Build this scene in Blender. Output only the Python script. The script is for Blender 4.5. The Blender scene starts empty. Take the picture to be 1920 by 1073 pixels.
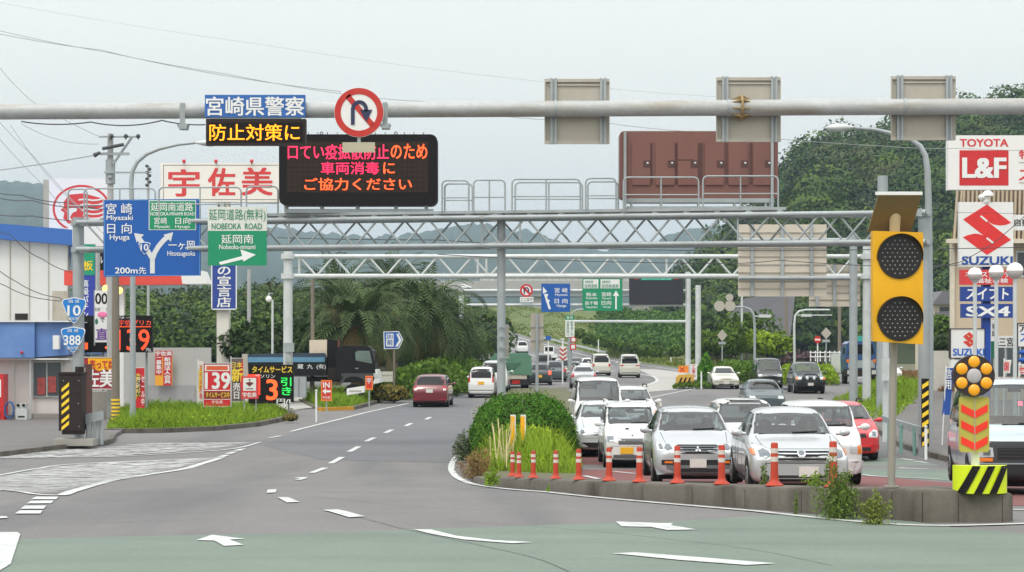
import bpy, bmesh, math, random
import numpy as np
from mathutils import Vector, Matrix
from mathutils.bvhtree import BVHTree
R = math.radians
SC = bpy.context.scene
COL = SC.collection
rng = random.Random(7)
nrg = np.random.default_rng(11)

# ---------------------------------------------------------------- camera
F = 3800.0          # focal length in photo pixels (photo 1920 wide)
HC = 2.45           # eye height above the near road
HY = 650.0          # horizon row in the photo
cam_d = bpy.data.cameras.new('camera'); cam = bpy.data.objects.new('camera', cam_d); COL.objects.link(cam)
cam_d.sensor_width = 36; cam_d.lens = 36*F/1920
cam_d.shift_y = (HY-536.5)/1920
cam_d.clip_start = 0.5; cam_d.clip_end = 12000
cam.location = (0, 0, HC); cam.rotation_euler = (R(90), 0, 0)
SC.camera = cam
# ---------------------------------------------------------------- light
SUN_EL, SUN_AZ = 58, 205
w = bpy.data.worlds.new('World'); SC.world = w; w.use_nodes = True
nt = w.node_tree; nt.nodes.clear()
def nn(t, tree=None, **k):
    n = (tree or nt).nodes.new(t)
    for a, b in k.items(): setattr(n, a, b)
    return n
sky = nn('ShaderNodeTexSky', sky_type='NISHITA', sun_disc=False, sun_elevation=R(SUN_EL), sun_rotation=R(SUN_AZ), air_density=1.5, dust_density=6)
bg1 = nn('ShaderNodeBackground'); bg1.inputs[1].default_value = 0.05
nt.links.new(sky.outputs[0], bg1.inputs[0])
tc = nn('ShaderNodeTexCoord'); sp = nn('ShaderNodeSeparateXYZ'); nt.links.new(tc.outputs['Generated'], sp.inputs[0])
rp = nn('ShaderNodeValToRGB'); nt.links.new(sp.outputs[2], rp.inputs[0])   # cloud deck: brighter overhead (overcast)
e = rp.color_ramp.elements
e[0].position = 0; e[0].color = (.80, .79, .74, 1)
e[1].position = 1; e[1].color = (1, 1, 1, 1)
q = rp.color_ramp.elements.new(.16); q.color = (.835, .83, .775, 1)
noi = nn('ShaderNodeTexNoise'); noi.inputs['Scale'].default_value = 3.0; noi.inputs['Detail'].default_value = 4
nt.links.new(tc.outputs['Generated'], noi.inputs['Vector'])
mr = nn('ShaderNodeMapRange'); mr.inputs[3].default_value = .965; mr.inputs[4].default_value = 1.035
nt.links.new(noi.outputs[0], mr.inputs[0])
ms = nn('ShaderNodeMath', operation='MULTIPLY_ADD'); ms.inputs[1].default_value = .95; ms.inputs[2].default_value = .92
cl = nn('ShaderNodeClamp'); nt.links.new(sp.outputs[2], cl.inputs[0]); nt.links.new(cl.outputs[0], ms.inputs[0])
mm = nn('ShaderNodeMath', operation='MULTIPLY'); nt.links.new(ms.outputs[0], mm.inputs[0]); nt.links.new(mr.outputs[0], mm.inputs[1])
bg2 = nn('ShaderNodeBackground'); nt.links.new(rp.outputs[0], bg2.inputs[0]); nt.links.new(mm.outputs[0], bg2.inputs[1])
ad = nn('ShaderNodeAddShader'); nt.links.new(bg1.outputs[0], ad.inputs[0]); nt.links.new(bg2.outputs[0], ad.inputs[1])
wo = nn('ShaderNodeOutputWorld'); nt.links.new(ad.outputs[0], wo.inputs[0])
sl = bpy.data.lights.new('sun', 'SUN'); sl.energy = 1.1; sl.angle = R(14); sl.color = (1, .96, .9)
so = bpy.data.objects.new('sun', sl); COL.objects.link(so)
az = R(SUN_AZ)
so.rotation_euler = Vector((-math.sin(az)*math.cos(R(SUN_EL)), -math.cos(az)*math.cos(R(SUN_EL)), -math.sin(R(SUN_EL)))).to_track_quat('-Z', 'Y').to_euler()
SC.view_settings.view_transform = 'Standard'; SC.view_settings.look = 'None'
SC.view_settings.exposure = 0; SC.view_settings.gamma = 1
SC.cycles.max_bounces = 6; SC.cycles.diffuse_bounces = 3; SC.cycles.glossy_bounces = 3
SC.cycles.transparent_max_bounces = 8; SC.cycles.volume_bounces = 0

# ---------------------------------------------------------------- helpers
def lin(c):
    return tuple(((v/255)/12.92 if v <= 10 else (((v/255)+.055)/1.055)**2.4) for v in c)
ZD = [0, 30, 36, 40, 43, 48, 52, 57, 63, 75, 100, 127, 165, 250, 5000]
ZV = [0, 0, -.14, -.33, -.47, -.63, -.68, -.63, -.57, -.54, -.48, -.22, -.12, -.1, -.1]
def zg(d): return float(np.interp(d, ZD, ZV))
def P(px, py, d): return Vector(((px-960)*d/F, d, HC+(HY-py)*d/F))
def G(px, py, up=0.0):
    lo, hi = 5.0, 900.0
    for _ in range(50):
        m = (lo+hi)/2
        if HY+(HC-zg(m)-up)*F/m > py: lo = m
        else: hi = m
    d = (lo+hi)/2
    return Vector(((px-960)*d/F, d, zg(d)+up))
def PX(px, d): return (px-960)*d/F
def PZ(py, d): return HC+(HY-py)*d/F

MATS = {}
def M(name, rgb, rough=.6, metal=0.0, var=.10, scale=3.0, bump=0.0, bscale=40, emit=0, spec=.5, coat=0, dirt=None, stretch=None, island=0, trans=0, srgb=True, detail=4, grain=None):
    if name in MATS: return MATS[name]
    m = bpy.data.materials.new(name); m.use_nodes = True; t = m.node_tree; b = t.nodes['Principled BSDF']
    c = lin(rgb) if srgb else rgb
    b.inputs['Roughness'].default_value = rough; b.inputs['Metallic'].default_value = metal
    b.inputs['Specular IOR Level'].default_value = spec
    if coat: b.inputs['Coat Weight'].default_value = coat; b.inputs['Coat Roughness'].default_value = .05
    co = nn('ShaderNodeTexCoord', t)
    vec = co.outputs['Object']
    if stretch:
        mp = nn('ShaderNodeMapping', t); mp.inputs['Scale'].default_value = stretch; t.links.new(vec, mp.inputs[0]); vec = mp.outputs[0]
    n = nn('ShaderNodeTexNoise', t); n.inputs['Scale'].default_value = scale; n.inputs['Detail'].default_value = detail; n.inputs['Roughness'].default_value = .65
    t.links.new(vec, n.inputs['Vector'])
    g = nn('ShaderNodeMapRange', t); g.inputs[1].default_value = .25; g.inputs[2].default_value = .75
    g.inputs[3].default_value = 1-var; g.inputs[4].default_value = 1+var; t.links.new(n.outputs[0], g.inputs[0])
    fac = g.outputs[0]
    if island:
        ge = nn('ShaderNodeNewGeometry', t); g2 = nn('ShaderNodeMapRange', t); g2.inputs[3].default_value = 1-island; g2.inputs[4].default_value = 1+island
        t.links.new(ge.outputs['Random Per Island'], g2.inputs[0])
        mu = nn('ShaderNodeMath', t, operation='MULTIPLY'); t.links.new(fac, mu.inputs[0]); t.links.new(g2.outputs[0], mu.inputs[1]); fac = mu.outputs[0]
    mx = nn('ShaderNodeMix', t, data_type='RGBA', blend_type='MULTIPLY'); mx.inputs[0].default_value = 1
    mx.inputs[6].default_value = (*c, 1); t.links.new(fac, mx.inputs[7]); out = mx.outputs[2]
    if dirt:   # (rgb, amount, scale) blotches or streaks of grime
        n2 = nn('ShaderNodeTexNoise', t); n2.inputs['Scale'].default_value = dirt[2]; n2.inputs['Detail'].default_value = 6
        v2 = co.outputs['Object']
        if len(dirt) > 3:
            mp = nn('ShaderNodeMapping', t); mp.inputs['Scale'].default_value = dirt[3]; t.links.new(v2, mp.inputs[0]); v2 = mp.outputs[0]
        t.links.new(v2, n2.inputs['Vector'])
        g3 = nn('ShaderNodeMapRange', t); g3.inputs[1].default_value = .48; g3.inputs[2].default_value = .72; g3.inputs[3].default_value = 0; g3.inputs[4].default_value = dirt[1]
        t.links.new(n2.outputs[0], g3.inputs[0])
        m2 = nn('ShaderNodeMix', t, data_type='RGBA'); t.links.new(g3.outputs[0], m2.inputs[0]); t.links.new(out, m2.inputs[6]); m2.inputs[7].default_value = (*lin(dirt[0]), 1); out = m2.outputs[2]
    if grain:   # visible stone grain
        n4 = nn('ShaderNodeTexNoise', t); n4.inputs['Scale'].default_value = grain[0]; n4.inputs['Detail'].default_value = 5; n4.inputs['Roughness'].default_value = .8
        t.links.new(co.outputs['Object'], n4.inputs['Vector']); g4 = nn('ShaderNodeMapRange', t); g4.inputs[1].default_value = .3; g4.inputs[2].default_value = .7; g4.inputs[3].default_value = 1-grain[1]; g4.inputs[4].default_value = 1+grain[1]
        t.links.new(n4.outputs[0], g4.inputs[0]); m4 = nn('ShaderNodeMix', t, data_type='RGBA', blend_type='MULTIPLY'); m4.inputs[0].default_value = 1; t.links.new(out, m4.inputs[6]); t.links.new(g4.outputs[0], m4.inputs[7]); out = m4.outputs[2]
    t.links.new(out, b.inputs['Base Color'])
    if emit:
        b.inputs['Emission Color'].default_value = (*c, 1); b.inputs['Emission Strength'].default_value = emit
    if bump:
        n3 = nn('ShaderNodeTexNoise', t); n3.inputs['Scale'].default_value = bscale; n3.inputs['Detail'].default_value = 3
        t.links.new(co.outputs['Object'], n3.inputs['Vector'])
        bu = nn('ShaderNodeBump', t); bu.inputs['Strength'].default_value = bump; bu.inputs['Distance'].default_value = .02
        t.links.new(n3.outputs[0], bu.inputs['Height']); t.links.new(bu.outputs[0], b.inputs['Normal'])
    if trans:   # light through leaves
        tr = nn('ShaderNodeBsdfTranslucent', t); t.links.new(out, tr.inputs[0])
        ms_ = nn('ShaderNodeMixShader', t); ms_.inputs[0].default_value = trans
        o = t.nodes['Material Output']; t.links.new(b.outputs[0], ms_.inputs[1]); t.links.new(tr.outputs[0], ms_.inputs[2]); t.links.new(ms_.outputs[0], o.inputs[0])
    MATS[name] = m
    return m

class MB:
    def __init__(s): s.v = []; s.f = []
    def add(s, vs, fs):
        o = len(s.v); s.v += [tuple(v) for v in vs]; s.f += [[i+o for i in f] for f in fs]; return s
    def box(s, x0, x1, y0, y1, z0, z1, rot=0):
        vs = [(x, y, z) for z in (z0, z1) for y in (y0, y1) for x in (x0, x1)]
        if rot:
            cx, cy = (x0+x1)/2, (y0+y1)/2; c, q = math.cos(rot), math.sin(rot)
            vs = [(cx+(x-cx)*c-(y-cy)*q, cy+(x-cx)*q+(y-cy)*c, z) for x, y, z in vs]
        return s.add(vs, [(0, 2, 3, 1), (4, 5, 7, 6), (0, 1, 5, 4), (2, 6, 7, 3), (0, 4, 6, 2), (1, 3, 7, 5)])
    def cyl(s, p0, p1, r0, r1=None, n=10, cap=True):
        p0 = Vector(p0); p1 = Vector(p1); r1 = r0 if r1 is None else r1
        a = (p1-p0).normalized(); u = a.orthogonal().normalized(); w_ = a.cross(u)
        vs = []
        for p, r in ((p0, r0), (p1, r1)):
            for i in range(n):
                t = 2*math.pi*i/n; vs.append(p+(u*math.cos(t)+w_*math.sin(t))*r)
        fs = [(i, (i+1) % n, n+(i+1) % n, n+i) for i in range(n)]
        if cap: fs += [tuple(range(n-1, -1, -1)), tuple(range(n, 2*n))]
        return s.add(vs, fs)
    def tube(s, pts, r, n=8, r1=None):
        pts = [Vector(p) for p in pts]; k = len(pts); vs = []; u = None
        for i, p in enumerate(pts):
            a = (pts[min(i+1, k-1)]-pts[max(i-1, 0)]).normalized()
            if u is None: u = a.orthogonal().normalized()
            u = (u-a*u.dot(a)).normalized(); w_ = a.cross(u)
            rr = r if r1 is None else r+(r1-r)*i/(k-1)
            for j in range(n):
                t = 2*math.pi*j/n; vs.append(p+(u*math.cos(t)+w_*math.sin(t))*rr)
        fs = [(i*n+j, i*n+(j+1) % n, (i+1)*n+(j+1) % n, (i+1)*n+j) for i in range(k-1) for j in range(n)]
        fs += [tuple(range(n-1, -1, -1)), tuple(range((k-1)*n, k*n))]
        return s.add(vs, fs)
    def prism(s, pts, y0, y1):          # outline in (x, z), front at y0
        n = len(pts); ar = sum(pts[i][0]*pts[(i+1) % n][1]-pts[(i+1) % n][0]*pts[i][1] for i in range(n))
        if ar < 0: pts = pts[::-1]
        vs = [(x, y0, z) for x, z in pts]+[(x, y1, z) for x, z in pts]
        return s.add(vs, [tuple(range(n)), tuple(range(2*n-1, n-1, -1))]+[(i, n+i, n+(i+1) % n, (i+1) % n) for i in range(n)])
    def disc(s, c, r, y0, y1, n=40): return s.prism([(c[0]+r*math.cos(2*math.pi*i/n), c[1]+r*math.sin(2*math.pi*i/n)) for i in range(n)], y0, y1)
    def ring(s, c, r0, r1, y0, y1, n=48):
        vs = []
        for y in (y0, y1):
            for r in (r0, r1):
                vs += [(c[0]+r*math.cos(2*math.pi*i/n), y, c[1]+r*math.sin(2*math.pi*i/n)) for i in range(n)]
        fs = []
        for i in range(n):
            j = (i+1) % n
            fs += [(i, j, n+j, n+i)[::-1], (2*n+i, 2*n+j, 3*n+j, 3*n+i), (n+i, n+j, 3*n+j, 3*n+i)[::-1], (i, j, 2*n+j, 2*n+i)]
        return s.add(vs, fs)
    def sphere(s, c, r, n=16, m=10, lo=-90):
        r = (r, r, r) if not hasattr(r, '__len__') else r
        vs = []; fs = []
        for i in range(m+1):
            a = R(lo+(90-lo)*i/m)
            for j in range(n):
                b = 2*math.pi*j/n; vs.append((c[0]+r[0]*math.cos(a)*math.cos(b), c[1]+r[1]*math.cos(a)*math.sin(b), c[2]+r[2]*math.sin(a)))
        fs = [(i*n+j, i*n+(j+1) % n, (i+1)*n+(j+1) % n, (i+1)*n+j) for i in range(m) for j in range(n)]
        return s.add(vs, fs)

ORG = {}
def mesh_obj(name, mb, mat, off=Vector((0, 0, 0)), smooth=None):
    me = bpy.data.meshes.new(name)
    if isinstance(mb, MB):
        me.from_pydata([(v[0]-off[0], v[1]-off[1], v[2]-off[2]) for v in mb.v], [], mb.f)
    else:
        V_, F_ = mb; me.from_pydata((np.asarray(V_)-np.array(off)).tolist(), [], F_)
    me.update()
    if smooth is not None:
        me.shade_smooth()
        if smooth < 180: me.set_sharp_from_angle(angle=R(smooth))
    if mat: me.materials.append(mat)
    o = bpy.data.objects.new(name, me); COL.objects.link(o); return o
def tag(o, label, cat, group=None, kind=None):
    if label: o['label'] = label
    if cat: o['category'] = cat
    if group: o['group'] = group
    if kind: o['kind'] = kind
def thing(name, label, cat, loc, group=None, rot=0):
    o = bpy.data.objects.new(name, None); COL.objects.link(o); o.location = loc; o.rotation_euler = (0, 0, rot); o.empty_display_size = .3
    tag(o, label, cat, group); ORG[o.name] = Vector(loc); return o
def part(name, mb, mat, par, smooth=None, label=None):
    off = ORG[par.name]
    o = mesh_obj(name, mb, mat, off, smooth); o.parent = par; ORG[o.name] = off
    if label: o['label'] = label
    return o
def solo(name, mb, mat, label, cat, group=None, smooth=None, kind=None):
    v = np.array(mb.v if isinstance(mb, MB) else mb[0]); off = Vector(((v[:, 0].min()+v[:, 0].max())/2, (v[:, 1].min()+v[:, 1].max())/2, v[:, 2].min()))
    o = mesh_obj(name, mb, mat, off, smooth); o.location = off; tag(o, label, cat, group, kind); ORG[o.name] = off; return o
def struct(name, mb, mat, smooth=None, label=None):
    o = mesh_obj(name, mb, mat, smooth=smooth); o['kind'] = 'structure'; ORG[o.name] = Vector((0, 0, 0))
    if label: o['label'] = label
    return o

def text_mesh(body, lines=1.0):
    c = bpy.data.curves.new('t', 'FONT'); c.body = body; c.align_x = 'CENTER'; c.space_line = lines; c.resolution_u = 3
    o = bpy.data.objects.new('t', c); COL.objects.link(o)
    dg = bpy.context.evaluated_depsgraph_get(); me = bpy.data.meshes.new_from_object(o.evaluated_get(dg))
    v = np.array([x.co[:] for x in me.vertices]); f = [tuple(p.vertices) for p in me.polygons]
    bpy.data.objects.remove(o); bpy.data.curves.remove(c); bpy.data.meshes.remove(me)
    return v, f
def tp(body, r, d, mat, par, bold=.02, lines=1.0, name='lettering', slant=0):
    """letters filling the photo rectangle r = (px0, py0, px1, py1) on the board standing at distance d, facing the road"""
    v, f = text_mesh(body, lines)
    x0, x1, z0, z1 = PX(r[0], d), PX(r[2], d), PZ(r[3], d), PZ(r[1], d)
    a = v.min(0); b = v.max(0); s = (v-a)/np.maximum(b-a, 1e-6)
    X = x0+s[:, 0]*(x1-x0)+slant*s[:, 1]*(z1-z0); Z = z0+s[:, 1]*(z1-z0)
    if bold <= .008: return part(name, (np.stack([X, np.full(len(X), d-.012), Z], 1), f), mat, par)
    ex = bold*(x1-x0)/max(b[0]-a[0], 1e-6); ez = bold*(z1-z0)/max(b[1]-a[1], 1e-6); vs = []; fs = []; n = len(X)    # heavier strokes: the outline laid four times
    for k, (ox, oz) in enumerate(((-1, -.6), (1, -.6), (-1, .6), (1, .6))):
        vs.append(np.stack([X+ox*ex*.55, np.full(n, d-.012-.0006*k), Z+oz*ez*.55], 1)); fs += [tuple(i+k*n for i in q) for q in f]
    return part(name, (np.concatenate(vs), fs), mat, par)
def rect(mb, r, d, th=.05):
    return mb.box(PX(r[0], d), PX(r[2], d), d, d+th, PZ(r[3], d), PZ(r[1], d))
def rrect(mb, r, d, th, rad, k=5):
    x0, x1, z0, z1 = PX(r[0], d), PX(r[2], d), PZ(r[3], d), PZ(r[1], d); pts = []
    for cx, cz, a0 in ((x1-rad, z1-rad, 0), (x0+rad, z1-rad, 90), (x0+rad, z0+rad, 180), (x1-rad, z0+rad, 270)):
        for i in range(k+1):
            a = R(a0+90*i/k); pts.append((cx+rad*math.cos(a), cz+rad*math.sin(a)))
    return mb.prism(pts, d, d+th)
def poly(mb, pts, d, th=.007): return mb.prism([(PX(x, d), PZ(y, d)) for x, y in pts], d-.001-th, d-.001)
def band(pts, wpx):                      # outline of a stroke of given width along a polyline (photo pixels)
    L, Rr = [], []
    for i, p in enumerate(pts):
        a = pts[max(i-1, 0)]; b = pts[min(i+1, len(pts)-1)]; dx, dy = b[0]-a[0], b[1]-a[1]; l = math.hypot(dx, dy); nx, ny = -dy/l*wpx/2, dx/l*wpx/2
        L.append((p[0]+nx, p[1]+ny)); Rr.append((p[0]-nx, p[1]-ny))
    return L+Rr[::-1]

# ---- common materials
m_galv = M('galvanised_steel', (158, 166, 168), .55, .25, .10, 2.5, dirt=((120, 122, 118), .35, 1.2, (1, 1, .25)))
m_galv2 = M('pale_painted_steel', (196, 202, 202), .5, .1, .07, 2.5, dirt=((150, 150, 140), .3, 1.5))
m_pipe = M('weathered_pipe', (168, 172, 172), .6, .15, .10, 2.0, dirt=((140, 130, 110), .6, 1.5, (.5, 1, 3)), grain=(14, .10))
m_white = M('white_sign_sheet', (222, 224, 222), .45, 0, .03)
m_letter = M('white_lettering', (226, 229, 228), .45, 0, .02)
m_sblue = M('blue_sign_sheet', (4, 84, 164), .42, 0, .05)
m_sgreen = M('green_sign_sheet', (0, 136, 94), .42, 0, .05)
m_gltr = M('green_lettering', (20, 128, 95), .45, 0, .03)
m_black = M('black_matt', (24, 22, 22), .65, 0, .12, spec=.2)
m_dark = M('dark_brown_paint', (44, 36, 34), .6, 0, .12, spec=.25)
m_red = M('red_sign_paint', (200, 34, 38), .45, 0, .05)
m_redw = M('faded_red_paint', (206, 56, 58), .5, 0, .07)
m_yel = M('yellow_sign_paint', (240, 176, 0), .45, 0, .05)
m_yel2 = M('pale_yellow_paint', (236, 200, 40), .5, 0, .06)
m_back = M('sign_back_alloy', (176, 172, 160), .5, .2, .08, 1.5, dirt=((132, 118, 98), .5, 1.4, (1, 1, .3)))
m_conc = M('concrete', (150, 148, 142), .85, 0, .12, 2.0, .3, 60, dirt=((104, 100, 92), .5, .8))
m_pole = M('concrete_pole', (166, 168, 166), .8, 0, .08, 3)
m_wood = M('weathered_wood', (122, 114, 102), .85, 0, .15, 2, stretch=(6, 6, .4))
m_wire = M('cable', (60, 62, 66), .6, 0, .05)
m_wire2 = M('pale_cable', (150, 156, 160), .6, 0, .05)
m_amber = M('amber_led', (255, 160, 20), .4, emit=1.3, var=.15, scale=30)
m_orange = M('orange_led', (255, 92, 40), .4, emit=1.25, var=.1, scale=30)
m_pink = M('red_led', (250, 40, 90), .4, emit=1.2, var=.1, scale=30)
m_gled = M('green_led', (40, 220, 90), .4, emit=.8, var=.1)
# ================================================================ setting
m_asph = M('asphalt', (112, 111, 110), .9, 0, .12, .35, .25, 260, dirt=((84, 85, 88), .75, .42, (1, .12, 1)), detail=8, grain=(11, .16))
m_green = M('green_road_coating', (108, 122, 111), .9, 0, .09, .6, .2, 260, dirt=((92, 100, 96), .6, .5, (.3, 1.6, 1)), detail=8, grain=(12, .13))
m_redr = M('red_road_coating', (118, 74, 72), .9, 0, .10, .5, .2, 260, dirt=((92, 70, 70), .6, .5), detail=8, grain=(11, .15))
m_mark = M('road_marking_paint', (192, 196, 194), .75, 0, .08, 4, dirt=((140, 142, 140), .6, 3.2), grain=(13, .16))
m_worn = M('worn_marking_paint', (196, 198, 196), .8, 0, .05, 4)
m_walk = M('pavement_asphalt', (104, 102, 100), .9, 0, .12, .8, .25, 200, detail=7)
m_kerb = M('kerb_concrete', (98, 94, 86), .9, 0, .16, 1.4, .35, 60, dirt=((52, 48, 40), .9, 2.2, (1, 1, .3)), detail=7, grain=(16, .14))
m_kerby = M('yellow_kerb_paint', (190, 140, 40), .8, 0, .12, 2)
m_soil = M('rough_ground', (92, 92, 66), .95, 0, .25, .15, detail=8)
m_gravel = M('pale_concrete_paving', (165, 163, 158), .9, 0, .08, .3, detail=7)

def sheet(name, pts, lvl, mat, kind='structure', step=2.0, slab=None):
    """flat patch following the road profile; pts are world points (x, d)"""
    bm = bmesh.new(); vs = [bm.verts.new((p[0], p[1], 0)) for p in pts]; bm.faces.new(vs)
    ys = [p[1] for p in pts]; y = math.ceil(min(ys)/step)*step
    while y < max(ys):
        if y < 140 or abs(y % 10) < 1e-6:
            bmesh.ops.bisect_plane(bm, geom=bm.verts[:]+bm.edges[:]+bm.faces[:], plane_co=(0, y, 0), plane_no=(0, 1, 0))
        y += step
    if slab:
        ge = [e for e in bm.edges if e.is_boundary]
        r = bmesh.ops.extrude_edge_only(bm, edges=ge)
        low = {v for v in r['geom'] if isinstance(v, bmesh.types.BMVert)}
    for v in bm.verts: v.co.z = zg(v.co.y)+lvl
    if slab:
        for v in low: v.co.z -= slab
    bmesh.ops.recalc_face_normals(bm, faces=bm.faces[:])
    me = bpy.data.meshes.new(name); bm.to_mesh(me); bm.free(); me.materials.append(mat)
    o = bpy.data.objects.new(name, me); COL.objects.link(o); o['kind'] = kind; ORG[o.name] = Vector((0, 0, 0)); return o
def gp(pts): return [tuple(G(x, y)[:2]) for x, y in pts]
def stripe_pts(pts, wid, close=False):
    L, Rr = [], []; n = len(pts)
    for i, p in enumerate(pts):
        a = pts[max(i-1, 0)]; b = pts[min(i+1, n-1)]; dx, dy = b[0]-a[0], b[1]-a[1]; l = math.hypot(dx, dy) or 1
        L.append((p[0]-dy/l*wid/2, p[1]+dx/l*wid/2)); Rr.append((p[0]+dy/l*wid/2, p[1]-dx/l*wid/2))
    return L+Rr[::-1]
def smooth_line(pts, k=4):
    out = []; n = len(pts)
    for i in range(n-1):
        p0, p1, p2, p3 = pts[max(i-1, 0)], pts[i], pts[i+1], pts[min(i+2, n-1)]
        for j in range(k):
            t = j/k; out.append(tuple(.5*((2*p1[m])+(-p0[m]+p2[m])*t+(2*p0[m]-5*p1[m]+4*p2[m]-p3[m])*t*t+(-p0[m]+3*p1[m]-3*p2[m]+p3[m])*t**3) for m in range(2)))
    out.append(pts[-1]); return out
def mark(name, px, wid, mat=None, lvl=.016): return sheet(name, stripe_pts(smooth_line(gp(px)), wid), lvl, mat or m_mark)

rows = [-60, 0, 20]+list(range(24, 130, 3))+list(range(130, 260, 10))+[300, 400, 600, 900, 1500, 3000, 6000]
gv = []; gf = []
for i, y in enumerate(rows):
    for x in (-6000, -300, -60, 0, 60, 300, 6000): gv.append((x, y, zg(y)-.06))
for i in range(len(rows)-1):
    for j in range(6): gf.append((i*7+j, i*7+j+1, i*7+j+8, i*7+j+7))
struct('ground', (gv, gf), m_soil)
sheet('road', [(-60, -30), (70, -30), (70, 225), (18, 225), (-60, 150)], 0, m_asph, step=3)

# coatings
sheet('road_green_coating', gp([(-20, 1012), (38, 1011), (640, 998), (1280, 977), (1480, 964), (1640, 968), (1790, 990), (1920, 1001), (2000, 1010)])+[(12, 14), (-9, 14), (-6.2, 21)], .005, m_green)
sheet('road_red_coating', gp([(1020, 838), (1110, 842), (1560, 892), (1640, 894), (2000, 917), (2000, 950), (1300, 940), (1100, 925), (1010, 905)]), .005, m_redr)
sheet('turn_lane_green_coating', gp([(1600, 862), (1680, 858), (1740, 868), (1800, 880), (1920, 893), (2000, 900), (2000, 913), (1640, 893), (1560, 891)]), .006, m_green)
sheet('road_red_coating', gp([(1095, 802), (1160, 802), (1200, 836), (1110, 840)]), .0055, m_redr)

sheet('road_resurfaced_lane', gp([(492, 836), (600, 862), (850, 868), (884, 838), (880, 790), (884, 742), (770, 755), (545, 812)]), .004, M('newer_asphalt', (99, 101, 104), .9, 0, .12, .4, .2, 260, dirt=((112, 112, 112), .5, .25, (1, .2, 1)), detail=8, grain=(11, .15)))
m_crk = M('crack_filler', (88, 89, 90), .9)
for pts, w_ in (([(600, 955), (690, 975), (770, 996), (900, 1024), (1010, 1050), (1090, 1085)], .014), ([(850, 978), (1000, 988), (1180, 1004), (1400, 1030), (1560, 1062)], .012), ([(560, 928), (700, 944), (860, 955), (1010, 957)], .014), ([(40, 985), (240, 980), (420, 972)], .014)): sheet('road_crack', stripe_pts(smooth_line(gp(pts), 8), w_), .012, m_crk)
# kerb wall of the median nose is built below; markings first
mark('road_edge_line', [(882, 838), (858, 856), (847, 872), (850, 889), (880, 907), (960, 919), (1100, 932), (1300, 950), (1500, 969), (1640, 982), (1740, 987), (1840, 986), (1990, 981)], .16)
mark('road_edge_line', [(545, 810), (640, 786), (700, 771), (765, 757)], .15)
for x0, y0, x1, y1 in ((505, 822, 526, 818),):
    mark('road_marking', [(x0, y0), (x1, y1)], .15)
for c in ((803, 785), (766, 797), (729, 809.5), (694, 825), (664, 843), (631, 864), (597, 883)):     # lane dashes
    g0 = G(c[0], c[1]); dx = .018
    sheet('road_marking', stripe_pts([(g0.x-dx*1.2-.02, g0.y-1.3), (g0.x+dx*1.2+.02, g0.y+1.3)], .17), .016, m_mark)
for pts in ([(550, 898), (572, 897), (578, 895.5), (556, 896.5)], [(552, 901), (565, 897), (578, 897), (565, 901)], [(502, 920), (519, 919), (517, 925), (500, 926)],
            [(520, 934), (540, 934), (562, 943), (538, 944)], [(605, 958), (632, 957), (684, 970), (655, 972)],
            [(776, 995), (808, 995), (856, 1007), (925, 1015), (1000, 1019), (960, 1021), (870, 1014), (812, 1004)],
            [(1148, 1040), (1190, 1038), (1320, 1048), (1455, 1059), (1400, 1062), (1280, 1053)],
            [(368, 1015), (398, 1005), (460, 1013), (430, 1014), (457, 1024), (420, 1026), (402, 1016)],
            [(1155, 980), (1235, 983), (1262, 983), (1258, 987), (1305, 995), (1250, 996), (1220, 990), (1165, 989)],
            [(68, 933), (110, 933), (105, 938), (58, 938)], [(58, 941), (101, 940), (96, 945.5), (50, 946)], [(47, 950), (87, 950), (82, 956), (38, 956)], [(38, 959), (80, 959), (76, 965), (28, 965)],
            [(-40, 970), (12, 970), (15, 973), (-40, 977)],
            [(448, 843), (462, 842), (452, 846), (436, 846.5)], [(434, 848), (446, 848), (434, 852), (420, 852)], [(420, 854), (432, 854), (420, 858), (406, 858)]):
    sheet('road_marking', gp(pts), .016, m_mark)
sheet('road_marking', gp([(-30, 1000), (32, 1000), (38, 1004), (20, 1060), (-10, 1078), (-60, 1078)]), .016, m_mark)
# zebra hatched areas, worn: thin strokes
def hatched(outline_px, n, seed, ang):
    r = random.Random(seed); g = gp(outline_px); xs = [p[0] for p in g]; ys = [p[1] for p in g]
    def inside(x, y):
        c = False
        for i in range(len(g)):
            (x1, y1), (x2, y2) = g[i], g[i-1]
            if (y1 > y) != (y2 > y) and x < (x2-x1)*(y-y1)/(y2-y1)+x1: c = not c
        return c
    mb = MB()
    for _ in range(n):
        x, y = r.uniform(min(xs), max(xs)), r.uniform(min(ys), max(ys)); L = r.uniform(.15, .9); a = ang+r.gauss(0, .22); wd = r.uniform(.03, .11)
        dx, dy = math.cos(a)*L/2, math.sin(a)*L/2
        if inside(x-dx, y-dy) and inside(x+dx, y+dy) and inside(x, y):
            nx, ny = -math.sin(a)*wd/2, math.cos(a)*wd/2; z = .016+r.uniform(0, .004)
            k = r.uniform(-.6, .6)
            mb.add([(px, py, zg(py)+z) for px, py in ((x-dx, y-dy), (x+k*nx, y-ny), (x+dx, y+dy), (x-k*nx, y+ny))], [(0, 1, 2, 3)])
    o = struct('road_hatching', mb, m_worn)
hatched([(-120, 905), (0, 893), (90, 877), (180, 869), (415, 860), (330, 881), (230, 902), (110, 928), (60, 926), (-120, 918)], 5200, 3, .25)
hatched([(-100, 857), (210, 838), (260, 832), (488, 830), (420, 843), (200, 858), (-100, 862)], 2600, 4, .25)
mark('road_marking', [(-60, 900), (0, 892), (90, 876), (180, 869), (300, 864), (416, 859)], .13)
mark('road_marking', [(416, 859), (370, 873), (330, 883), (250, 895), (190, 907), (130, 925), (105, 930)], .22)
mark('road_marking', [(105, 930), (60, 927), (0, 919), (-60, 912)], .13)
mark('road_marking', [(488, 830), (440, 842), (340, 850), (200, 857.5), (60, 858), (-60, 857)], .13)
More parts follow.
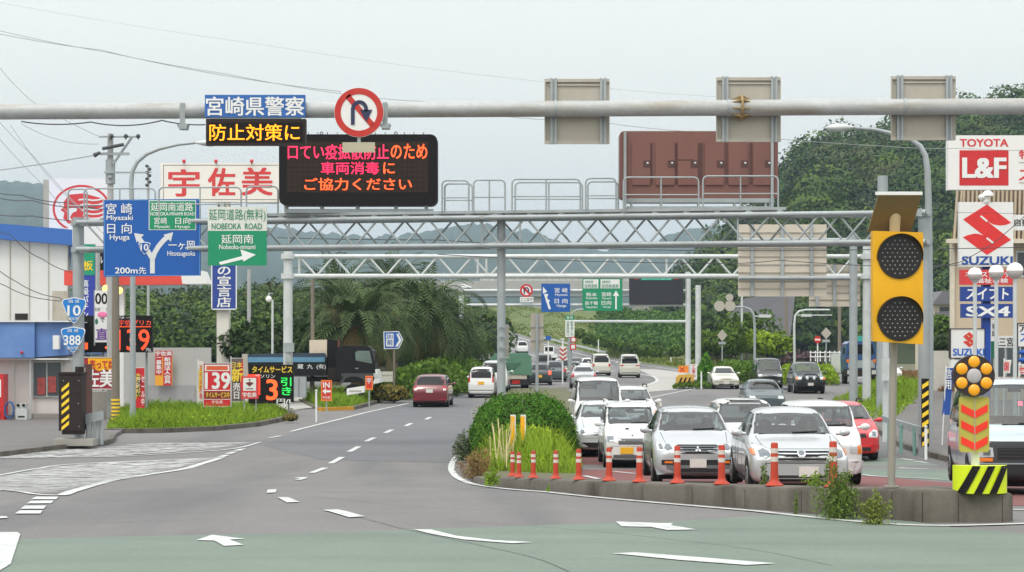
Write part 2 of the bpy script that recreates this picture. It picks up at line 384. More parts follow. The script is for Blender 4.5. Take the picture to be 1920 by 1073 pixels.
# far side markings of the oncoming carriageway
for pts in ([(1212, 748), (1290, 732), (1350, 724)], [(1352, 752), (1362, 749)], [(1388, 738), (1402, 735)], [(1432, 727), (1446, 724)], [(1470, 719), (1500, 712)], [(1523, 708), (1545, 703)],
            [(1560, 722), (1585, 716)], [(1597, 714), (1625, 706)], [(1640, 700), (1690, 690)], [(1460, 712), (1520, 700), (1585, 690), (1650, 684)]):
    mark('road_marking', pts, .16)
for pts in ([(1108, 838), (1140, 842)], [(1098, 848), (1128, 851)], [(1150, 885), (1190, 889)], [(1096, 893), (1122, 899)], [(1330, 891), (1345, 893)], [(1616, 891), (1660, 895), (1760, 899)], [(1786, 884), (1920, 897)], [(1686, 878), (1740, 881)], [(1870, 957), (1990, 958)], [(1690, 861), (1712, 864)], [(1716, 866), (1740, 869)]):
    mark('road_marking', pts, .15)

# pale paved gore between the two carriageways
sheet('paved_gore', gp([(1190, 690), (1240, 694), (1290, 700), (1285, 722), (1268, 731), (1180, 738), (1150, 733), (1210, 722), (1232, 715), (1222, 705)]), .01, m_gravel)
mark('road_edge_line', [(1150, 735), (1200, 726), (1226, 718), (1232, 713), (1222, 706), (1190, 700)], .25, lvl=.02)

# left pavement with kerb
wl = [tuple(G(x, y)[:2]) for x, y in ((-200, 870), (-60, 863), (0, 857), (100, 845), (196, 835), (208, 831), (213, 823), (240, 806), (262, 794))]
sheet('sidewalk', wl+[(-30, 85), (-40, 85)], .13, m_walk, slab=.2)
sheet('kerb', stripe_pts(wl[:7], .16), .15, m_kerb, slab=.2)
bed = gp([(190, 813), (300, 812), (400, 808), (480, 800), (530, 790), (549, 780), (545, 772), (470, 764), (200, 770)])
sheet('planting_bed', bed, .1, m_soil, slab=.2)
sheet('kerb', stripe_pts(bed[:7], .18), .16, m_kerb, slab=.22)
bed2 = gp([(600, 771), (660, 769), (700, 758), (724, 750), (722, 744), (620, 746), (560, 752)])
sheet('planting_bed', bed2, .1, m_soil, slab=.2)
sheet('kerb', stripe_pts(bed2[1:5], .2), .16, m_kerb, slab=.22)
sheet('kerb', stripe_pts([bed2[0], bed2[1]], .3), .16, m_kerby, slab=.22)
sheet('kerb', stripe_pts(gp([(726, 748), (758, 744)]), .3), .16, m_kerby, slab=.22)
sheet('kerb', stripe_pts(gp([(756, 745), (800, 738), (850, 732), (890, 726), (930, 716), (960, 706)]), .2), .16, m_kerb, slab=.22)
sheet('forecourt', [(-45, 66), (-12, 80), (-9, 100), (-9, 112), (-60, 112)], .03, m_gravel)
# right pavement
wr = gp([(1640, 806), (1690, 838), (1740, 856), (1790, 868), (1990, 900)])
sheet('sidewalk', [tuple(G(1600, 770)[:2])]+wr+[(30, 45), (60, 60), (60, 130), (24, 128), (20, 100)], .13, m_walk, slab=.2)
sheet('kerb', stripe_pts(wr, .18), .15, m_kerb, slab=.22)

# ---- the ramp climbing left to the viaduct
RL = [P(1330, 700, 200), P(1267, 694, 225), P(1167, 680, 260), P(1100, 667, 300), P(977, 634, 390), P(912, 613, 460), P(860, 598, 540), P(790, 580, 640)]
rv = []; rf = []
def ramp_pt(t, off):
    i = min(int(t), len(RL)-2); a = RL[i].lerp(RL[i+1], t-i); dr = RL[i+1]-RL[i]; nrm = Vector((dr.y, -dr.x, 0)).normalized()
    return a+nrm*off
NT = 42
for k in range(NT+1):
    t = (len(RL)-1)*k/NT
    for off in (2.0, 0, -5, -10, -16, -17.5): rv.append(ramp_pt(t, off)+Vector((0, 0, .03 if off < 2 else 0)))
rf = [(k*6+j, k*6+j+1, k*6+j+7, k*6+j+6) for k in range(NT) for j in range(5)]
struct('ramp_road', (rv, rf), m_asph)
def ramp_line(off, wd, t0=0, t1=7, name='ramp_edge_line', dash=None):
    v = []; f = []
    n = 60
    for k in range(n+1):
        t = t0+(t1-t0)*k/n
        for o_ in (off-wd/2, off+wd/2): v.append(ramp_pt(t, o_)+Vector((0, 0, .06)))
    f = [(2*k, 2*k+1, 2*k+3, 2*k+2) for k in range(n) if not dash or (k % dash) < dash/2]
    struct(name, (v, f), m_mark)
ramp_line(-.3, .28); ramp_line(-4.6, .22, dash=6); ramp_line(-8.2, .22); ramp_line(-15.5, .22)
# ramp side wall and the grassy embankment beyond it
m_grassy = M('embankment_grass', (84, 100, 40), .95, 0, .4, .22, .6, 6, dirt=((108, 100, 54), .75, .12), detail=9)
ev = []; r0 = [(rv[6*k]) for k in range(NT+1)]
crest = [(1440, 694, 250), (1390, 678, 280), (1290, 655, 300), (1190, 625, 350), (1110, 600, 400), (985, 576, 480), (905, 572, 540), (850, 570, 640)]
cp = [P(*c) for c in crest]
for k in range(NT+1):
    t = (len(cp)-1)*k/NT; i = min(int(t), len(cp)-2); c = cp[i].lerp(cp[i+1], t-i); b = rv[6*k]
    for j in range(9):
        s = j/8; p = b.lerp(c, s); p = p+Vector((0, 0, (math.sin(s*math.pi)*.3+nrg.normal(0, .12)*(0 < j)))); ev.append(p)
    ev.append(c+Vector((30, 60, -.5)))
ef = [(k*10+j, k*10+j+1, k*10+j+11, k*10+j+10) for k in range(NT) for j in range(9)]
struct('embankment', (ev, ef), m_grassy, 180)
lv = []
for k in range(NT+1):
    b = Vector(rv[6*k+5]); lv += [b, b+Vector((-4, -1, -b.z-.2))]
struct('ramp_bank', (lv, [(2*k, 2*k+1, 2*k+3, 2*k+2) for k in range(NT)]), m_grassy)

# ---- hazy mountains
m_mtn = M('mountain_woods', (38, 60, 46), .95, 0, .5, .012, 0, 40, detail=12)
def ridge(name, prof, d0, d1, nx, ny, amp, mat, seed):
    xs = np.linspace(prof[0][0], prof[-1][0], nx); ry = np.interp(xs, [p[0] for p in prof], [p[1] for p in prof])
    g = np.random.default_rng(seed); v = []
    w_ = g.normal(0, 1, (ny, nx))
    for _ in range(2): w_ = (w_+np.roll(w_, 1, 1)+np.roll(w_, -1, 1)+np.roll(w_, 1, 0)+np.roll(w_, -1, 0))/5*1.6
    for j in range(ny):
        s = j/(ny-1)
        for i in range(nx):
            d = d0+(d1-d0)*s; zt = PZ(ry[i], d1); u = xs[i]
            fold = .12*math.sin(u*.021+2*s+seed)+.08*math.sin(u*.047-3*s)
            z = (zt+3)*min(1, max(0, s**1.15+fold*s*(1-s)*2.2))-3+w_[j, i]*amp*(s > 0)
            v.append((PX(u, d), d, z))
    for i in range(nx): v.append((PX(xs[i], d1)*1.2, d1*1.25, -5))
    f = [(j*nx+i, j*nx+i+1, (j+1)*nx+i+1, (j+1)*nx+i) for j in range(ny) for i in range(nx-1)]
    struct(name, (v, f), mat, 180)
ridge('mountains', [(-700, 300), (-300, 318), (0, 338), (60, 345), (130, 370), (200, 392), (300, 402), (420, 412), (500, 425), (580, 436), (700, 445), (800, 436), (860, 424), (915, 423), (975, 430), (1065, 455), (1130, 470), (1222, 455), (1284, 433), (1331, 424), (1400, 418), (1500, 410), (1700, 400), (2300, 380)], 1100, 2600, 520, 26, 2.2, m_mtn, 5)

# ---- median nose: low concrete wall
wallpx = [(868, 893, 891), (900, 910, 896), (918, 914, 894), (960, 916, 896), (1000, 919, 897.5), (1100, 930, 902), (1200, 938, 906), (1300, 946, 909), (1400, 954, 912), (1500, 962, 915), (1600, 970, 917), (1668, 975, 918), (1730, 980, 918), (1800, 980, 921), (1880, 980, 924), (1899, 978, 925)]
base = [G(x, yb) for x, yb, yt in wallpx]; hts = [max(.05, (yb-yt)*b.y/F*1.02) for (x, yb, yt), b in zip(wallpx, base)]
wv = []
for i, (b, h) in enumerate(zip(base, hts)):
    t = (base[min(i+1, len(base)-1)]-base[max(i-1, 0)]); nrm = Vector((-t.y, t.x, 0)).normalized()
    if nrm.y < 0: nrm = -nrm
    wd = .55 if i < 11 else .8
    q = [b+Vector((0, 0, -.1)), b+Vector((0, 0, h-.05)), b+nrm*.03+Vector((0, 0, h-.012)), b+nrm*.09+Vector((0, 0, h)), b+nrm*(wd-.06)+Vector((0, 0, h)), b+nrm*wd+Vector((0, 0, h-.05)), b+nrm*wd+Vector((0, 0, -.1))]
    wv += q
n7 = len(base)
wf = [(i*7+j, (i+1)*7+j, (i+1)*7+j+1, i*7+j+1) for i in range(n7-1) for j in range(6)]+[tuple(range(6, -1, -1)), tuple((n7-1)*7+j for j in range(7))]
kw_ = solo('kerb_wall', (np.array([tuple(v) for v in wv]), wf), m_kerb, 'weathered low concrete kerb wall with grime streaks around the median nose', 'kerb wall', smooth=40)
def wall_top(px):
    xs = [p[0] for p in wallpx]; i = max(0, min(len(xs)-2, int(np.searchsorted(xs, px))-1)); t = (px-xs[i])/(xs[i+1]-xs[i])
    b = base[i].lerp(base[i+1], t); h = hts[i]+(hts[i+1]-hts[i])*t; return Vector((b.x, b.y+.25, b.z+h))
jm = MB()
for i, (a, b_) in enumerate(zip(base[1:-1], base[2:])):
    for s_ in (.02+.06*math.sin(i*5.1),):
        p = a.lerp(b_, s_); h = hts[i+1]+(hts[i+2]-hts[i+1])*s_; dr = (b_-a).normalized()
        q = [p-dr*.006, p+dr*.006]; jm.add([(v.x, v.y-.004, v.z+dz) for dz in (-.02, h-.05) for v in q], [(0, 1, 3, 2)])
part('joint_line', jm, M('joint_grime', (56, 53, 47), .95, 0, .4, 9), kw_)
median = [tuple(base[0][:2]), tuple(base[3][:2]), (base[5].x, base[5].y+.3), (PX(1090, 46), 47), (PX(1085, 60), 60), (PX(1100, 100), 100), (PX(1060, 125), 125), (PX(960, 125), 125), (PX(900, 90), 90), (PX(880, 60), 60), (PX(872, 48), 48)]
sheet('median_bed', median, .12, m_soil, slab=.2)
# ================================================================ overhead pipe gantry with signs (nearest)
def dp(px): return 38.5-1.0*px/1920
PIPE = [P(-620, 213, dp(-620)), P(2500, 196.5, dp(2500))]
t = thing('pipe_gantry', 'weathered thick horizontal steel pipe spanning the whole road above the traffic', 'sign gantry', (0, 38, zg(38)))
mb = MB(); mb.cyl(PIPE[0], PIPE[1], .15, n=24); part('beam', mb, m_pipe, t, 60)
for e_ in PIPE:
    mb = MB(); mb.cyl((e_.x, e_.y, zg(38)), (e_.x, e_.y, e_.z+.3), .2, .17, n=20); part('post', mb, m_pipe, t, 60)
def pipe_z(px): return PZ(213-16.5*(px+620)/3120, dp(px))
m_rust = M('rusty_flange', (152, 132, 92), .8, .1, .25, 8, dirt=((110, 80, 50), .6, 9))
fl = MB(); d0 = dp(1390); cx = PX(1390, d0); cz = pipe_z(1390)
fl.cyl((cx-.02, d0, cz), (cx+.02, d0, cz), .235, n=24)
for i in range(8):
    a = i*math.pi/4+.2; c_, s_ = math.cos(a), math.sin(a)
    for sgn in (-1, 1):
        fl.add([(cx+sgn*.02, d0+.15*c_, cz+.15*s_), (cx+sgn*.2, d0+.15*c_, cz+.15*s_), (cx+sgn*.02, d0+.23*c_, cz+.23*s_),
                (cx+sgn*.02, d0+.15*c_+.02*s_, cz+.15*s_-.02*c_), (cx+sgn*.2, d0+.15*c_+.02*s_, cz+.15*s_-.02*c_), (cx+sgn*.02, d0+.23*c_+.02*s_, cz+.23*s_-.02*c_)],
               [(0, 1, 2), (3, 5, 4), (1, 4, 5, 2), (0, 2, 5, 3), (0, 3, 4, 1)])
part('flange', fl, m_rust, t, 40)
mb = MB()
for px in (15, 103, 160, 214, 292, 310, 327, 610, 1058): 
    d_ = dp(px); x = PX(px, d_); z = pipe_z(px); mb.cyl((x-.012, d_, z), (x+.012, d_, z), .155, n=20)
part('pipe_band', mb, m_galv2, t, 40)
mb = MB()
sag = lambda x0, x1, y0, y1, s, n=14: [(x0+(x1-x0)*i/n, y0+(y1-y0)*i/n+s*4*(i/n)*(1-i/n)) for i in range(n+1)]
for pts in (sag(40, 170, 228, 229, 5), sag(170, 304, 229, 226, 8), sag(304, 385, 226, 234, 3)):
    mb.tube([P(x, y, dp(x)-.05) for x, y in pts], .012, 5)
part('cable', mb, m_wire, t)

def back_panel(x0, y0, x1, y1, label):
    d = dp((x0+x1)/2)+.22
    t = thing('road_sign', label, 'sign', (PX((x0+x1)/2, d), d, PZ(y1, d)), 'square sign panels seen from behind on the pipe gantry')
    mb = MB(); rect(mb, (x0, y0, x1, y1), d, .03); part('panel', mb, m_back, t)
    mb = MB()
    for r in ((x0, y0, x1, y0+6), (x0, y1-6, x1, y1), (x0, y0+6, x0+2, y1-6)): rect(mb, r, d-.05, .05)
    for k in (.0, .48): rect(mb, (x0+8, y0+10+k*(y1-y0), x1-8, y0+13+k*(y1-y0)), d-.03, .03)
    part('frame', mb, m_back, t)
    for fx in (.14, .90):
        mb = MB(); xc = x0+fx*(x1-x0)
        rect(mb, (xc-6, y0-2, xc-2, y1), d-.09, .09); rect(mb, (xc+2, y0-2, xc+6, y1), d-.09, .09); rect(mb, (xc-2, y0, xc+2, y1), d-.06, .06)
        part('bracket', mb, m_galv, t)
        mb = MB(); zc = pipe_z(xc); mb.cyl((PX(xc+3, d)-.02, d-.22, zc), (PX(xc+3, d)+.02, d-.22, zc), .162, n=20); part('clamp', mb, m_rust if fx > .5 else m_galv, t, 40)
back_panel(1021, 148, 1143, 270, 'square sign seen from behind on the pipe, between the roundel and brown board')
back_panel(1343, 145, 1464, 266, 'square sign panel seen from behind, behind the rusty pipe flange')
back_panel(1671, 143, 1792, 263, 'square sign panel seen from behind, above the yellow twin-lamp beacon')

d = dp(480)-.3
t = thing('police_sign', 'blue police name board with white Japanese characters mounted on the pipe', 'sign', (PX(479, d), d, PZ(220, d)))
mb = MB(); rect(mb, (384, 178, 572, 220), d, .12); part('panel', mb, M('police_blue', (38, 98, 172), .45), t)
tp('宮崎県警察', (387, 182, 570, 217), d, m_letter, t, .035)
mb = MB(); rect(mb, (394, 219, 564, 223), d+.02, .08); part('bracket', mb, m_galv, t)
t = thing('led_message_board', 'small dark message board with amber characters hanging under the blue police sign', 'message board', (PX(480, d), d, PZ(272, d)))
mb = MB(); rect(mb, (386, 223, 573, 272), d, .22); part('housing', mb, m_dark, t)
mb = MB(); rect(mb, (391, 230, 568, 267), d-.004, .003); part('screen', mb, m_black, t)
tp('防止対策に', (393, 233, 562, 264), d, m_amber, t, .012)
d = dp(673)-.3
t = thing('no_u_turn_sign', 'round red and white no U-turn sign clamped to the pipe', 'road sign', (PX(673, d), d, PZ(286, d)))
c = (PX(673, d), PZ(211, d)); r = 46.5*d/F
mb = MB(); mb.disc(c, r, d, d+.02, 56); part('disc', mb, m_white, t)
mb = MB(); mb.ring(c, r*.735, r*.985, d-.008, d-.002, 56); part('red_ring', mb, M('faded_sign_red', (186, 38, 34), .45, dirt=((176, 76, 46), .5, 3)), t)
mb = MB(); poly(mb, [(648, 184), (655, 176), (702, 231), (695, 239)], d); part('red_bar', mb, MATS['faded_sign_red'], t)
arc = [(661+0*i, 235-i*6) for i in range(6)]+[(674-13.5*math.cos(R(a)), 203-13.5*math.sin(R(a))) for a in range(20, 181, 20)]
mb = MB(); poly(mb, band([(661.5, 234)]+[(674-12.5*math.cos(R(a)), 205-13.5*math.sin(R(a))) for a in range(0, 181, 18)]+[(686.5, 209)], 7), d-.009); poly(mb, [(675, 206), (698, 206), (687, 229)], d-.009)
part('arrow', mb, M('navy_arrow', (36, 44, 78), .45), t)
mb = MB(); rect(mb, (642, 267, 703, 286), d-.02, .015); part('small_plate', mb, M('blank_plate', (176, 172, 150), .6, dirt=((140, 130, 100), .5, 3)), t)
mb = MB(); rect(mb, (670, 250, 676, 268), d+.021, .02); part('bracket', mb, m_galv, t)
for px, py, lab in ((342, 233, 'small grey traffic sensor under the pipe beside the blue police sign'), (722, 232, 'small grey traffic sensor under the pipe beside the no U-turn sign')):
    d = dp(px)
    t = thing('traffic_sensor', lab, 'traffic sensor', (PX(px, d), d, PZ(py+8, d)), 'sensors hung from the pipe gantry')
    mb = MB(); rect(mb, (px-5, py-38, px+5, py), d-.17, .02); rect(mb, (px-4, py-40, px+4, py-33), d-.15, .3); part('bracket', mb, m_galv, t)
    mb = MB(); rect(mb, (px-10, py, px+10, py+4), d-.2, .2); rect(mb, (px-7, py+4, px+8, py+9), d-.25, .25); part('sensor_box', mb, m_galv, t)

# ================================================================ truss gantry with walkway and the big message boards
def dg_(px): return 61.5-4.5*(px-145)/1588
def gz_(py): return PZ(py, 59.25)
m_g = m_galv
zt, zb_ = gz_(410), gz_(462)
t = thing('truss_gantry', 'tall grey truss gantry on three posts carrying the big message boards', 'sign gantry', (PX(940, 59.25), 59.25, zg(59)))
def GP(px, z, off=0): return Vector((PX(px, dg_(px)), dg_(px)+off, z))
for z, r, nm in ((zt, .07, 'top_chord'), (zb_, .072, 'bottom_chord')):
    mb = MB()
    for off in (-.45, .45): mb.cyl(GP(150, z, off), GP(1728, z, off), r, n=14)
    part(nm, mb, m_g, t, 60)
mb = MB(); n = 17
for off, ph in ((-.45, 0), (.45, .5)):
    for i in range(n):
        for a, b in ((i, i+.5), (i+.5, i+1)):
            x0 = 165+(1715-165)*(a+ph)/n; x1 = 165+(1715-165)*(b+ph)/n
            if x1 > 1716: continue
            za, zb2 = (zt, zb_) if a == i else (zb_, zt)
            mb.cyl(GP(x0, za, off), GP(x1, zb2, off), .032, n=7)
for px in (545, 905, 975, 1380): mb.cyl(GP(px, zt, -.45), GP(px, zb_, -.45), .03, n=6)
for i in range(2*n+1):
    px = 165+1550*i/(2*n)
    mb.cyl(GP(px, zt, -.45), GP(px, zt, .45), .03, n=6); mb.cyl(GP(px, zb_, -.45), GP(px, zb_, .45), .03, n=6)
part('bracing', mb, m_g, t, 60)
for px, top, r in ((147, 408, .17), (940, 397, .125), (1733, 393, .17)):
    d = dg_(px); mb = MB(); mb.cyl((PX(px, d), d, zg(d)), (PX(px, d), d, PZ(top, d)), r, n=20)
    for z in (zt, zb_):
        mb.cyl((PX(px, d), d, z-.08), (PX(px, d), d, z+.08), r+.05, n=20)
        mb.box(PX(px, d)-.04, PX(px, d)+.04, d-.5, d+.5, z-.05, z+.05)
        for sx in ((1,) if px < 200 else (-1,) if px > 1700 else (-1, 1)): mb.prism([(PX(px, d)+sx*r, z-.12), (PX(px, d)+sx*(r+.5), z-.03), (PX(px, d)+sx*(r+.5), z+.03), (PX(px, d)+sx*r, z+.12)], d-.5, d-.42)
    part('post', mb, m_g, t, 50)
zw = gz_(399)
mb = MB(); a, b = GP(500, zw), GP(1470, zw)
mb.add([a+Vector((0, -.5, -.05)), b+Vector((0, -.5, -.05)), b+Vector((0, .5, -.05)), a+Vector((0, .5, -.05)), a+Vector((0, -.5, .03)), b+Vector((0, -.5, .03)), b+Vector((0, .5, .03)), a+Vector((0, .5, .03))],
       [(0, 3, 2, 1), (4, 5, 6, 7), (0, 1, 5, 4), (2, 3, 7, 6), (1, 2, 6, 5), (0, 4, 7, 3)])
a, b = GP(150, zw-.1), GP(500, zw-.1); mb.cyl(a, b, .05, n=8)
for px in list(range(530, 1470, 58))+[200, 260, 330, 440]:
    p = GP(px, zt); mb.prism([(p.x-.12, zt+.05), (p.x+.14, zt+.05), (p.x+.05, zw-.05), (p.x-.05, zw-.05)], p.y-.5, p.y-.42)
part('walkway', mb, m_g, t, 40)
def rail(x0, x1, mid, off=-.5, top=340, bot=398):
    mb = MB(); d = dg_((x0+x1)/2)+off; X0, X1 = PX(x0, d), PX(x1, d); Zt, Zb = gz_(top), gz_(bot); q = .13
    pts = [(X0, d, Zb), (X0, d, Zt-q)]+[(X0+q-q*math.cos(R(a)), d, Zt-q+q*math.sin(R(a))) for a in (30, 60, 90)]+[(X1-q+q*math.sin(R(a)), d, Zt-q+q*math.cos(R(a))) for a in (0, 30, 60, 90)]+[(X1, d, Zb)]
    mb.tube(pts, .026, 7); zm = gz_((top+bot)/2+3); mb.cyl((X0, d, zm), (X1, d, zm), .02, n=6)
    if mid: mb.cyl(((X0+X1)/2, d, Zb), ((X0+X1)/2, d, Zt), .024, n=6)
    part('railing', mb, m_g, t, 60)
for x0, x1, mid in ((829, 879, 0), (888, 947, 1), (960, 1088, 1), (1098, 1155, 0), (1169, 1310, 1), (1318, 1459, 1)): rail(x0, x1, mid)
for x0, x1, mid in ((832, 884, 0), (964, 1090, 1), (1100, 1157, 0)): rail(x0+2, x1+2, mid, .5, 341)
for x0, x1, mid in ((128, 163, 0), (158, 291, 1), (298, 452, 1), (462, 521, 0)): rail(x0, x1, mid, -.5, 346, 404)
# message board (front) -------------------------------------------------
m_shell = M('board_shell', (20, 17, 20), .5, 0, .1, spec=.2)
d = dg_(670)-.6
t = thing('message_board', 'large dark variable message board with red and orange Japanese text on the truss gantry', 'message board', (PX(671, d), d, zw))
mb = MB(); rrect(mb, (523, 252, 820, 385), d, .75, .2); part('housing', mb, m_shell, t, 30)
mb = MB(); rect(mb, (538, 266, 803, 361), d-.006, .004)
part('screen', mb, M('led_screen', (50, 40, 34), .7, 0, .15, 60, spec=.2), t)
mb = MB()
for i in range(1, 27): rect(mb, (538+265*i/27-.35, 266, 538+265*i/27+.35, 361), d-.009, .003)
for i in range(1, 10): rect(mb, (538, 266+95*i/10-.35, 803, 266+95*i/10+.35), d-.0105, .003)
part('screen_grid', mb, m_shell, t)
tp('口てい疫拡散防止', (540, 271, 729, 299), d-.006, m_pink, t, .014); tp('のため', (733, 270, 801, 298), d-.006, m_orange, t, .02)
tp('車両消毒', (602, 304, 711, 327), d-.006, m_pink, t, .014); tp('に', (719, 305, 740, 326), d-.006, m_orange, t, .02)
tp('ご協力ください', (571, 334, 772, 357), d-.006, m_orange, t, .02)
mb = MB()
for px in (537, 604, 671, 743, 800): rect(mb, (px-4, 384, px+2, 397), d+.2, .3)
rect(mb, (534, 392, 812, 399), d+.15, .3); part('stand', mb, m_g, t)
mb = MB()
for px in (601, 741): mb.ring((PX(px, d), PZ(248, d)), .03, .05, d+.3, d+.33, 14)
for px in list(range(560, 800, 18)): rect(mb, (px-.6, 248, px+.6, 253), d+.05, .01)
part('lifting_eye', mb, m_shell, t)
# brown back of the opposite message board ----------------------------------
m_brn = M('brown_enamel', (116, 78, 70), .5, 0, .05, 1.5, dirt=((98, 64, 58), .5, 1.2, (1, 1, .3)))
m_brn2 = M('brown_seam', (78, 50, 46), .6, 0, .05)
d = dg_(1311)+.1
t = thing('message_board', 'brown back of a second message board with six hinged doors', 'message board', (PX(1311, d), d, zw))
mb = MB(); rrect(mb, (1162, 246, 1459, 373), d, .7, .12); part('housing', mb, m_brn, t, 30)
doors = [(1185, 1219), (1229, 1265), (1271, 1308), (1322, 1357), (1366, 1402), (1412, 1447)]
for a_, b_ in doors:
    mb = MB(); rrect(mb, (a_, 267, b_, 347), d-.05, .05, .01); ob = part('door', mb, m_brn, t)
    mb = MB(); rect(mb, (b_-13, 301, b_+1, 302.5), d-.056, .006); rrect(mb, (b_-13, 302, b_+1, 315), d-.058, .008, .04); part('latch', mb, m_brn2, ob)
    mb = MB(); mb.sphere((PX(b_-5, d), d-.07, PZ(306.5, d)), .035, 8, 6); part('handle', mb, m_galv2, ob)
mb = MB()
for px in (1222, 1268, 1312, 1316, 1362, 1408): rect(mb, (px-1.5, 268, px+1.5, 345), d-.02, .02)
rect(mb, (1271, 299, 1300, 300.5), d-.06, .01)
part('seam', mb, m_brn2, t)
for px in (1172, 1448):
    mb = MB(); rect(mb, (px-2.5, 247, px+2.5, 392), d-.12, .1); part('upright', mb, m_g, t)
mb = MB(); rect(mb, (1172, 372, 1452, 380), d-.02, .5); rect(mb, (1176, 387, 1450, 392), d-.02, .5)
for px in (1184, 1240, 1310, 1378, 1436, 1444): rect(mb, (px-2, 379, px+2, 393), d, .2)
part('stand', mb, m_g, t)
# blue direction sign ----------------------------------------------------------
Z6 = lambda pts: [(160+x/2.98, 340+y/2.98) for x, y in pts]
d = dg_(285)-.75
t = thing('direction_sign', 'large blue direction sign with a forked white arrow and green inset', 'road sign', (PX(285, d), d, PZ(518, d)))
def tilted(mb, r, d, dy, th):
    x0, y0, x1, y1 = r; return mb.prism([(PX(x0, d), PZ(y0+dy, d)), (PX(x1, d), PZ(y0, d)), (PX(x1, d), PZ(y1-dy, d)), (PX(x0, d), PZ(y1, d))], d, d+th)
mb = MB(); tilted(mb, (194, 373, 376, 519), d, 2, .06); part('panel', mb, m_sblue, t)
mb = MB(); mb.ring  # noqa
for r in ((195.5, 375, 374.5, 376), (195.5, 516.2, 374.5, 517.2), (195.5, 375, 196.5, 517), (373.8, 375, 374.8, 517)): rect(mb, r, d-.006, .005)
part('border', mb, M('pale_blue_line', (96, 150, 205), .5), t)
mb = MB(); rect(mb, (279, 376, 367.5, 431.5), d-.007, .006); rp_ = part('inset_border', mb, m_letter, t)
mb = MB(); rect(mb, (280.2, 377.2, 366.3, 430.3), d-.012, .004); part('green_inset', mb, m_sgreen, t)
for b_, r, bo in (('宮 崎', (199, 381.5, 248, 402), .012), ('Miyazaki', (200, 404, 249, 415.5), .02), ('日 向', (201, 419, 247, 438), .012), ('Hyuga', (206, 440, 243, 452.5), .02), ('一ヶ岡', (316, 452, 365, 468.5), .012),
                  ('Hitotsugaoka', (314, 471, 366, 482.5), .015), ('200m', (216, 502, 258, 513), .025), ('先', (260, 501, 274, 514), .012)): tp(b_, r, d, m_letter, t, bo)
for b_, r, bo in (('延岡南道路', (283, 380, 362, 396), .012), ('NOBEOKA-MINAMI ROAD', (282, 398, 365, 404.5), .02), ('宮崎', (289, 408, 313, 420.5), .012), ('日向', (329, 408, 357, 420.5), .012), ('Miyazaki', (290, 422.5, 318, 429), .015), ('Hyuga', (329, 422.5, 356, 429), .015)):
    tp(b_, r, d-.006, m_letter, t, bo)
mb = MB()
for k, pts in enumerate(([(362, 515), (388, 515), (388, 415), (362, 425)], band([(375, 432), (352, 395), (318, 345), (300, 318)], 27), [(273, 290), (328, 298), (287, 342)],
            band([(377, 430), (388, 400), (408, 365), (436, 332), (462, 308)], 27), [(491, 285), (437, 299), (478, 338)])): poly(mb, Z6(pts), d-.0012*k)
part('arrow', mb, M('arrow_grey_white', (206, 210, 210), .5), t)
def shield(cx, cy, w, h, k=10):
    cor = [(cx-w*.5, cy-h*.40), (cx+w*.5, cy-h*.40), (cx, cy+h*.56)]; out = []
    for i in range(3):
        p0 = cor[i-1]; p1 = cor[i]; p2 = cor[(i+1) % 3]
        f = .26; a = (p1[0]+(p0[0]-p1[0])*f, p1[1]+(p0[1]-p1[1])*f); b = (p1[0]+(p2[0]-p1[0])*f, p1[1]+(p2[1]-p1[1])*f)
        for j in range(k+1):
            u = j/k; out.append(tuple((1-u)**2*a[m]+2*u*(1-u)*p1[m]+u*u*b[m] for m in range(2)))
        m_ = ((b[0]+p2[0]+(p1[0]-p2[0])*f)/2, (b[1]+p2[1]+(p1[1]-p2[1])*f)/2)
        mid = ((p1[0]+p2[0])/2, (p1[1]+p2[1])/2); ctr = (cx, cy); out.append((mid[0]+(mid[0]-ctr[0])*.12, mid[1]+(mid[1]-ctr[1])*.12))
    return out
mb = MB(); poly(mb, shield(*Z6([(331, 374)])[0], 27, 27), d-.012); part('shield_border', mb, m_letter, t)
mb = MB(); poly(mb, shield(*Z6([(331, 374)])[0], 24, 24), d-.02); part('shield', mb, m_sblue, t)
tp('10', (264, 458, 278, 470), d-.03, m_letter, t, .025)
mb = MB()
for px in (225, 345): rect(mb, (px-3, 400, px+3, 470), d+.061, .2)
part('bracket', mb, m_g, t)
# green expressway sign
d = dg_(445)-.75
t = thing('expressway_sign', 'green and white expressway sign with a white arrow pointing sideways', 'road sign', (PX(445, d), d, PZ(498, d)))
mb = MB(); rect(mb, (390, 433, 500, 498), d, .06); part('green_panel', mb, m_sgreen, t)
mb = MB(); rect(mb, (389.5, 388, 500.5, 433), d, .06); part('white_panel', mb, M('grey_white_sheet', (208, 212, 204), .45), t)
tp('延岡道路(無料)', (392, 392, 498, 416), d, m_gltr, t, .008); tp('NOBEOKA  ROAD', (397, 419, 491, 430), d, m_gltr, t, .02)
tp('延岡南', (415, 440, 475, 457), d, m_letter, t, .01, ); tp('Nobeoka-minami', (411, 458.5, 479, 467.5), d, m_letter, t, .012)
Z3 = lambda pts: [(360+x/2.682, 150+y/2.682) for x, y in pts]
mb = MB(); poly(mb, Z3([(135, 917), (252, 886), (258, 902), (143, 930)]), d); poly(mb, Z3([(244, 853), (321, 879), (258, 914), (252, 886)]), d-.0012); part('arrow', mb, m_letter, t)
mb = MB(); rect(mb, (412, 380, 420, 470), d+.061, .2); rect(mb, (470, 395, 478, 470), d+.061, .2); part('bracket', mb, m_g, t)
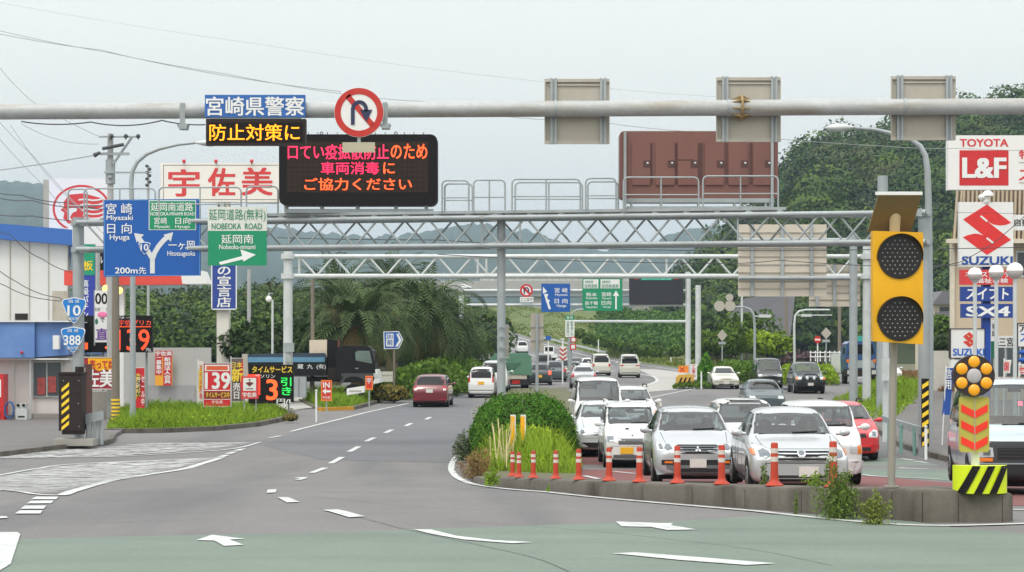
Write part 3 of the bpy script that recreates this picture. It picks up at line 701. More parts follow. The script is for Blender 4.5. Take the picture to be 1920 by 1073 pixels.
# route shields on the gantry post
for nm_, cy, hw, label in (('10', 586, 27, 'blue triangular route shield reading 10, above the 388 shield'), ('388', 641, 27, 'blue triangular route shield reading 388 on the gantry post')):
    d = dg_(147)-.25; dd = 2 if nm_ == '388' else 0
    t = thing('route_shield', label, 'road sign', (PX(139-dd, d), d, PZ(cy+27, d)), 'route shields on the gantry post')
    mb = MB(); mb.prism([(PX(x, d), PZ(y, d)) for x, y in shield(139-dd, cy-4, 55, 55)], d, d+.03); part('rim', mb, m_white, t)
    mb = MB(); poly(mb, shield(139-dd, cy-4, 51, 51), d); part('panel', mb, M('route_blue', (20, 120, 196), .42), t)
    tp(nm_, (127-dd, cy-13, 151-dd, cy+6) if nm_ == '10' else (122-dd, cy-12, 153-dd, cy+6), d-.01, m_letter, t, .03)
    tp('国 道', (129-dd, cy-24, 149-dd, cy-18), d-.01, m_letter, t, .01); tp('ROUTE', (129-dd, cy+9, 148-dd, cy+14.5), d-.01, m_letter, t, .02)
    mb = MB(); rect(mb, (133, cy-8, 153, cy-4), d+.031, .06); part('bracket', mb, m_g, t)

# ================================================================ second, white truss gantry
D2 = 100.0
t = thing('white_truss_gantry', 'pale single-web truss gantry farther back, crossing above the palm trees', 'sign gantry', (PX(1080, D2), D2, zg(D2)))
mb = MB(); mb.cyl((PX(548, D2), D2, PZ(481, D2)), (PX(1622, D2), D2, PZ(481, D2)), .11, n=12); part('top_chord', mb, m_galv2, t, 60)
mb = MB(); mb.cyl((PX(548, D2), D2, PZ(518, D2)), (PX(1622, D2), D2, PZ(518, D2)), .12, n=12); part('bottom_chord', mb, m_galv2, t, 60)
mb = MB(); n = 16
for i in range(n):
    x0 = 561+(1600-561)*i/n; x1 = x0+(1600-561)/n; xm = (x0+x1)/2
    mb.cyl((PX(x0, D2), D2, PZ(481, D2)), (PX(xm, D2), D2, PZ(518, D2)), .055, n=7); mb.cyl((PX(xm, D2), D2, PZ(518, D2)), (PX(x1, D2), D2, PZ(481, D2)), .055, n=7)
for px in (561, 896, 912, 1250): mb.cyl((PX(px, D2), D2, PZ(481, D2)), (PX(px, D2), D2, PZ(518, D2)), .06, n=7)
part('bracing', mb, m_galv2, t, 60)
for px, r, top in ((540, .24, 470), (1625, .21, 452)):
    mb = MB(); mb.cyl((PX(px, D2), D2, zg(D2)), (PX(px, D2), D2, PZ(top, D2)), r, r*.9, n=18)
    for y in (481, 518): mb.cyl((PX(px, D2), D2, PZ(y+5, D2)), (PX(px, D2), D2, PZ(y-5, D2)), r+.1, n=18)
    part('post', mb, m_galv2, t, 50)
mb = MB(); rect(mb, (532, 643, 551, 660), D2-.35, .2); rect(mb, (535, 668, 546, 680), D2-.35, .2); part('junction_box', mb, m_galv, t)
# ================================================================ mast with the big panel seen from behind
D3 = 95.0
def bigback(r, d, nr, label, post=None):
    t = thing('road_sign', label, 'road sign', (PX((r[0]+r[2])/2, d), d, PZ(r[3], d)))
    mb = MB(); rect(mb, r, d, .04); part('panel', mb, M('cream_sign_back', (198, 190, 176), .55, .1, .05, .6), t)
    mb = MB()
    for i in range(1, nr): y = r[1]+(r[3]-r[1])*i/nr; rect(mb, (r[0], y-.7, r[2], y+.7), d-.05, .05)
    part('rib', mb, m_back, t)
    for fx in (.16, .5, .83):
        mb = MB(); xc = r[0]+fx*(r[2]-r[0]); rect(mb, (xc-3, r[1], xc+3, r[3]), d-.12, .12); part('upright', mb, m_galv, t)
    return t
bigback((1384, 421, 1550, 556), D3, 9, 'large cream sign panel seen from behind on the mast arms')
bigback((1517, 496, 1613, 575), D2+.4, 6, 'smaller cream sign panel seen from behind, partly behind the big one')
t = thing('sign_mast', 'grey steel mast with two horizontal arms holding the large cream panel', 'sign mast', (PX(1598, D3), D3, zg(D3)))
mb = MB(); mb.cyl((PX(1598, D3), D3-.3, zg(D3)), (PX(1598, D3), D3-.3, PZ(440, D3)), .20, .18, n=18); part('post', mb, m_galv, t, 50)
for y in (451, 522):
    mb = MB(); mb.cyl((PX(1384, D3), D3-.3, PZ(y, D3)), (PX(1600, D3), D3-.3, PZ(y, D3)), .10, n=12); part('arm', mb, m_galv, t, 50)
# ================================================================ far gantry with blue, green and dark boards
D4 = 158.0
t = thing('far_sign_gantry', 'small distant gantry holding the blue and green signs and dark board', 'sign gantry', (PX(1080, D4), D4, zg(D4)))
for px in (865, 1290):
    mb = MB(); mb.cyl((PX(px, D4), D4, zg(D4)), (PX(px, D4), D4, PZ(510 if px > 1000 else 540, D4)), .21, n=14); part('post', mb, m_galv2, t, 50)
for y, x0, x1 in ((545, 868, 1290), (572, 868, 1290), (603, 1075, 1290)):
    mb = MB(); mb.cyl((PX(x0, D4), D4, PZ(y, D4)), (PX(x1, D4), D4, PZ(y, D4)), .11, n=10); part('beam', mb, m_galv2, t, 50)
d = D4-.35
t = thing('direction_sign', 'small distant blue direction sign with an arrow bearing two route shields', 'road sign', (PX(1042, d), d, PZ(585, d)))
mb = MB(); rect(mb, (1015, 532, 1069, 585), d, .1); part('panel', mb, m_sblue, t)
for b_, r in (('宮 崎', (1040, 540, 1064, 549)), ('Miyazaki', (1041, 551, 1064, 556)), ('日 向', (1040, 560, 1064, 569)), ('Hyuga', (1044, 571, 1062, 577))): tp(b_, r, d, m_letter, t, .02)
mb = MB(); poly(mb, band([(1031, 580), (1022, 552)], 4), d); poly(mb, [(1018, 538), (1026, 547), (1018, 551)], d); poly(mb, shield(1024, 555, 9, 9), d-.008); poly(mb, shield(1027, 566, 9, 9), d-.008); part('arrow', mb, m_letter, t)
t = thing('expressway_sign', 'distant green expressway sign with two white inset plates and an arrow upwards', 'road sign', (PX(1129, d), d, PZ(583, d)))
mb = MB(); rect(mb, (1092, 522, 1167, 583), d, .1); part('panel', mb, m_sgreen, t)
for x in (1094, 1126):
    mb = MB(); rect(mb, (x, 524, x+(28 if x < 1100 else 36), 541), d-.015, .01); part('white_plate', mb, m_white, t)
for b_, r, m_ in (('延岡道路', (1096, 533, 1120, 540), m_gltr), ('延岡南道路', (1128, 533, 1160, 540), m_gltr), ('自動車道', (1097, 526, 1112, 531), m_gltr), ('自動車道', (1129, 526, 1144, 531), m_gltr)): tp(b_, r, d-.02, m_, t, .01)
for b_, r in (('熊本', (1099, 549, 1119, 556)), ('高千穂', (1097, 565, 1121, 572)), ('宮崎', (1128, 548, 1146, 556)), ('日向', (1128, 564, 1146, 572)), ('Kumamoto', (1099, 557, 1120, 561)), ('Takachiho', (1098, 574, 1120, 578)), ('Miyazaki', (1129, 558, 1146, 562)), ('Hyuga', (1131, 574, 1145, 578))): tp(b_, r, d, m_letter, t, .02)
mb = MB(); rect(mb, (1153.5, 552, 1156.5, 580), d-.01, .009); poly(mb, [(1149, 555), (1155, 545), (1161, 555)], d-.012); part('arrow', mb, m_letter, t)
t = thing('message_board', 'distant blank dark message board with a green lit header strip', 'message board', (PX(1230, d), d, PZ(571, d)))
mb = MB(); rect(mb, (1180, 517, 1281, 571), d, .5); part('housing', mb, M('blank_screen', (36, 38, 46), .5), t)
mb = MB(); rect(mb, (1200, 517.5, 1262, 526), d-.02, .015); part('header', mb, M('header_green', (0, 105, 88), .5), t)
tp('延岡南道路', (1203, 518.5, 1259, 525), d-.02, M('header_lettering', (90, 220, 190), .5, emit=.4), t, .02)
mb = MB(); mb.disc((PX(1193, d), PZ(521, d)), .18, d-.05, d); mb.disc((PX(1268, d), PZ(521, d)), .18, d-.05, d); part('warning_lamp', mb, M('dim_red_lamp', (140, 50, 40), .4), t)
t = thing('no_parking_sign', 'small distant round red-rimmed prohibition sign over a white plate', 'road sign', (PX(987, d), d, PZ(567, d)))
c = (PX(987, d), PZ(545, d)); mb = MB(); mb.disc(c, .49, d, d+.03); part('disc', mb, M('sign_sky_blue', (60, 110, 180), .5), t)
mb = MB(); mb.ring(c, .37, .5, d-.01, d-.002); part('red_ring', mb, m_red, t)
mb = MB(); mb.disc(c, .36, d-.004, d-.002); part('inner_disc', mb, m_white, t)
mb = MB(); poly(mb, [(978, 539), (981, 536), (996, 551), (993, 554)], d-.006); part('red_bar', mb, m_red, t)
mb = MB(); poly(mb, band([(983, 551), (983, 543), (985, 540), (989, 540), (991, 543), (991, 549)], 2.4), d-.012); part('arrow', mb, MATS['navy_arrow'], t)
mb = MB(); rect(mb, (975, 557, 1000, 567), d, .03); part('plate', mb, m_white, t)
tp('ここまで', (977, 559, 998, 565), d, m_black, t, .02)
# ================================================================ beacon on the nose
b0 = wall_top(1680); b0.y += .1; d = b0.y
m_box = M('beacon_yellow', (226, 168, 0), .5, 0, .06, 2, dirt=((186, 138, 20), .45, 2.2, (1, 1, .4)))
t = thing('warning_beacon', 'tall yellow two-lamp warning beacon with solar panel on a thin grey pole', 'warning beacon', b0)
mb = MB(); mb.cyl(b0, (PX(1680, d), d, PZ(380, d)), .055, n=16); mb.cyl(b0, b0+Vector((0, 0, .02)), .11, n=16); part('pole', mb, M('beacon_pole', (150, 146, 136), .5, .2, .06), t, 50)
df = d-.28
mb = MB(); mb.prism([(PX(1637, df), PZ(433, df)), (PX(1731, df), PZ(436, df)), (PX(1731, df), PZ(646, df)), (PX(1638, df), PZ(640, df))], df, df+.2); part('housing', mb, m_box, t)
for cy in (482, 599):
    c = (PX(1687, df), PZ(cy, df)); r = 41*df/F
    mb = MB(); mb.disc(c, r, df-.02, df, 56); lens = part('lamp', mb, M('lamp_black', (20, 17, 17), .35), t)
    mb = MB()
    for i in range(-9, 10):
        for j in range(-9, 10):
            x, z = (i+.5*(j % 2))*.070, j*.058
            if math.hypot(x, z) < r*.86: mb.disc((c[0]+x, c[1]+z), .0085, df-.026, df-.021, 8)
    part('dot_pattern', mb, M('led_dot', (170, 172, 176), .3), lens)
    mb = MB(); vs = []; n = 30
    for i in range(n+1):
        a = R(-8+196*i/n); L = .16*max(.12, math.sin(R(180*i/n)))**.6
        for y in (df, df-L): vs.append((c[0]+r*1.03*math.cos(a), y, c[1]+r*1.03*math.sin(a)))
    mb.add(vs, [(2*i, 2*i+1, 2*i+3, 2*i+2) for i in range(n)])
    ob = part('hood', mb, M('lamp_hood', (26, 20, 14), .5), lens); md = ob.modifiers.new('s', 'SOLIDIFY'); md.thickness = .006
# tilted solar panel facing away, its underside towards the road
m_pan = M('panel_underside', (128, 110, 74), .6, 0, .1, 3)
x0, x1 = PX(1640, df), PX(1722, df); zt_, zb3 = PZ(366, df), PZ(430, df)
def slabq(a, b, c, e, th):
    n_ = (Vector(b)-Vector(a)).cross(Vector(e)-Vector(a)).normalized()*th
    return MB().add([a, b, c, e]+[tuple(Vector(v)+n_) for v in (a, b, c, e)], [(0, 1, 2, 3), (7, 6, 5, 4), (0, 4, 5, 1), (1, 5, 6, 2), (2, 6, 7, 3), (3, 7, 4, 0)])
part('solar_panel', slabq((x0-.03, df+.42, zb3), (x1-.03, df+.42, zb3), (x1+.01, df-.16, zt_), (x0+.02, df-.16, zt_), .03), m_pan, t)
mb = MB(); mb.add([tuple(v) for v in ((x0+.10, df+.30, zb3+.115-.012), (x1-.12, df+.30, zb3+.115-.012), (x1-.10, df-.02, zt_-.11-.012), (x0+.12, df-.02, zt_-.11-.012))], [(0, 1, 2, 3)])
part('back_plate', mb, M('panel_plate', (120, 96, 54), .6), t)
mb = MB(); mb.box(x0-.02, x1+.02, df-.185, df-.155, zt_-.012, zt_+.035); part('frame', mb, m_white, t)
mb = MB(); mb.cyl((PX(1683, df), d-.05, PZ(433, df)), (PX(1683, df), d-.12, PZ(385, df)), .075, .085, n=16); part('panel_bracket', mb, M('cream_paint', (204, 190, 150), .5), t, 50)
# flashing disc with chevron plate and striped drum
b1 = wall_top(1838); b1.y += .12; d = b1.y-.35
t = thing('obstruction_marker', 'black disc of six amber lights over red chevrons and a lime striped drum', 'road marker', b1)
m_grn = M('marker_green', (206, 226, 20), .45, 0, .05); m_olive = M('olive_reflector', (176, 168, 70), .4, 0, .08)
mb = MB(); vs = []; n = 24; cxm = PX(1841, d); hw = 51*d/F
for i in range(n+1):
    a = R(-90+180*i/n)
    for z in (PZ(925, d), PZ(873, d)): vs.append((cxm+hw*math.sin(a), d+.14-.28*math.cos(a), z))
mb.add(vs, [(2*i, 2*i+2, 2*i+3, 2*i+1) for i in range(n)]+[tuple(2*i+1 for i in range(n+1))]); drum = part('drum', mb, m_grn, t, 40)
for k in (-.52, .02, .56):
    mb = MB(); vs = []
    for i in range(9):
        s_ = i/8
        for off in (-.14, .14):
            u = max(-.995, min(.995, k+off-.25+.5*s_)); vs.append((cxm+hw*1.03*u, d+.14-.30*math.sqrt(1-u*u), PZ(925, d)+(PZ(873, d)-PZ(925, d))*s_))
    mb.add(vs, [(2*i, 2*i+1, 2*i+3, 2*i+2) for i in range(8)]); part('black_stripe', mb, m_black, drum)
mb = MB(); mb.cyl((cxm-.06, d+.14, PZ(930, d)), (cxm-.06, d+.14, PZ(700, d)), .06, n=14); part('post', mb, m_white, t, 50)
d -= .02
mb = MB(); rrect(mb, (1799, 744, 1855, 848), d, .05, .04); part('chevron_plate', mb, m_olive, t)
mb = MB()
for y in (764, 794, 824): poly(mb, [(1802, y-6), (1828, y+7), (1852, y-6), (1852, y+8), (1828, y+21), (1802, y+8)], d)
part('red_chevron', mb, M('chevron_red', (232, 52, 30), .4), t)
mb = MB(); rect(mb, (1827, 744, 1828.4, 848), d-.012, .004); part('seam', mb, m_back, t)
c = (PX(1825, d), PZ(705, d)); s_ = d/F
mb = MB(); mb.disc(c, 39*s_, d-.05, d+.05, 48); part('disc', mb, M('disc_black', (40, 30, 30), .5), t)
m_al = M('amber_lens', (246, 166, 0), .25, 0, .08, 30, coat=.6)
for i in range(6):
    a = R(90+60*i); cc = (c[0]+26.5*s_*math.cos(a), c[1]+26.5*s_*math.sin(a))
    mb = MB(); mb.sphere((cc[0], d-.05, cc[1]), (11*s_, .03, 11*s_), 20, 10); part('amber_light', mb, m_al, t, 180)
mb = MB(); mb.sphere((c[0], d-.05, c[1]), (14*s_, .03, 14*s_), 24, 10); part('centre_reflector', mb, M('grey_lens', (176, 174, 176), .3), t, 180)

# ---- orange delineator posts on the wall
m_or = M('orange_plastic', (178, 54, 24), .55, 0, .10, 6, dirt=((138, 58, 38), .55, 7)); m_refl = M('reflective_band', (206, 198, 190), .4, 0, .04)
DEL = [(961, 894.5, 46, .9, 'in a touching pair at the far end of the kerb, half hidden'), (973, 895, 46, .9, 'in a touching pair at the far end of the kerb, in front'), (1000, 897.5, 49.5, 1, 'among tall grass, next to the touching pair'), (1042, 898.5, 51.5, 1, 'before the yellow-green grass, between the grass clump and the leaf edge'),
       (1085, 901, 56, 1, 'before the white hatchback, at the end of the green planting'), (1142, 903, 61, 1, 'below the yellow number plate of the small white wagon'), (1199, 905.5, 64, 1, 'beside the front wheel of the silver wagon'),
       (1270, 907, 68, 1, 'before the grille of the silver wagon'), (1353, 908, 72, 1, 'between the silver wagon and the silver sedan'), (1452, 912, 79, 1, 'before the grille of the silver sedan, tallest of the row'), (1562, 914, 84, 1, 'half hidden behind the tall weed')]
for px, py, h, s_, where in DEL:
    b = wall_top(px); d = b.y; H_ = h*d/F; k = H_/.65
    if px == 961: b.y += .25
    b = Vector((PX(px, d), b.y, b.z)); 
    t = thing('delineator_post', 'orange delineator post '+where, 'delineator', b, 'orange delineator posts along the kerb wall')
    mb = MB(); rs = [(.142, 0), (.142, .012), (.108, .035), (.080, .06), (.066, .095), (.061, .14), (.055, .64), (.046, .66), (0, .66)]; n = 18; vs = []
    for r_, z in rs:
        for i in range(n): a = 2*math.pi*i/n; vs.append((b.x+r_*k*math.cos(a), b.y+r_*k*math.sin(a), b.z+z*k))
    mb.add(vs, [(i*n+j, i*n+(j+1) % n, (i+1)*n+(j+1) % n, (i+1)*n+j) for i in range(len(rs)-1) for j in range(n)]); part('post', mb, m_or, t, 40)
    for z in (.37, .50):
        mb = MB(); mb.cyl(b+Vector((0, 0, z*k)), b+Vector((0, 0, (z+.075)*k)), (.0635-.012*(z-.14))*k, n=18); part('reflective_band', mb, m_refl, t, 50)
# two yellow slat posts in the median planting
m_yp = M('yellow_post', (246, 176, 10), .45, 0, .05)
for px, py, top, lab in ((962, 885, 778, 'flat yellow marker post with white edge in the median grass, the taller one'), (981, 870, 778, 'flat yellow marker post with white edge, half sunk in the median grass')):
    d = G(960, 884).y; t = thing('marker_post', lab, 'marker post', (PX(px, d), d, zg(d)), 'yellow marker posts in the median')
    mb = MB(); mb.box(PX(px-5, d), PX(px+3, d), d-.03, d+.03, zg(d), PZ(top+3, d)); part('post', mb, m_yp, t)
    mb = MB(); mb.box(PX(px+3, d)+.001, PX(px+5, d), d-.03, d+.03, zg(d), PZ(top, d)); mb.box(PX(px-5, d), PX(px+3, d), d-.03, d+.03, PZ(top+3, d)+.001, PZ(top, d)); part('white_edge', mb, m_white, t)

# ================================================================ street lamps and poles
def lamp_arm(label, base_px, base_d, pts, r0, r1, head=None, name='street_lamp', mat=None, headlen=.9):
    d = base_d; x = PX(base_px, d); z0 = zg(d)
    t = thing(name, label, 'street lamp', (x, d, z0))
    P3 = [P(px, py, d) for px, py in pts]; mb = MB(); mb.tube([Vector((x, d, z0))]+P3, r0, 12, r1); part('pole', mb, mat or m_galv, t, 60)
    if head:
        hx, hy, dirx = head; c = P(hx, hy, d); mb = MB(); n = 14; prof = [(0, .03), (.1, .06), (.3, .13), (.6, .17), (.85, .13), (1, .03)]; vs = []
        for u, r_ in prof:
            for i in range(n): a = 2*math.pi*i/n; vs.append((c.x+dirx*u*headlen, c.y+r_*math.cos(a), c.z+r_*.75*math.sin(a)-.02*u))
        mb.add(vs, [(i*n+j, i*n+(j+1) % n, (i+1)*n+(j+1) % n, (i+1)*n+j) for i in range(len(prof)-1) for j in range(n)]+[tuple(range(n))[::-1], tuple(range((len(prof)-1)*n, len(prof)*n))]); part('lamp_head', mb, m_galv2, t, 180)
    return t
lamp_arm('street lamp with curved arm reaching out behind the amber message board', 249, 74, [(249, 600), (249, 500), (248, 400), (246, 345), (248, 322), (257, 304), (275, 289), (300, 279), (335, 271), (366, 268)], .11, .05, (366, 268, 1), headlen=.9)
lamp_arm('street lamp whose curved arm passes behind the sign back by the forested hill', 1742, 63, [(1743, 600), (1742, 500), (1741, 380), (1739, 320), (1735, 292), (1725, 274), (1708, 263), (1670, 250), (1640, 243), (1603, 240)], .13, .05, (1603, 239, -1), headlen=.9)
t3_ = lamp_arm('street lamp with hooked arm in the far green verge, nearer the trees', 1415, 140, [(1415, 610), (1413, 590), (1406, 580), (1395, 576), (1345, 575)], .10, .06, None)
t = thing('street_lamp', 'pale street lamp with a flat lamp box and long arm near the fence', 'street lamp', (PX(1490, 150), 150, zg(150)))
mb = MB(); mb.tube([(PX(1490, 150), 150, zg(150))]+[P(*p, 150) for p in ((1489, 610), (1491, 592), (1498, 584), (1510, 581), (1556, 581))], .10, 10, .06); part('pole', mb, m_galv2, t, 60)
mb = MB(); rect(mb, (1503, 589, 1522, 594), 149.8, .4); rect(mb, (1496, 590, 1560, 592), 149.9, .06); part('lamp_head', mb, m_galv2, t)
mb = MB(); rect(mb, (1424, 590, 1446, 595.5), 139.6, .4); rect(mb, (1415, 592, 1425, 594), 139.7, .06); part('lamp_head', mb, m_galv2, t3_)

def pole(name, label, px, d, top, r0, r1, mat, extra=None, base=None):
    t = thing(name, label, 'pole', (PX(px, d), d, zg(d)))
    mb = MB(); mb.cyl((PX(px, d), d, zg(d)), (PX(px, d), d, PZ(top, d)), r0, r1, 14); part('shaft', mb, mat, t, 60)
    return t
t = pole('utility_pole', 'grey concrete utility pole with crossarms above the red billboard', 207, 80, 251, .15, .115, m_pole)
dd = 80
def bar(r, d, th=.1, mat=m_galv, nm='crossarm'):
    mb = MB(); rect(mb, r, d, th); return part(nm, mb, mat, t)
bar((185, 255, 262, 258), dd-.25); bar((188, 286, 242, 291), dd-.25); bar((195, 322, 276, 325), dd-.25)
mb = MB(); mb.cyl(P(247, 258, dd-.2), P(212, 308, dd-.2), .05); part('brace', mb, m_galv, t)
m_ins = M('dark_insulator', (66, 68, 72), .4)
mb = MB()
for px, py in ((209, 257), (236, 257), (259, 257)): mb.sphere((PX(px, dd-.3), dd-.3, PZ(py, dd)), .09, 8, 6); mb.cyl(P(px, 252, dd-.3), P(px, 262, dd-.3), .03, n=6)
part('insulator', mb, m_ins, t)
mb = MB(); mb.cyl(P(192, 279, dd-.3), P(232, 271, dd-.3), .07); mb.cyl(P(176, 292, dd-.3), P(188, 286, dd-.3), .1, .06); part('cable_joint', mb, m_ins, t)
mb = MB(); mb.cyl((PX(207, dd), dd, PZ(345, dd)), (PX(207, dd), dd, PZ(300, dd)), .19, n=14); mb.cyl(P(207, 330, dd-.19), P(207, 334, dd-.19), .1); part('pole_band', mb, m_galv, t, 40)
t = pole('utility_pole', 'slim distant utility pole with an insulator string behind the billboards', 278, 170, 310, .12, .1, m_pole); dd = 170
bar((250, 322, 284, 324), dd-.3)
mb = MB()
for i in range(7): mb.sphere((PX(278+(3 if i % 2 else -3), dd-.3), dd-.3, PZ(312+6*i, dd)), .14, 8, 5)
part('insulator', mb, m_ins, t)
pole('utility_pole', 'weathered wooden pole with striped foot in front of the price board', 217, 76, 514, .16, .13, m_wood)
mb = MB(); d = 76; t = bpy.data.objects['utility_pole.002']
for i in range(6): mb.cyl((PX(217, d), d, zg(d)+.25+i*.14), (PX(217, d), d, zg(d)+.32+i*.14), .172, n=16)
part('yellow_band', mb, m_yel2, t, 40)
pole('utility_pole', 'slim grey pole beside the blue column sign of the filling station', 180, 87, 470, .19, .17, m_pole)
pole('utility_pole', 'thin grey pole in front of the distant woods, beside the tall white pillar', 467, 150, 505, .16, .14, m_pole)
pole('utility_pole', 'thin weathered pole in front of the palm crowns', 586, 104, 524, .10, .09, m_wood)
pole('utility_pole', 'grey wooden pole on the far slope beside the cream panel', 1474, 190, 560, .17, .15, m_wood)
pole('utility_pole', 'grey wooden pole on the far slope behind the smaller cream panel', 1574, 190, 575, .17, .15, m_wood)
pole('steel_pole', 'slim pale pole with round mirrors in front of the dark slope', 1391, 172, 555, .1, .09, m_galv2)
pole('steel_pole', 'pale tall post just behind the thin far gantry post', 1309, 150, 535, .22, .2, m_galv2)
pole('steel_pole', 'wide pale steel column behind the pole of the yellow beacon', 1655, 88, 330, .28, .22, m_galv)
t = pole('steel_pole', 'slim pale post with a white cabinet halfway, behind the yellow beacon', 1661, 64, 640, .11, .1, m_galv2)
mb = MB(); rect(mb, (1654, 672, 1668, 714), 63.7, .15); part('cabinet', mb, m_galv2, t)
t = pole('lamp_post', 'slim post with a round white globe lamp before the woods', 511, 108, 562, .07, .06, m_galv2)
mb = MB(); mb.sphere((PX(504, 108), 108, PZ(561, 108)), .16, 14, 10); part('globe', mb, M('milky_globe', (235, 235, 228), .3), t, 180)
mb = MB(); rect(mb, (503, 549, 512, 551), 108, .06); rect(mb, (502, 551, 506, 557), 108, .06); part('bracket', mb, m_galv, t)
# mirrors / round sign backs over the far verge
for px, py, r, lab in ((1349, 574, 10, 'round sign back on the far arm, the one farther from the bracket lamp'), (1369, 574, 10, 'round sign back on the far arm, under the smaller disc'), (1368, 558, 7, 'small round sign back above its larger twin')):
    d = 139.5; mb = MB(); mb.disc((PX(px, d), PZ(py, d)), r*d/F, d, d+.05); solo('round_sign', mb, m_back, lab, 'road sign', 'round sign backs over the far verge')
for px, py, lab in ((1354, 629, 'grey diamond-shaped sign back on a thin post in the far shrubs'), (1549, 625, 'larger diamond-shaped sign back beside the far wooden pole')):
    d = 160; t = thing('diamond_sign', lab, 'road sign', (PX(px, d), d, zg(d)))
    mb = MB(); poly(mb, [(px-10, py), (px, py-11), (px+10, py), (px, py+11)], d-.1, .03); part('panel', mb, m_back, t)
    mb = MB(); mb.cyl((PX(px, d), d, zg(d)), (PX(px, d), d, PZ(py-10, d)), .05, n=8); rect(mb, (px-7, py+12, px+7, py+17), d-.1, .05); part('post', mb, m_galv, t)
t = thing('no_entry_sign', 'small round red no-entry sign on a white post by the far hedge', 'road sign', (PX(1533, 150), 150, zg(150))); d = 149.9
mb = MB(); mb.disc((PX(1533, d), PZ(637, d)), 6.5*d/F, d-.03, d); part('disc', mb, m_red, t)
mb = MB(); rect(mb, (1528, 635.5, 1538, 638.5), d-.04, .008); part('white_bar', mb, m_white, t)
mb = MB(); mb.cyl((PX(1533, 150), 150, zg(150)), (PX(1533, 150), 150, PZ(632, 150)), .05, n=8); part('post', mb, m_white, t)

# sign backs on posts in the median
for px, r, d, lab, pw in ((1007, (995, 588, 1019, 660), 66, 'tall narrow sign back on a post in the median, beside the truss post', 3),):
    t = thing('road_sign', lab, 'road sign', (PX(px, d), d, zg(d)))
    mb = MB(); rect(mb, r, d+.06, .02); part('panel', mb, m_back, t)
    mb = MB(); mb.cyl((PX(px, d), d, zg(d)), (PX(px, d), d, PZ(588, d)), pw*d/F, n=10); part('post', mb, m_galv, t, 50)
    mb = MB(); [rect(mb, (r[0], y, r[2], y+2), d+.03, .03) for y in (612, 637, 663-5)]; part('bracket', mb, m_galv, t)
t = thing('road_sign', 'narrow grey sign back strapped to the middle truss post', 'road sign', (PX(944, 59.5), 59.5, PZ(672, 59.5)))
mb = MB(); rect(mb, (935.5, 608, 954, 672), 59.6, .02); part('panel', mb, m_back, t)
mb = MB(); [rect(mb, (932, y, 956, y+2), 59.05, .04) for y in (612, 630, 650, 670)]; part('bracket', mb, m_galv, t)

# ================================================================ roadside furniture, left
d = 60.3
t = thing('control_cabinet', 'dark brown roadside cabinet with yellow slanted stripes on a concrete plinth', 'cabinet', (PX(132, d), d, zg(d)+.12))
mb = MB(); rect(mb, (110, 700, 154, 808), d, .6); rect(mb, (108, 698, 156, 702), d-.03, .66); rect(mb, (116, 808, 153, 815), d+.05, .5); part('housing', mb, m_dark, t)
mb = MB()
for y in (729, 743, 757.5, 771.5, 788, 801): poly(mb, [(115.5, y), (129.5, y-12), (129.5, y-5), (115.5, y+6.5)], d)
part('yellow_stripe', mb, m_yel2, t)
mb = MB(); mb.box(PX(102, d), PX(178, d), d-.25, d+.8, zg(d)+.1, zg(d)+.30); part('plinth', mb, m_conc, t)
mb = MB(); [mb.sphere((PX(x, d), d-.005, PZ(y, d)), .018, 8, 5) for x, y in ((119, 714), (148, 714), (147, 757), (148, 800))]; part('screw', mb, m_galv, t)
mb = MB(); mb.cyl((PX(145, d), d+.3, PZ(698, d)), (PX(145, d), d+.3, PZ(688, d)), .13, n=14); part('cable_neck', mb, m_dark, t, 50)
d = 60.8
t = thing('guardrail_end', 'short grey guardrail end on stubby posts beside the striped cabinet', 'guardrail', (PX(178, d), d, zg(d)+.13))
mb = MB(); mb.add([(PX(157, d), d, PZ(797, d)), (PX(196, d), d-.2, PZ(786, d)), (PX(196, d), d-.2, PZ(770, d)), (PX(157, d), d, PZ(777, d)), (PX(157, d), d+.08, PZ(797, d)), (PX(196, d), d-.12, PZ(786, d)), (PX(196, d), d-.12, PZ(770, d)), (PX(157, d), d+.08, PZ(777, d))], [(0, 1, 2, 3), (7, 6, 5, 4), (0, 4, 5, 1), (2, 6, 7, 3), (0, 3, 7, 4), (1, 5, 6, 2)]); part('rail', mb, m_galv, t)
for px in (164, 173, 182, 190):
    mb = MB(); mb.cyl((PX(px, d), d+.05, zg(d)+.1), (PX(px, d), d+.05, PZ(788, d)), .055, n=10); part('post', mb, m_galv, t, 50)
t = thing('steel_column', 'dark rusty steel column behind the striped cabinet', 'column', (PX(163, 66), 66, zg(66)))
mb = MB(); rect(mb, (157, 683, 170, 790), 66, .25); part('shaft', mb, M('rust_brown', (84, 54, 50), .7), t)
mb = MB(); rect(mb, (158.5, 690, 160, 780), 65.98, .015); part('edge_strip', mb, m_back, t)

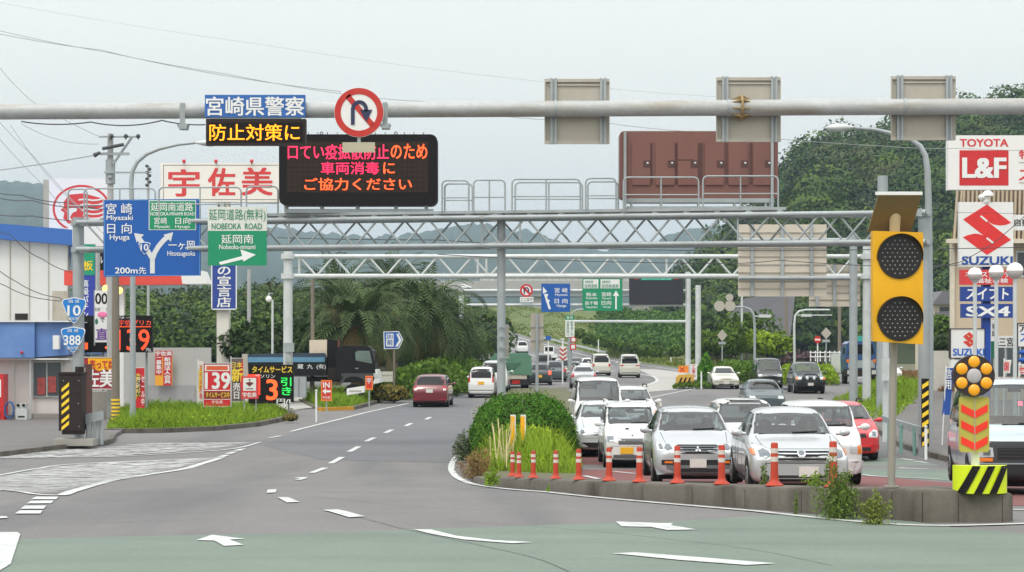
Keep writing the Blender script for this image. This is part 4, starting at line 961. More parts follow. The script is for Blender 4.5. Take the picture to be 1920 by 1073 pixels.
# ---- warehouse and small building
m_clad = M('white_cladding', (206, 209, 208), .5, 0, .04, .5, dirt=((186, 184, 176), .4, .5, (1, 1, .2)))
d = 112
t = thing('warehouse', 'white corrugated warehouse with a curved blue roof', 'building', (PX(-40, d), d+15, zg(d)))
mb = MB(); x0, x1 = PX(-460, d), PX(128, d); mb.add([(x, y, z) for z in (zg(d)-.1, PZ(428, d)) for x, y in ((x0, d), (x1, d), (x1*1.29, d+30), (x0*1.29, d+30))], [(0, 1, 5, 4), (1, 2, 6, 5), (2, 3, 7, 6), (3, 0, 4, 7)]); part('wall', mb, m_clad, t)
mb = MB()
for px in range(-450, 128, 36): rect(mb, (px, 440, px+1.5, 600), d-.05, .05)
part('wall_rib', mb, m_back, t)
mb = MB(); n = 8; vs = []
for y in (d-.6, d+31):
    for i in range(n+1): s_ = i/n; px = -460+600*s_; vs.append((PX(px, d)*(1.29 if y > d+5 else 1), y, PZ(398+34*s_**1.6, d)))
    for i in range(n+1): s_ = i/n; px = -460+600*s_; vs.append((PX(px, d)*(1.29 if y > d+5 else 1), y, PZ(398+34*s_**1.6, d)-.85))
k = n+1; fs = []
for i in range(n): fs += [(i, i+1, 2*k+i+1, 2*k+i), (k+i, 3*k+i, 3*k+i+1, k+i+1), (i, k+i, k+i+1, i+1), (2*k+i, 2*k+i+1, 3*k+i+1, 3*k+i)]
fs += [(n, k+n, 3*k+n, 2*k+n), (0, 2*k, 3*k, k)]
mb.add(vs, fs); part('roof', mb, M('blue_roof', (46, 98, 172), .5, 0, .06), t)
mb = MB(); rect(mb, (-460, 430, 128, 442), d-.35, .3); part('gutter', mb, m_galv2, t)
mb = MB(); rect(mb, (28, 588, 52, 600), d-.03, .03); part('louvre', mb, m_dark, t)
mb = MB(); rect(mb, (98, 546, 127, 600), d-.03, .03); ob = part('shutter', mb, m_back, t)
d = 80
t = thing('shop_building', 'low white shop with a wide blue fascia and sliding windows', 'building', (PX(20, d), d+4, zg(d)))
mb = MB(); mb.box(PX(-420, d), PX(122, d), d+.4, d+9, zg(d)-.1, PZ(668, d)); part('wall', mb, M('white_tile_wall', (204, 200, 198), .6, 0, .04, 2, dirt=((190, 186, 180), .4, .6, (1, 1, .3))), t)
m_fas = M('fascia_blue', (92, 128, 188), .5, 0, .05, 1.2, dirt=((126, 166, 214), .4, .8))
mb = MB(); mb.prism([(PX(-420, d), PZ(672, d)), (PX(68, d), PZ(671, d)), (PX(68, d), PZ(604, d)), (PX(-420, d), PZ(604, d))], d-.3, d+9.2); mb.prism([(PX(68.5, d), PZ(670, d)), (PX(129, d), PZ(666, d)), (PX(129, d), PZ(605, d)), (PX(68.5, d), PZ(604, d))], d-.1, d+9.2); part('fascia', mb, m_fas, t)
mb = MB(); rect(mb, (-420, 672, 128, 675), d-.1, 1); rect(mb, (-420, 602, 130, 604), d-.4, 9.4); part('trim', mb, m_white, t)
mb = MB(); rect(mb, (60, 677, 117, 745), d+.30, .08); fr = part('window', mb, m_galv2, t)
m_win = M('window_glass', (70, 78, 82), .08, 0, .05)
for a_, b_ in ((63, 86), (89, 114)):
    mb = MB(); rect(mb, (a_, 680, b_, 742), d+.26, .02); part('pane', mb, m_win, fr)
mb = MB(); rect(mb, (70, 708, 85, 740), d+.23, .02); rect(mb, (90, 706, 105, 736), d+.23, .02); part('red_reflection', mb, M('pane_reflection_red', (150, 62, 58), .5, 0, .5, 6), fr)  # reddish reflections in the panes, painted as flat red panels
mb = MB(); rect(mb, (52, 776, 124, 803), d+.2, .1); rect(mb, (-420, 778, 50, 803), d+.25, .1); part('plinth', mb, m_conc, t)
mb = MB(); mb.cyl(P(57, 672, d+.1), P(57, 800, d+.1), .045, n=8); mb.cyl(P(26, 672, d+.3), P(26, 760, d+.3), .02, n=6); part('downpipe', mb, m_galv2, t)
mb = MB(); rect(mb, (99, 629, 110, 655), d-.6, .3); mb.cyl(P(104, 640, d-.3), P(104, 640, d), .06); part('wall_lamp', mb, m_white, t)
mb = MB(); mb.sphere((PX(45, d), d-.38, PZ(661, d)), .06, 10, 8); part('red_lamp', mb, m_red, t, 180)
t = thing('vending_machine', 'red vending machine at the edge of the photo by the shop wall', 'vending machine', (PX(-8, 79), 79, zg(79)+.12)); d = 79
mb = MB(); rect(mb, (-40, 702, 7, 797), d, .7); part('cabinet', mb, M('vending_red', (196, 36, 40), .4), t)
mb = MB(); rect(mb, (-34, 712, 2, 745), d-.02, .018); part('display_window', mb, m_white, t)
mb = MB(); rect(mb, (-30, 772, 0, 786), d-.02, .018); part('dispensing_slot', mb, m_black, t)
t = thing('gas_meter_box', 'pale utility box with two round vents by the shop wall', 'utility box', (PX(39, 79), 79, zg(79)+.12))
mb = MB(); rect(mb, (29, 768, 50, 803), d, .4); rect(mb, (31, 757, 48, 768), d+.05, .3); part('housing', mb, m_galv2, t)
for px in (34, 44):
    mb = MB(); mb.disc((PX(px, d), PZ(760, d)), .055, d-.03, d+.04, 16); part('vent', mb, m_black, t)
mb = MB(); rect(mb, (34, 780, 46, 783), d-.01, .009); part('slot', mb, m_dark, t)
mb = MB(); 
for i in range(5): mb.tube([(PX(17, 78.5)+.17*math.cos(a/4), 78.5+i*.03, zg(78.5)+.52+.32*math.sin(a/4)) for a in range(26)], .025, 6)
solo('hose_coil', mb, M('blue_hose', (40, 92, 150), .5), 'coil of blue hose leaning at the shop wall', 'hose', smooth=60)
# ================================================================ filling station, billboards (left)
def board(name, label, r, d, mat, texts=(), th=.12, legs=(), group=None, cat='sign', frame=None, legmat=None, base=None):
    """sign panel with lettering (text, rect, material, bold) and legs (px list) down to the ground"""
    t = thing(name, label, cat, (PX((r[0]+r[2])/2, d), d, zg(d) if legs else PZ(r[3], d)), group)
    mb = MB(); rect(mb, r, d, th); part('panel', mb, mat, t)
    for x in texts: tp(x[0], x[1], d-(x[4] if len(x) > 4 else 0), x[2], t, x[3])
    if frame:
        mb = MB(); w_ = frame[1]
        for q in ((r[0]-w_, r[1]-w_, r[2]+w_, r[1]), (r[0]-w_, r[3], r[2]+w_, r[3]+w_), (r[0]-w_, r[1], r[0], r[3]), (r[2], r[1], r[2]+w_, r[3])): rect(mb, q, d-.03, th+.05)
        part('frame', mb, frame[0], t)
    for px, w_ in legs:
        mb = MB(); mb.box(PX(px-w_, d), PX(px+w_, d), d+th+.01, d+th+.01+2*w_*d/F, zg(d), PZ(r[1]+2, d)); part('leg', mb, legmat or m_galv, t)
    return t
def sub(t, r, d, mat, nm, off=.01): mb = MB(); rect(mb, r, d-off, off-.002); return part(nm, mb, mat, t)
# billboard with a red profile emblem
d = 125
t = board('billboard', 'white billboard with a red circular emblem of a head in profile with streaming hair', (92, 335, 206, 462), d, M('billboard_white', (226, 226, 226), .5, 0, .03), th=1.0, legs=((120, 3), (185, 3)), cat='billboard')
Z1 = lambda pts: [(x/2.6825, 150+y/2.6825) for x, y in pts]
c = (PX(153, d), PZ(390, d)); s_ = d/F
mb = MB(); pts = [(410+140*math.cos(R(a)), 648+115*math.sin(R(a))) for a in range(120, 345, 9)]; poly(mb, Z1(band(pts, 11)), d); part('emblem_ring', mb, m_redw, t)
mb = MB(); poly(mb, Z1([(332, 598), (345, 578), (420, 570), (470, 584), (517, 596), (517, 730), (440, 722), (400, 730), (362, 722), (342, 722), (318, 695), (324, 668), (305, 655), (322, 636), (320, 615)]), d-.002); part('emblem_head', mb, m_redw, t)
mb = MB()
for k, y0 in enumerate((598, 622, 645, 668, 690, 708)): poly(mb, Z1(band([(395+k*8, y0+6+k*3), (430, y0+2), (465, y0+8), (495, y0+6), (518, y0-2)], 8)), d-.012)
part('hair_streak', mb, m_white, t)
mb = MB(); poly(mb, Z1([(372, 640), (388, 642), (386, 660), (366, 668), (352, 690), (362, 705), (352, 712), (338, 690), (348, 668), (340, 650)]), d-.012) ; part('cheek', mb, m_white, t)
mb = MB(); rect(mb, (81, 337, 92, 462), d+.05, .9); part('side_panel', mb, m_back, t)
# big white billboard with three red characters
d = 118
t = board('billboard', 'white billboard with three large red characters beside the dark message board', (301, 306, 530, 379), d, M('billboard_cream', (226, 224, 216), .5, 0, .03, 1), [('宇', (317, 318, 373, 368), m_redw, .045), ('佐', (391, 316, 440, 367), m_redw, .045), ('美', (454, 315, 510, 366), m_redw, .045)], th=.6, cat='billboard')
for q in ((306, 309.5, 521, 310.3), (306, 374, 521, 374.8), (306, 309.5, 306.8, 375)): sub(t, q, d, m_dark, 'border_line')
for px in (345, 405, 472):
    mb = MB(); mb.cyl(P(px, 306, d), P(px, 301, d-.5), .05); mb.cyl(P(px-3, 302, d-.6), P(px+3, 302, d-.6), .09); part('flood_lamp', mb, m_redw, t)
t = thing('sign_pillar', 'tall white pillar with a vertical blue panel of white characters', 'sign pillar', (PX(417, d), d, zg(d)))
mb = MB(); mb.box(PX(406, d), PX(429, d), d+.05, d+.75, zg(d), PZ(379, d)); part('pillar', mb, M('pillar_white', (214, 212, 202), .6, 0, .05, .6, dirt=((150, 136, 110), .5, .9, (1, 1, .35))), t)
mb = MB(); rect(mb, (397, 470, 443, 580), d-.25, .25); part('blue_panel', mb, M('panel_royal_blue', (32, 62, 142), .45), t)
mb = MB(); [rect(mb, q, d-.27, .02) for q in ((396, 470, 398, 581), (442, 470, 444, 581), (396, 579, 444, 581))]; part('border', mb, m_letter, t)
tp('涼\nの\n宣\n言\n店', (407, 478, 433, 576), d-.26, m_letter, t, .03, .98)
mb = MB(); rect(mb, (409, 381, 421, 390), d-.3, .3); part('dark_cap', mb, m_dark, t)
# canopy
d = 98
t = thing('station_canopy', 'red and white filling station canopy behind the large blue direction sign', 'canopy', (PX(260, d), d+4, zg(d)))
mb = MB(); mb.prism([(PX(120, d), PZ(507, d)), (PX(338, d), PZ(507, d)), (PX(342, d), PZ(533, d)), (PX(120, d), PZ(535, d))], d, d+1.6); part('red_fascia', mb, M('canopy_red', (214, 72, 60), .45, 0, .05), t)
mb = MB(); mb.prism([(PX(338, d), PZ(507, d)), (PX(380, d), PZ(508, d)), (PX(389, d), PZ(532, d)), (PX(342, d), PZ(532.5, d))], d, d+1.6); part('white_fascia', mb, m_white, t)
for px in (182, 214):
    mb = MB(); mb.box(PX(px, d), PX(px, d)+.35, d+.6, d+.95, zg(d), PZ(534, d)); part('column', mb, m_white, t)
m_lit = M('lit_lamp', (255, 200, 90), .4, emit=3.0, var=.02)
for px, py, lab in ((198, 541, 'glowing yellow floodlight under the canopy, beside the blue column sign'), (224, 545, 'glowing yellow floodlight under the canopy, beside the wooden pole')):
    t = thing('floodlight', lab, 'lamp', (PX(px, 88), 88, PZ(py+8, 88)), 'lit lamps under the canopy')
    mb = MB(); mb.sphere((PX(px, 88), 88, PZ(py, 88)), (.14, .1, .15), 14, 10); part('bulb', mb, m_lit, t, 180)
    mb = MB(); mb.cyl(P(px, py-2, 88.15), P(px+(9 if px < 210 else -6), py-3, 88.3), .04, n=8); mb.cyl(P(px, py, 88.1), P(px, py, 88.25), .1); part('bracket', mb, m_dark, t)
# column signs
d = 84
t = board('column_sign', 'tall narrow sign, green on top and deep blue below, beside the gantry post', (152, 458, 178, 645), d, M('deep_blue_sheet', (36, 54, 150), .45), [('板', (156, 489, 174, 507), m_yel2, .03, .012), ('高\n級\nパ\nチ\nン\nコ\n玉\n芸', (155, 525, 166, 640), m_letter, .02)], legs=((165, 4),), cat='sign')
sub(t, (152, 458, 178, 516), d, M('teal_sheet', (10, 140, 104), .45), 'green_panel')
t = board('dark_sign', 'dark slanted sign with white kana next to the green column sign', (176, 462, 214, 507), 96, m_black, [('ゼル', (177, 480, 193, 494), m_letter, .02)], th=.2, legs=((200, 3),))
t = board('white_sign', 'small white sign with black zeros under the canopy edge', (178, 545, 203, 577), 81, m_white, [('00', (179, 550, 201, 570), m_black, .03)], th=.1)
d = 81; mb = MB(); rect(mb, (176, 544, 178, 648), d, .1); part('hanger', mb, m_galv, t)
t = board('poster_sign', 'white poster with a pink blob and a purple character', (178, 584, 203, 642), d, m_white, [('直', (180, 616, 202, 637), M('purple_paint', (110, 64, 150), .5), .05), ('で', (188, 596, 196, 604), m_black, .03)], th=.1)
mb = MB(); mb.sphere((PX(192, d), d-.01, PZ(590, d)), (.2, .015, .12), 12, 8); part('pink_blob', mb, M('pink_paint', (232, 120, 170), .5), t, 180)
mb = MB(); mb.sphere((PX(181, d), d-.01, PZ(603, d)), (.06, .012, .12), 10, 8); part('green_blob', mb, M('bottle_green', (40, 110, 90), .5), t, 180)
d = 83
t = board('price_board', 'black LED price board with orange digits 139 behind the wooden pole', (157, 592, 285, 661), d, m_black, [('ラー', (224, 594, 246, 598.5), m_letter, .03), ('宇佐プリカ', (222, 600, 283, 611), M('orange_red_glow', (224, 76, 56), .5, emit=.3), .02), ('139', (221, 618, 280, 657), M('red_orange_led', (255, 72, 34), .4, emit=1.1, var=.1, scale=30), .01), ('円/L', (274, 653, 284, 660), m_letter, .02), ('1', (160, 643, 164, 655), m_orange, .03)], th=.3, legs=((272, 2), (190, 2)), cat='price board')  # the orange-red lettering is given a faint glow of its own
mb = MB(); rect(mb, (222, 612.5, 283, 613.5), d-.01, .008); rect(mb, (197, 650, 206, 654), d-.012, .01); part('line', mb, m_orange, t)
d = 79
t = board('shop_sign', 'dark red sign with a yellow cloud top and big white character by the concrete block', (150, 671, 216, 729), d, M('crimson_sheet', (156, 28, 44), .45), [('佐美', (158, 693, 214, 726), m_letter, .045, .012), ('売ってね', (168, 675, 214, 692), M('sign_crimson', (190, 40, 36), .5), .06, .022)], legs=((212, 2), (153, 2)), cat='sign', frame=(m_galv2, 1.5))
mb = MB(); poly(mb, [(165, 672), (215, 672), (215, 691), (206, 695), (197, 692), (186, 696), (176, 692), (166, 694)], d-.008); part('yellow_cloud', mb, m_yel, t)
mb = MB(); mb.box(PX(170, 80.5), PX(211, 80.5), 80.5, 81.5, zg(81), PZ(735, 80.5)); solo('concrete_block', mb, m_conc, 'grey concrete block wall under the dark red sign', 'concrete block')
mb = MB(); mb.box(PX(233, 98), PX(395, 98), 98, 98.25, zg(98)-.1, PZ(652, 98)); t = solo('boundary_wall', mb, M('grey_wall', (168, 168, 166), .8, 0, .05, .3, dirt=((146, 146, 144), .5, .3)), 'grey rendered boundary wall behind the forecourt with a banner on it', 'wall')
mb = MB(); mb.box(PX(262, 98), PX(366, 98), 97.93, 97.99, zg(98)-.05, PZ(723, 98)); part('lower_band', mb, M('grey_wall_low', (146, 147, 148), .8), t)
d = 97.6
t = board('wall_banner', 'red and orange banner with white characters on the grey wall', (291, 658, 323, 723), d, M('banner_orange', (222, 158, 40), .6), [('宇佐美', (292, 659, 322, 667), m_letter, .04, .02), ('ー\n募\n集\n中', (293, 670, 303, 702), m_letter, .04, .02), ('新\n規\n法\n人\n会\n員', (308, 670, 320, 719), m_letter, .04, .02)], th=.02, cat='banner')
for q in ((291, 658, 304, 704), (306, 658, 322, 723), (291, 658, 323, 668)): sub(t, q, d, M('banner_red', (186, 40, 52), .6), 'red_panel', .006 if q[2] != 323 else .009)
def flag(label, r, d, cols, texts, lean=0, polemat=None):
    t = thing('banner_flag', label, 'banner flag', (PX(r[0], d), d, zg(d)), 'upright banner flags around the filling station')
    for k, (mat_, u0, u1) in enumerate(cols):
        mb = MB(); vs = []; n = 10
        for i in range(n+1):
            s_ = i/n; y = r[1]+(r[3]-r[1])*s_
            for u in (u0, u1): x = r[0]+(r[2]-r[0])*u+lean*(1-s_); vs.append((PX(x, d), d+.03*math.sin(6*s_+4*u)-.003*k, PZ(y, d)))
        mb.add(vs, [(2*i, 2*i+1, 2*i+3, 2*i+2) for i in range(n)]); part('cloth', mb, mat_, t, 180)
    for b_, rr, m_, bo in texts: tp(b_, rr, d-.05, m_, t, bo, 1.0)
    mb = MB(); mb.cyl((PX(r[0], d), d, zg(d)), (PX(r[0]+lean, d), d, PZ(r[1]-4, d)), .02, n=6); mb.cyl((PX(r[0]+lean, d), d, PZ(r[1], d)), (PX(r[2]+lean, d), d, PZ(r[1], d)), .012, n=6); part('flag_pole', mb, m_white, t)
    return t
m_fy = M('flag_yellow', (232, 200, 60), .7); m_fr = M('flag_red', (206, 40, 52), .7); m_fw = M('flag_white', (226, 220, 214), .7)
flag('yellow banner flag with red lettering leaning behind the grey lamp post', (253, 690, 271, 765), 77, ((m_fr, 0, 1), (m_fy, .05, .55)), (('タイヤ', (256, 702, 263, 742), m_fw, .05), ('ー\nタ\nイ\nヤ', (255, 705, 264, 745), m_black, .04), ('セ\nー\nル\n中', (265, 705, 271, 760), m_letter, .04)))
flag('narrow yellow and white banner flag at the near side of the red price panel', (371, 678, 381, 752), 84, ((m_fw, 0, 1), (m_fy, .2, .8)), (('オ\nイ\nル\n交\n換', (374, 684, 379, 748), m_fr, .04),))
flag('banner flag with yellow and white lettering between the price panel and the round red sign', (433, 672, 456, 752), 84.5, ((M('flag_grey', (104, 92, 92), .7), 0, 1), (m_fr, .75, 1)), (('日本', (434, 679, 454, 690), m_fy, .05), ('新', (434, 691, 456, 716), m_fy, .06), ('売\n日', (437, 718, 450, 748), m_letter, .05)))
d = 82
t = board('price_board', 'red price panel with large white digits 139 above the grass', (382, 682, 432, 762), d, M('panel_red', (206, 30, 40), .45), [('139', (385, 699, 431, 729), m_letter, .05), ('タイムサービス中', (386, 735, 430, 746), m_fy, .05, .022), ('宇佐美', (397, 751, 418, 757), m_letter, .02)], legs=((386, 1), (428, 1)), cat='price board', frame=(m_galv2, 1.5))
sub(t, (384, 684, 430, 696), d, m_white, 'white_strip'); sub(t, (387, 686.5, 427, 694), d, M('orange_panel', (214, 92, 50), .5), 'orange_strip', .016)
sub(t, (384, 734, 431, 747.5), d, M('dark_crimson', (130, 24, 40), .5), 'crimson_strip', .012); sub(t, (383, 731.5, 431.5, 733), d, m_letter, 'line'); sub(t, (383, 748.5, 431.5, 749.5), d, m_letter, 'line')
d = 80
t = board('service_sign', 'square red sign with a white centre emblem standing before the dark LED board', (452, 706, 484, 748), d, M('sign_vermilion', (212, 50, 52), .45), [('宇佐美', (455, 736, 481, 745), m_letter, .05)], legs=((457, 1), (479, 1)))
sub(t, (456, 709, 480, 733), d, m_white, 'white_square')
mb = MB(); poly(mb, [(460, 718), (468, 716), (468, 725)], d-.012); poly(mb, [(468, 716), (476, 718), (468, 725)], d-.013); poly(mb, [(466, 711), (470, 711), (468, 716)], d-.014); poly(mb, band([(461, 729), (475, 729)], 1.5), d-.015); part('emblem', mb, M('emblem_dark', (110, 40, 40), .5), t)
d = 86
t = board('led_price_board', 'black LED board with orange figure 3 and green characters beside the gantry post', (466, 684, 550, 757), d, m_black, [('タイムサービス', (473, 687, 548, 699), m_fy, .05), ('ガソリン', (478, 702, 516, 709), m_letter, .02), ('3', (500, 712, 520, 750), m_orange, .03), ('引\nき', (527, 708, 546, 741), m_gled, .03), ('円/L', (519, 748, 550, 757), m_letter, .04)], th=.25, legs=((475, 1.5), (540, 1.5)), cat='price board')
sub(t, (464, 702, 488, 741), d, M('lit_orange_red', (240, 70, 40), .5, emit=.5), 'glowing_panel', .012); sub(t, (468, 706, 480, 738), d, M('lit_cream', (255, 206, 150), .5, emit=.6), 'glowing_centre', .02)
d = 84
for r, txt_, lab in (((602, 713, 622, 752), 'IN', 'orange entrance sign reading IN with a white arrow in the grass bed'), ((685, 705, 699, 731), '宇', 'small orange entrance sign in front of the black dump truck wheel')):
    d = 84 if r[0] == 602 else 98
    t = board('entrance_sign', lab, r, d, M('entrance_orange', (236, 130, 50), .5), [], th=.04, legs=(((r[0]+r[2])/2, 1.2),), group=None)
    w_ = r[2]-r[0]; sub(t, (r[0]+2, r[1]+2, r[2]-2, r[3]-3), d, M('entrance_red', (206, 50, 40), .5), 'red_field')
    tp(txt_, (r[0]+w_*.2, r[1]+4, r[2]-w_*.2, r[1]+14), d-.02, m_letter, t, .04)
    if r[0] == 602:
        mb = MB(); poly(mb, [(604.5, 734), (611, 728), (611, 740)], d-.02); poly(mb, [(610, 732), (620, 732), (620, 736), (610, 736)], d-.022); part('arrow', mb, m_letter, t); tp('宇佐美', (605, 743, 619, 748), d-.02, m_letter, t, .02)
t = thing('barrier_block', 'low white lettered planter barrier in the grass before the truck', 'barrier', (PX(667, 92), 92, zg(92))); d = 92
mb = MB(); mb.prism([(PX(650, d), PZ(729, d)), (PX(683, d), PZ(724, d)), (PX(683, d), PZ(736, d)), (PX(650, d), PZ(741, d))], d, d+.6); part('body', mb, m_white, t)
mb = MB(); rect(mb, (655, 732, 678, 735), d-.01, .009); part('grey_strip', mb, m_back, t)
t = thing('barrier_block', 'white plastic board behind the black truck nose under the palms', 'barrier', (PX(721, 108), 108, zg(108))); d = 108
mb = MB(); rect(mb, (706, 697, 736, 716), d, .3); part('body', mb, M('pale_board', (196, 198, 186), .6), t)
mb = MB(); rect(mb, (706, 703, 736, 704.5), d-.01, .009); part('seam', mb, m_back, t)
t = thing('bollard', 'thin white bollard in front of the yellow kerb end', 'bollard', (PX(593, 80), 80, zg(80))); d = 80
mb = MB(); mb.cyl((PX(593, d), d, zg(d)), (PX(593, d), d, PZ(734, d)), .04, n=10); part('post', mb, m_white, t, 50)
mb = MB(); mb.sphere((PX(593, d), d, PZ(733, d)), .055, 10, 8); part('cap', mb, m_galv2, t, 180)
t = thing('steel_cabinet', 'grey double-door steel cabinet beside the black LED board', 'cabinet', (PX(562, 95), 95, zg(95))); d = 95
mb = MB(); rect(mb, (548, 707, 573, 745), d, .5); part('housing', mb, m_galv, t)
mb = MB(); rect(mb, (560, 709, 561, 744), d-.01, .009); part('seam', mb, m_dark, t)
t = thing('arrow_sign', 'blue pentagonal chevron sign with white plate in front of the palms', 'road sign', (PX(739, 104), 104, zg(104))); d = 104
mb = MB(); poly(mb, [(719, 622), (748, 621), (756, 637), (748, 654), (720, 655)], d, .05); part('panel', mb, m_white, t)
mb = MB(); poly(mb, [(720.5, 623.3), (747, 622.5), (754.2, 637), (747, 652.5), (721.5, 653.5)], d-.05); part('blue_field', mb, M('chevron_blue', (30, 90, 170), .45), t)
mb = MB(); poly(mb, [(743, 626), (747, 626), (753, 638), (746, 650), (741, 650), (748, 638)], d-.062); part('white_chevron', mb, m_white, t)
mb = MB(); rect(mb, (724, 626, 738, 650), d-.068, .01); part('white_plate', mb, m_white, t)
tp('201', (725, 627.5, 736, 635), d-.07, m_sblue, t, .04); tp('前', (726, 637, 736, 647), d-.07, m_sblue, t, .03)
mb = MB(); mb.cyl((PX(739, d), d+.05, zg(d)), (PX(739, d), d+.05, PZ(622, d)), .055, n=10); part('post', mb, m_wood, t, 50)

# ---- black dump truck in the forecourt
d = 103.0
m_trk = M('black_truck_paint', (24, 24, 26), .5, 0, .1, 2, spec=.25); m_tyre = M('tyre_rubber', (26, 26, 27), .9, 0, .15); m_rim = M('steel_rim', (150, 152, 154), .4, .6, .08)
t = thing('dump_truck', 'black dump truck with a pale blue tarpaulin roll parked behind the signs', 'truck', (PX(570, d), d, zg(d)))
def pr(pts, y0, y1): return MB().prism([(PX(x, d), PZ(y, d)) for x, y in pts], d+y0, d+y1)
part('tipper_body', pr([(436, 681), (612, 676), (612, 705), (440, 706)], 0, 2.4), m_trk, t)
part('tarpaulin', pr([(462, 679), (462, 668), (470, 664), (608, 662), (611, 666), (611, 679)], .05, 2.3), M('tarp_blue', (48, 62, 80), .6, 0, .1), t)
part('tarp_stripe', pr([(464, 679.5), (464, 670), (608, 670), (609, 679)], -.03, .04), M('tarp_pale_blue', (90, 140, 170), .6, 0, .1), t)
part('end_post', pr([(454, 664), (464, 664), (466, 706), (454, 706)], -.06, .5), m_back, t)
part('headboard', pr([(579, 638), (612, 637), (612, 670), (604, 676), (579, 663)], .3, 2.2), M('cream_panel', (212, 200, 180), .6, 0, .06, dirt=((150, 110, 80), .4, 2)), t)
part('headboard_rear', pr([(613, 637), (632, 638), (634, 690), (613, 690)], .3, 2.2), m_black, t)
cab = part('cab', pr([(630, 662), (632, 652), (642, 648.5), (688, 649), (694, 652), (702, 675), (704, 704), (700, 716), (640, 718), (630, 706)], 0, 2.35), m_trk, t)
part('side_window', pr([(666, 661), (671, 658), (693, 658), (698, 680), (697, 682), (667, 676)], -.02, -.004), M('truck_window', (104, 122, 116), .1, 0, .25, 2), cab)
part('fender', pr(band([(640, 719), (645, 709), (656, 704), (670, 704), (682, 709), (687, 719)], 5), -.06, .02), M('truck_fender', (66, 67, 70), .5), cab)
part('door_handle', pr([(666, 690), (672, 690), (672, 692), (666, 692)], -.05, -.004), m_galv, cab)
part('sun_visor', pr([(690, 653), (699, 657), (699, 660), (690, 657)], .1, 2.2), M('truck_fender', (66, 67, 70), .5), cab)
part('side_mirror', pr([(704, 664), (708, 664), (708, 680), (704, 680)], -.35, -.2), m_dark, cab)
part('step_panel', pr([(640, 706), (640, 700), (699, 700), (699, 706)], -.02, -.004), M('truck_fender', (66, 67, 70), .5), cab)
part('door_line', pr(band([(663, 655), (663, 702), (700, 703)], .9), -.015, -.004), m_black, cab)
part('chassis', pr([(470, 707), (640, 707), (640, 716), (470, 716)], .3, 2.1), m_black, t)
part('steps', pr([(614, 690), (634, 690), (634, 712), (614, 712)], .1, .5), m_dark, t)
part('bumper', pr([(700, 692), (707, 694), (712, 718), (700, 720)], .0, 2.35), m_white, t)
part('headlight', pr([(700, 700), (708, 701), (709, 708), (701, 708)], -.03, .02), m_galv2, t)
for px in (500, 530, 662):
    mb = MB(); mb.cyl((PX(px, d), d+.02, zg(d)+.5), (PX(px, d), d+.35, zg(d)+.5), .5, n=24); wh = part('wheel', mb, m_tyre, t, 50)
    mb = MB(); mb.cyl((PX(px, d), d-.01, zg(d)+.5), (PX(px, d), d+.02, zg(d)+.5), .27, n=18); part('rim', mb, m_rim, wh, 50)
tp('蔵  九  (有)', (558, 683, 611, 693), d, m_letter, t, .02)
mb = MB(); mb.cyl(P(635, 636, d+.2), P(635, 668, d+.2), .04); mb.cyl(P(634, 660, d+.1), P(634, 690, d+.1), .03); part('mirror_stay', mb, M('rusty_rod', (120, 70, 50), .7), t)

# ================================================================ right-hand commercial side
d = 105
m_beige = M('beige_render', (196, 180, 156), .8, 0, .05, .4, dirt=((170, 154, 132), .4, .6, (1, 1, .3)))
def frus(mb, pts, y0, y1):     # the side wall runs back at an angle to the street
    q = [(PX(x, d), z) for x, z in pts]; k = 1.19; n = len(q)
    return mb.add([(x, y0, z) for x, z in q]+[(x*k, y1, z) for x, z in q], [tuple(range(n)), tuple(range(2*n-1, n-1, -1))]+[(i, n+i, n+(i+1) % n, (i+1) % n) for i in range(n)])
t = thing('showroom_building', 'beige showroom building with brown ribbed mansard roof', 'building', (PX(1900, d), d+8, zg(d)))
mb = MB(); frus(mb, [(1790, zg(d)-.1), (2300, zg(d)-.1), (2300, PZ(455, d)), (1790, PZ(455, d))], d, d+14); part('wall', mb, m_beige, t)
mb = MB(); frus(mb, [(1778, PZ(455, d)), (1793, PZ(352, d)), (2300, PZ(352, d)), (2300, PZ(455, d))], d-.7, d+14.5); rf_ = part('roof', mb, M('brown_roof', (116, 98, 82), .7, 0, .08), t)
mb = MB()
for px in range(1782, 2300, 8):
    xo = max(0, (1793-px))*0
    mb.cyl((PX(px+ (8 if px < 1795 else 4), d), d-.72, PZ(353, d)), (PX(px, d), d-.9, PZ(452, d)), .07, n=6)
part('roof_rib', mb, M('roof_rib_cream', (178, 164, 140), .7, 0, .08), rf_)
mb = MB(); rect(mb, (1776, 448, 2300, 456), d-1.0, .3); part('gutter', mb, M('cream_gutter', (206, 198, 180), .6), t)
mb = MB(); rect(mb, (1905, 470, 1990, 520), d-.06, .05); fr = part('window', mb, m_galv2, t)
mb = MB(); rect(mb, (1908, 474, 1986, 516), d-.08, .015); part('pane', mb, m_win, fr)
mb = MB(); rect(mb, (1782, 457, 1790, 700), d-.2, .2); part('corner_pilaster', mb, M('cream_gutter', (206, 198, 180), .6), t)
mb = MB(); rect(mb, (1790, 640, 2300, 705), d-.1, .09); part('shopfront', mb, m_win, t)
mb = MB(); [rect(mb, (x, 640, x+2, 705), d-.14, .03) for x in range(1800, 2000, 28)]; rect(mb, (1790, 636, 2300, 641), d-.15, .05); part('shopfront_frame', mb, m_galv2, t)
d = 88
t = board('billboard', 'large white billboard with red square and ampersand lettering above the showroom roof', (1778, 254, 2060, 356), d, M('board_white', (226, 226, 224), .45, 0, .02), [('TOYOTA', (1800, 261, 1890, 275), m_redw, .05), ('L&F', (1806, 297, 1885, 333), m_letter, .07, .022), ('特', (1911, 281, 1934, 298), m_redw, .05), ('ス', (1911, 319, 1934, 338), m_redw, .05)], th=.5, legs=((1985, 4), (2040, 4)), cat='billboard')
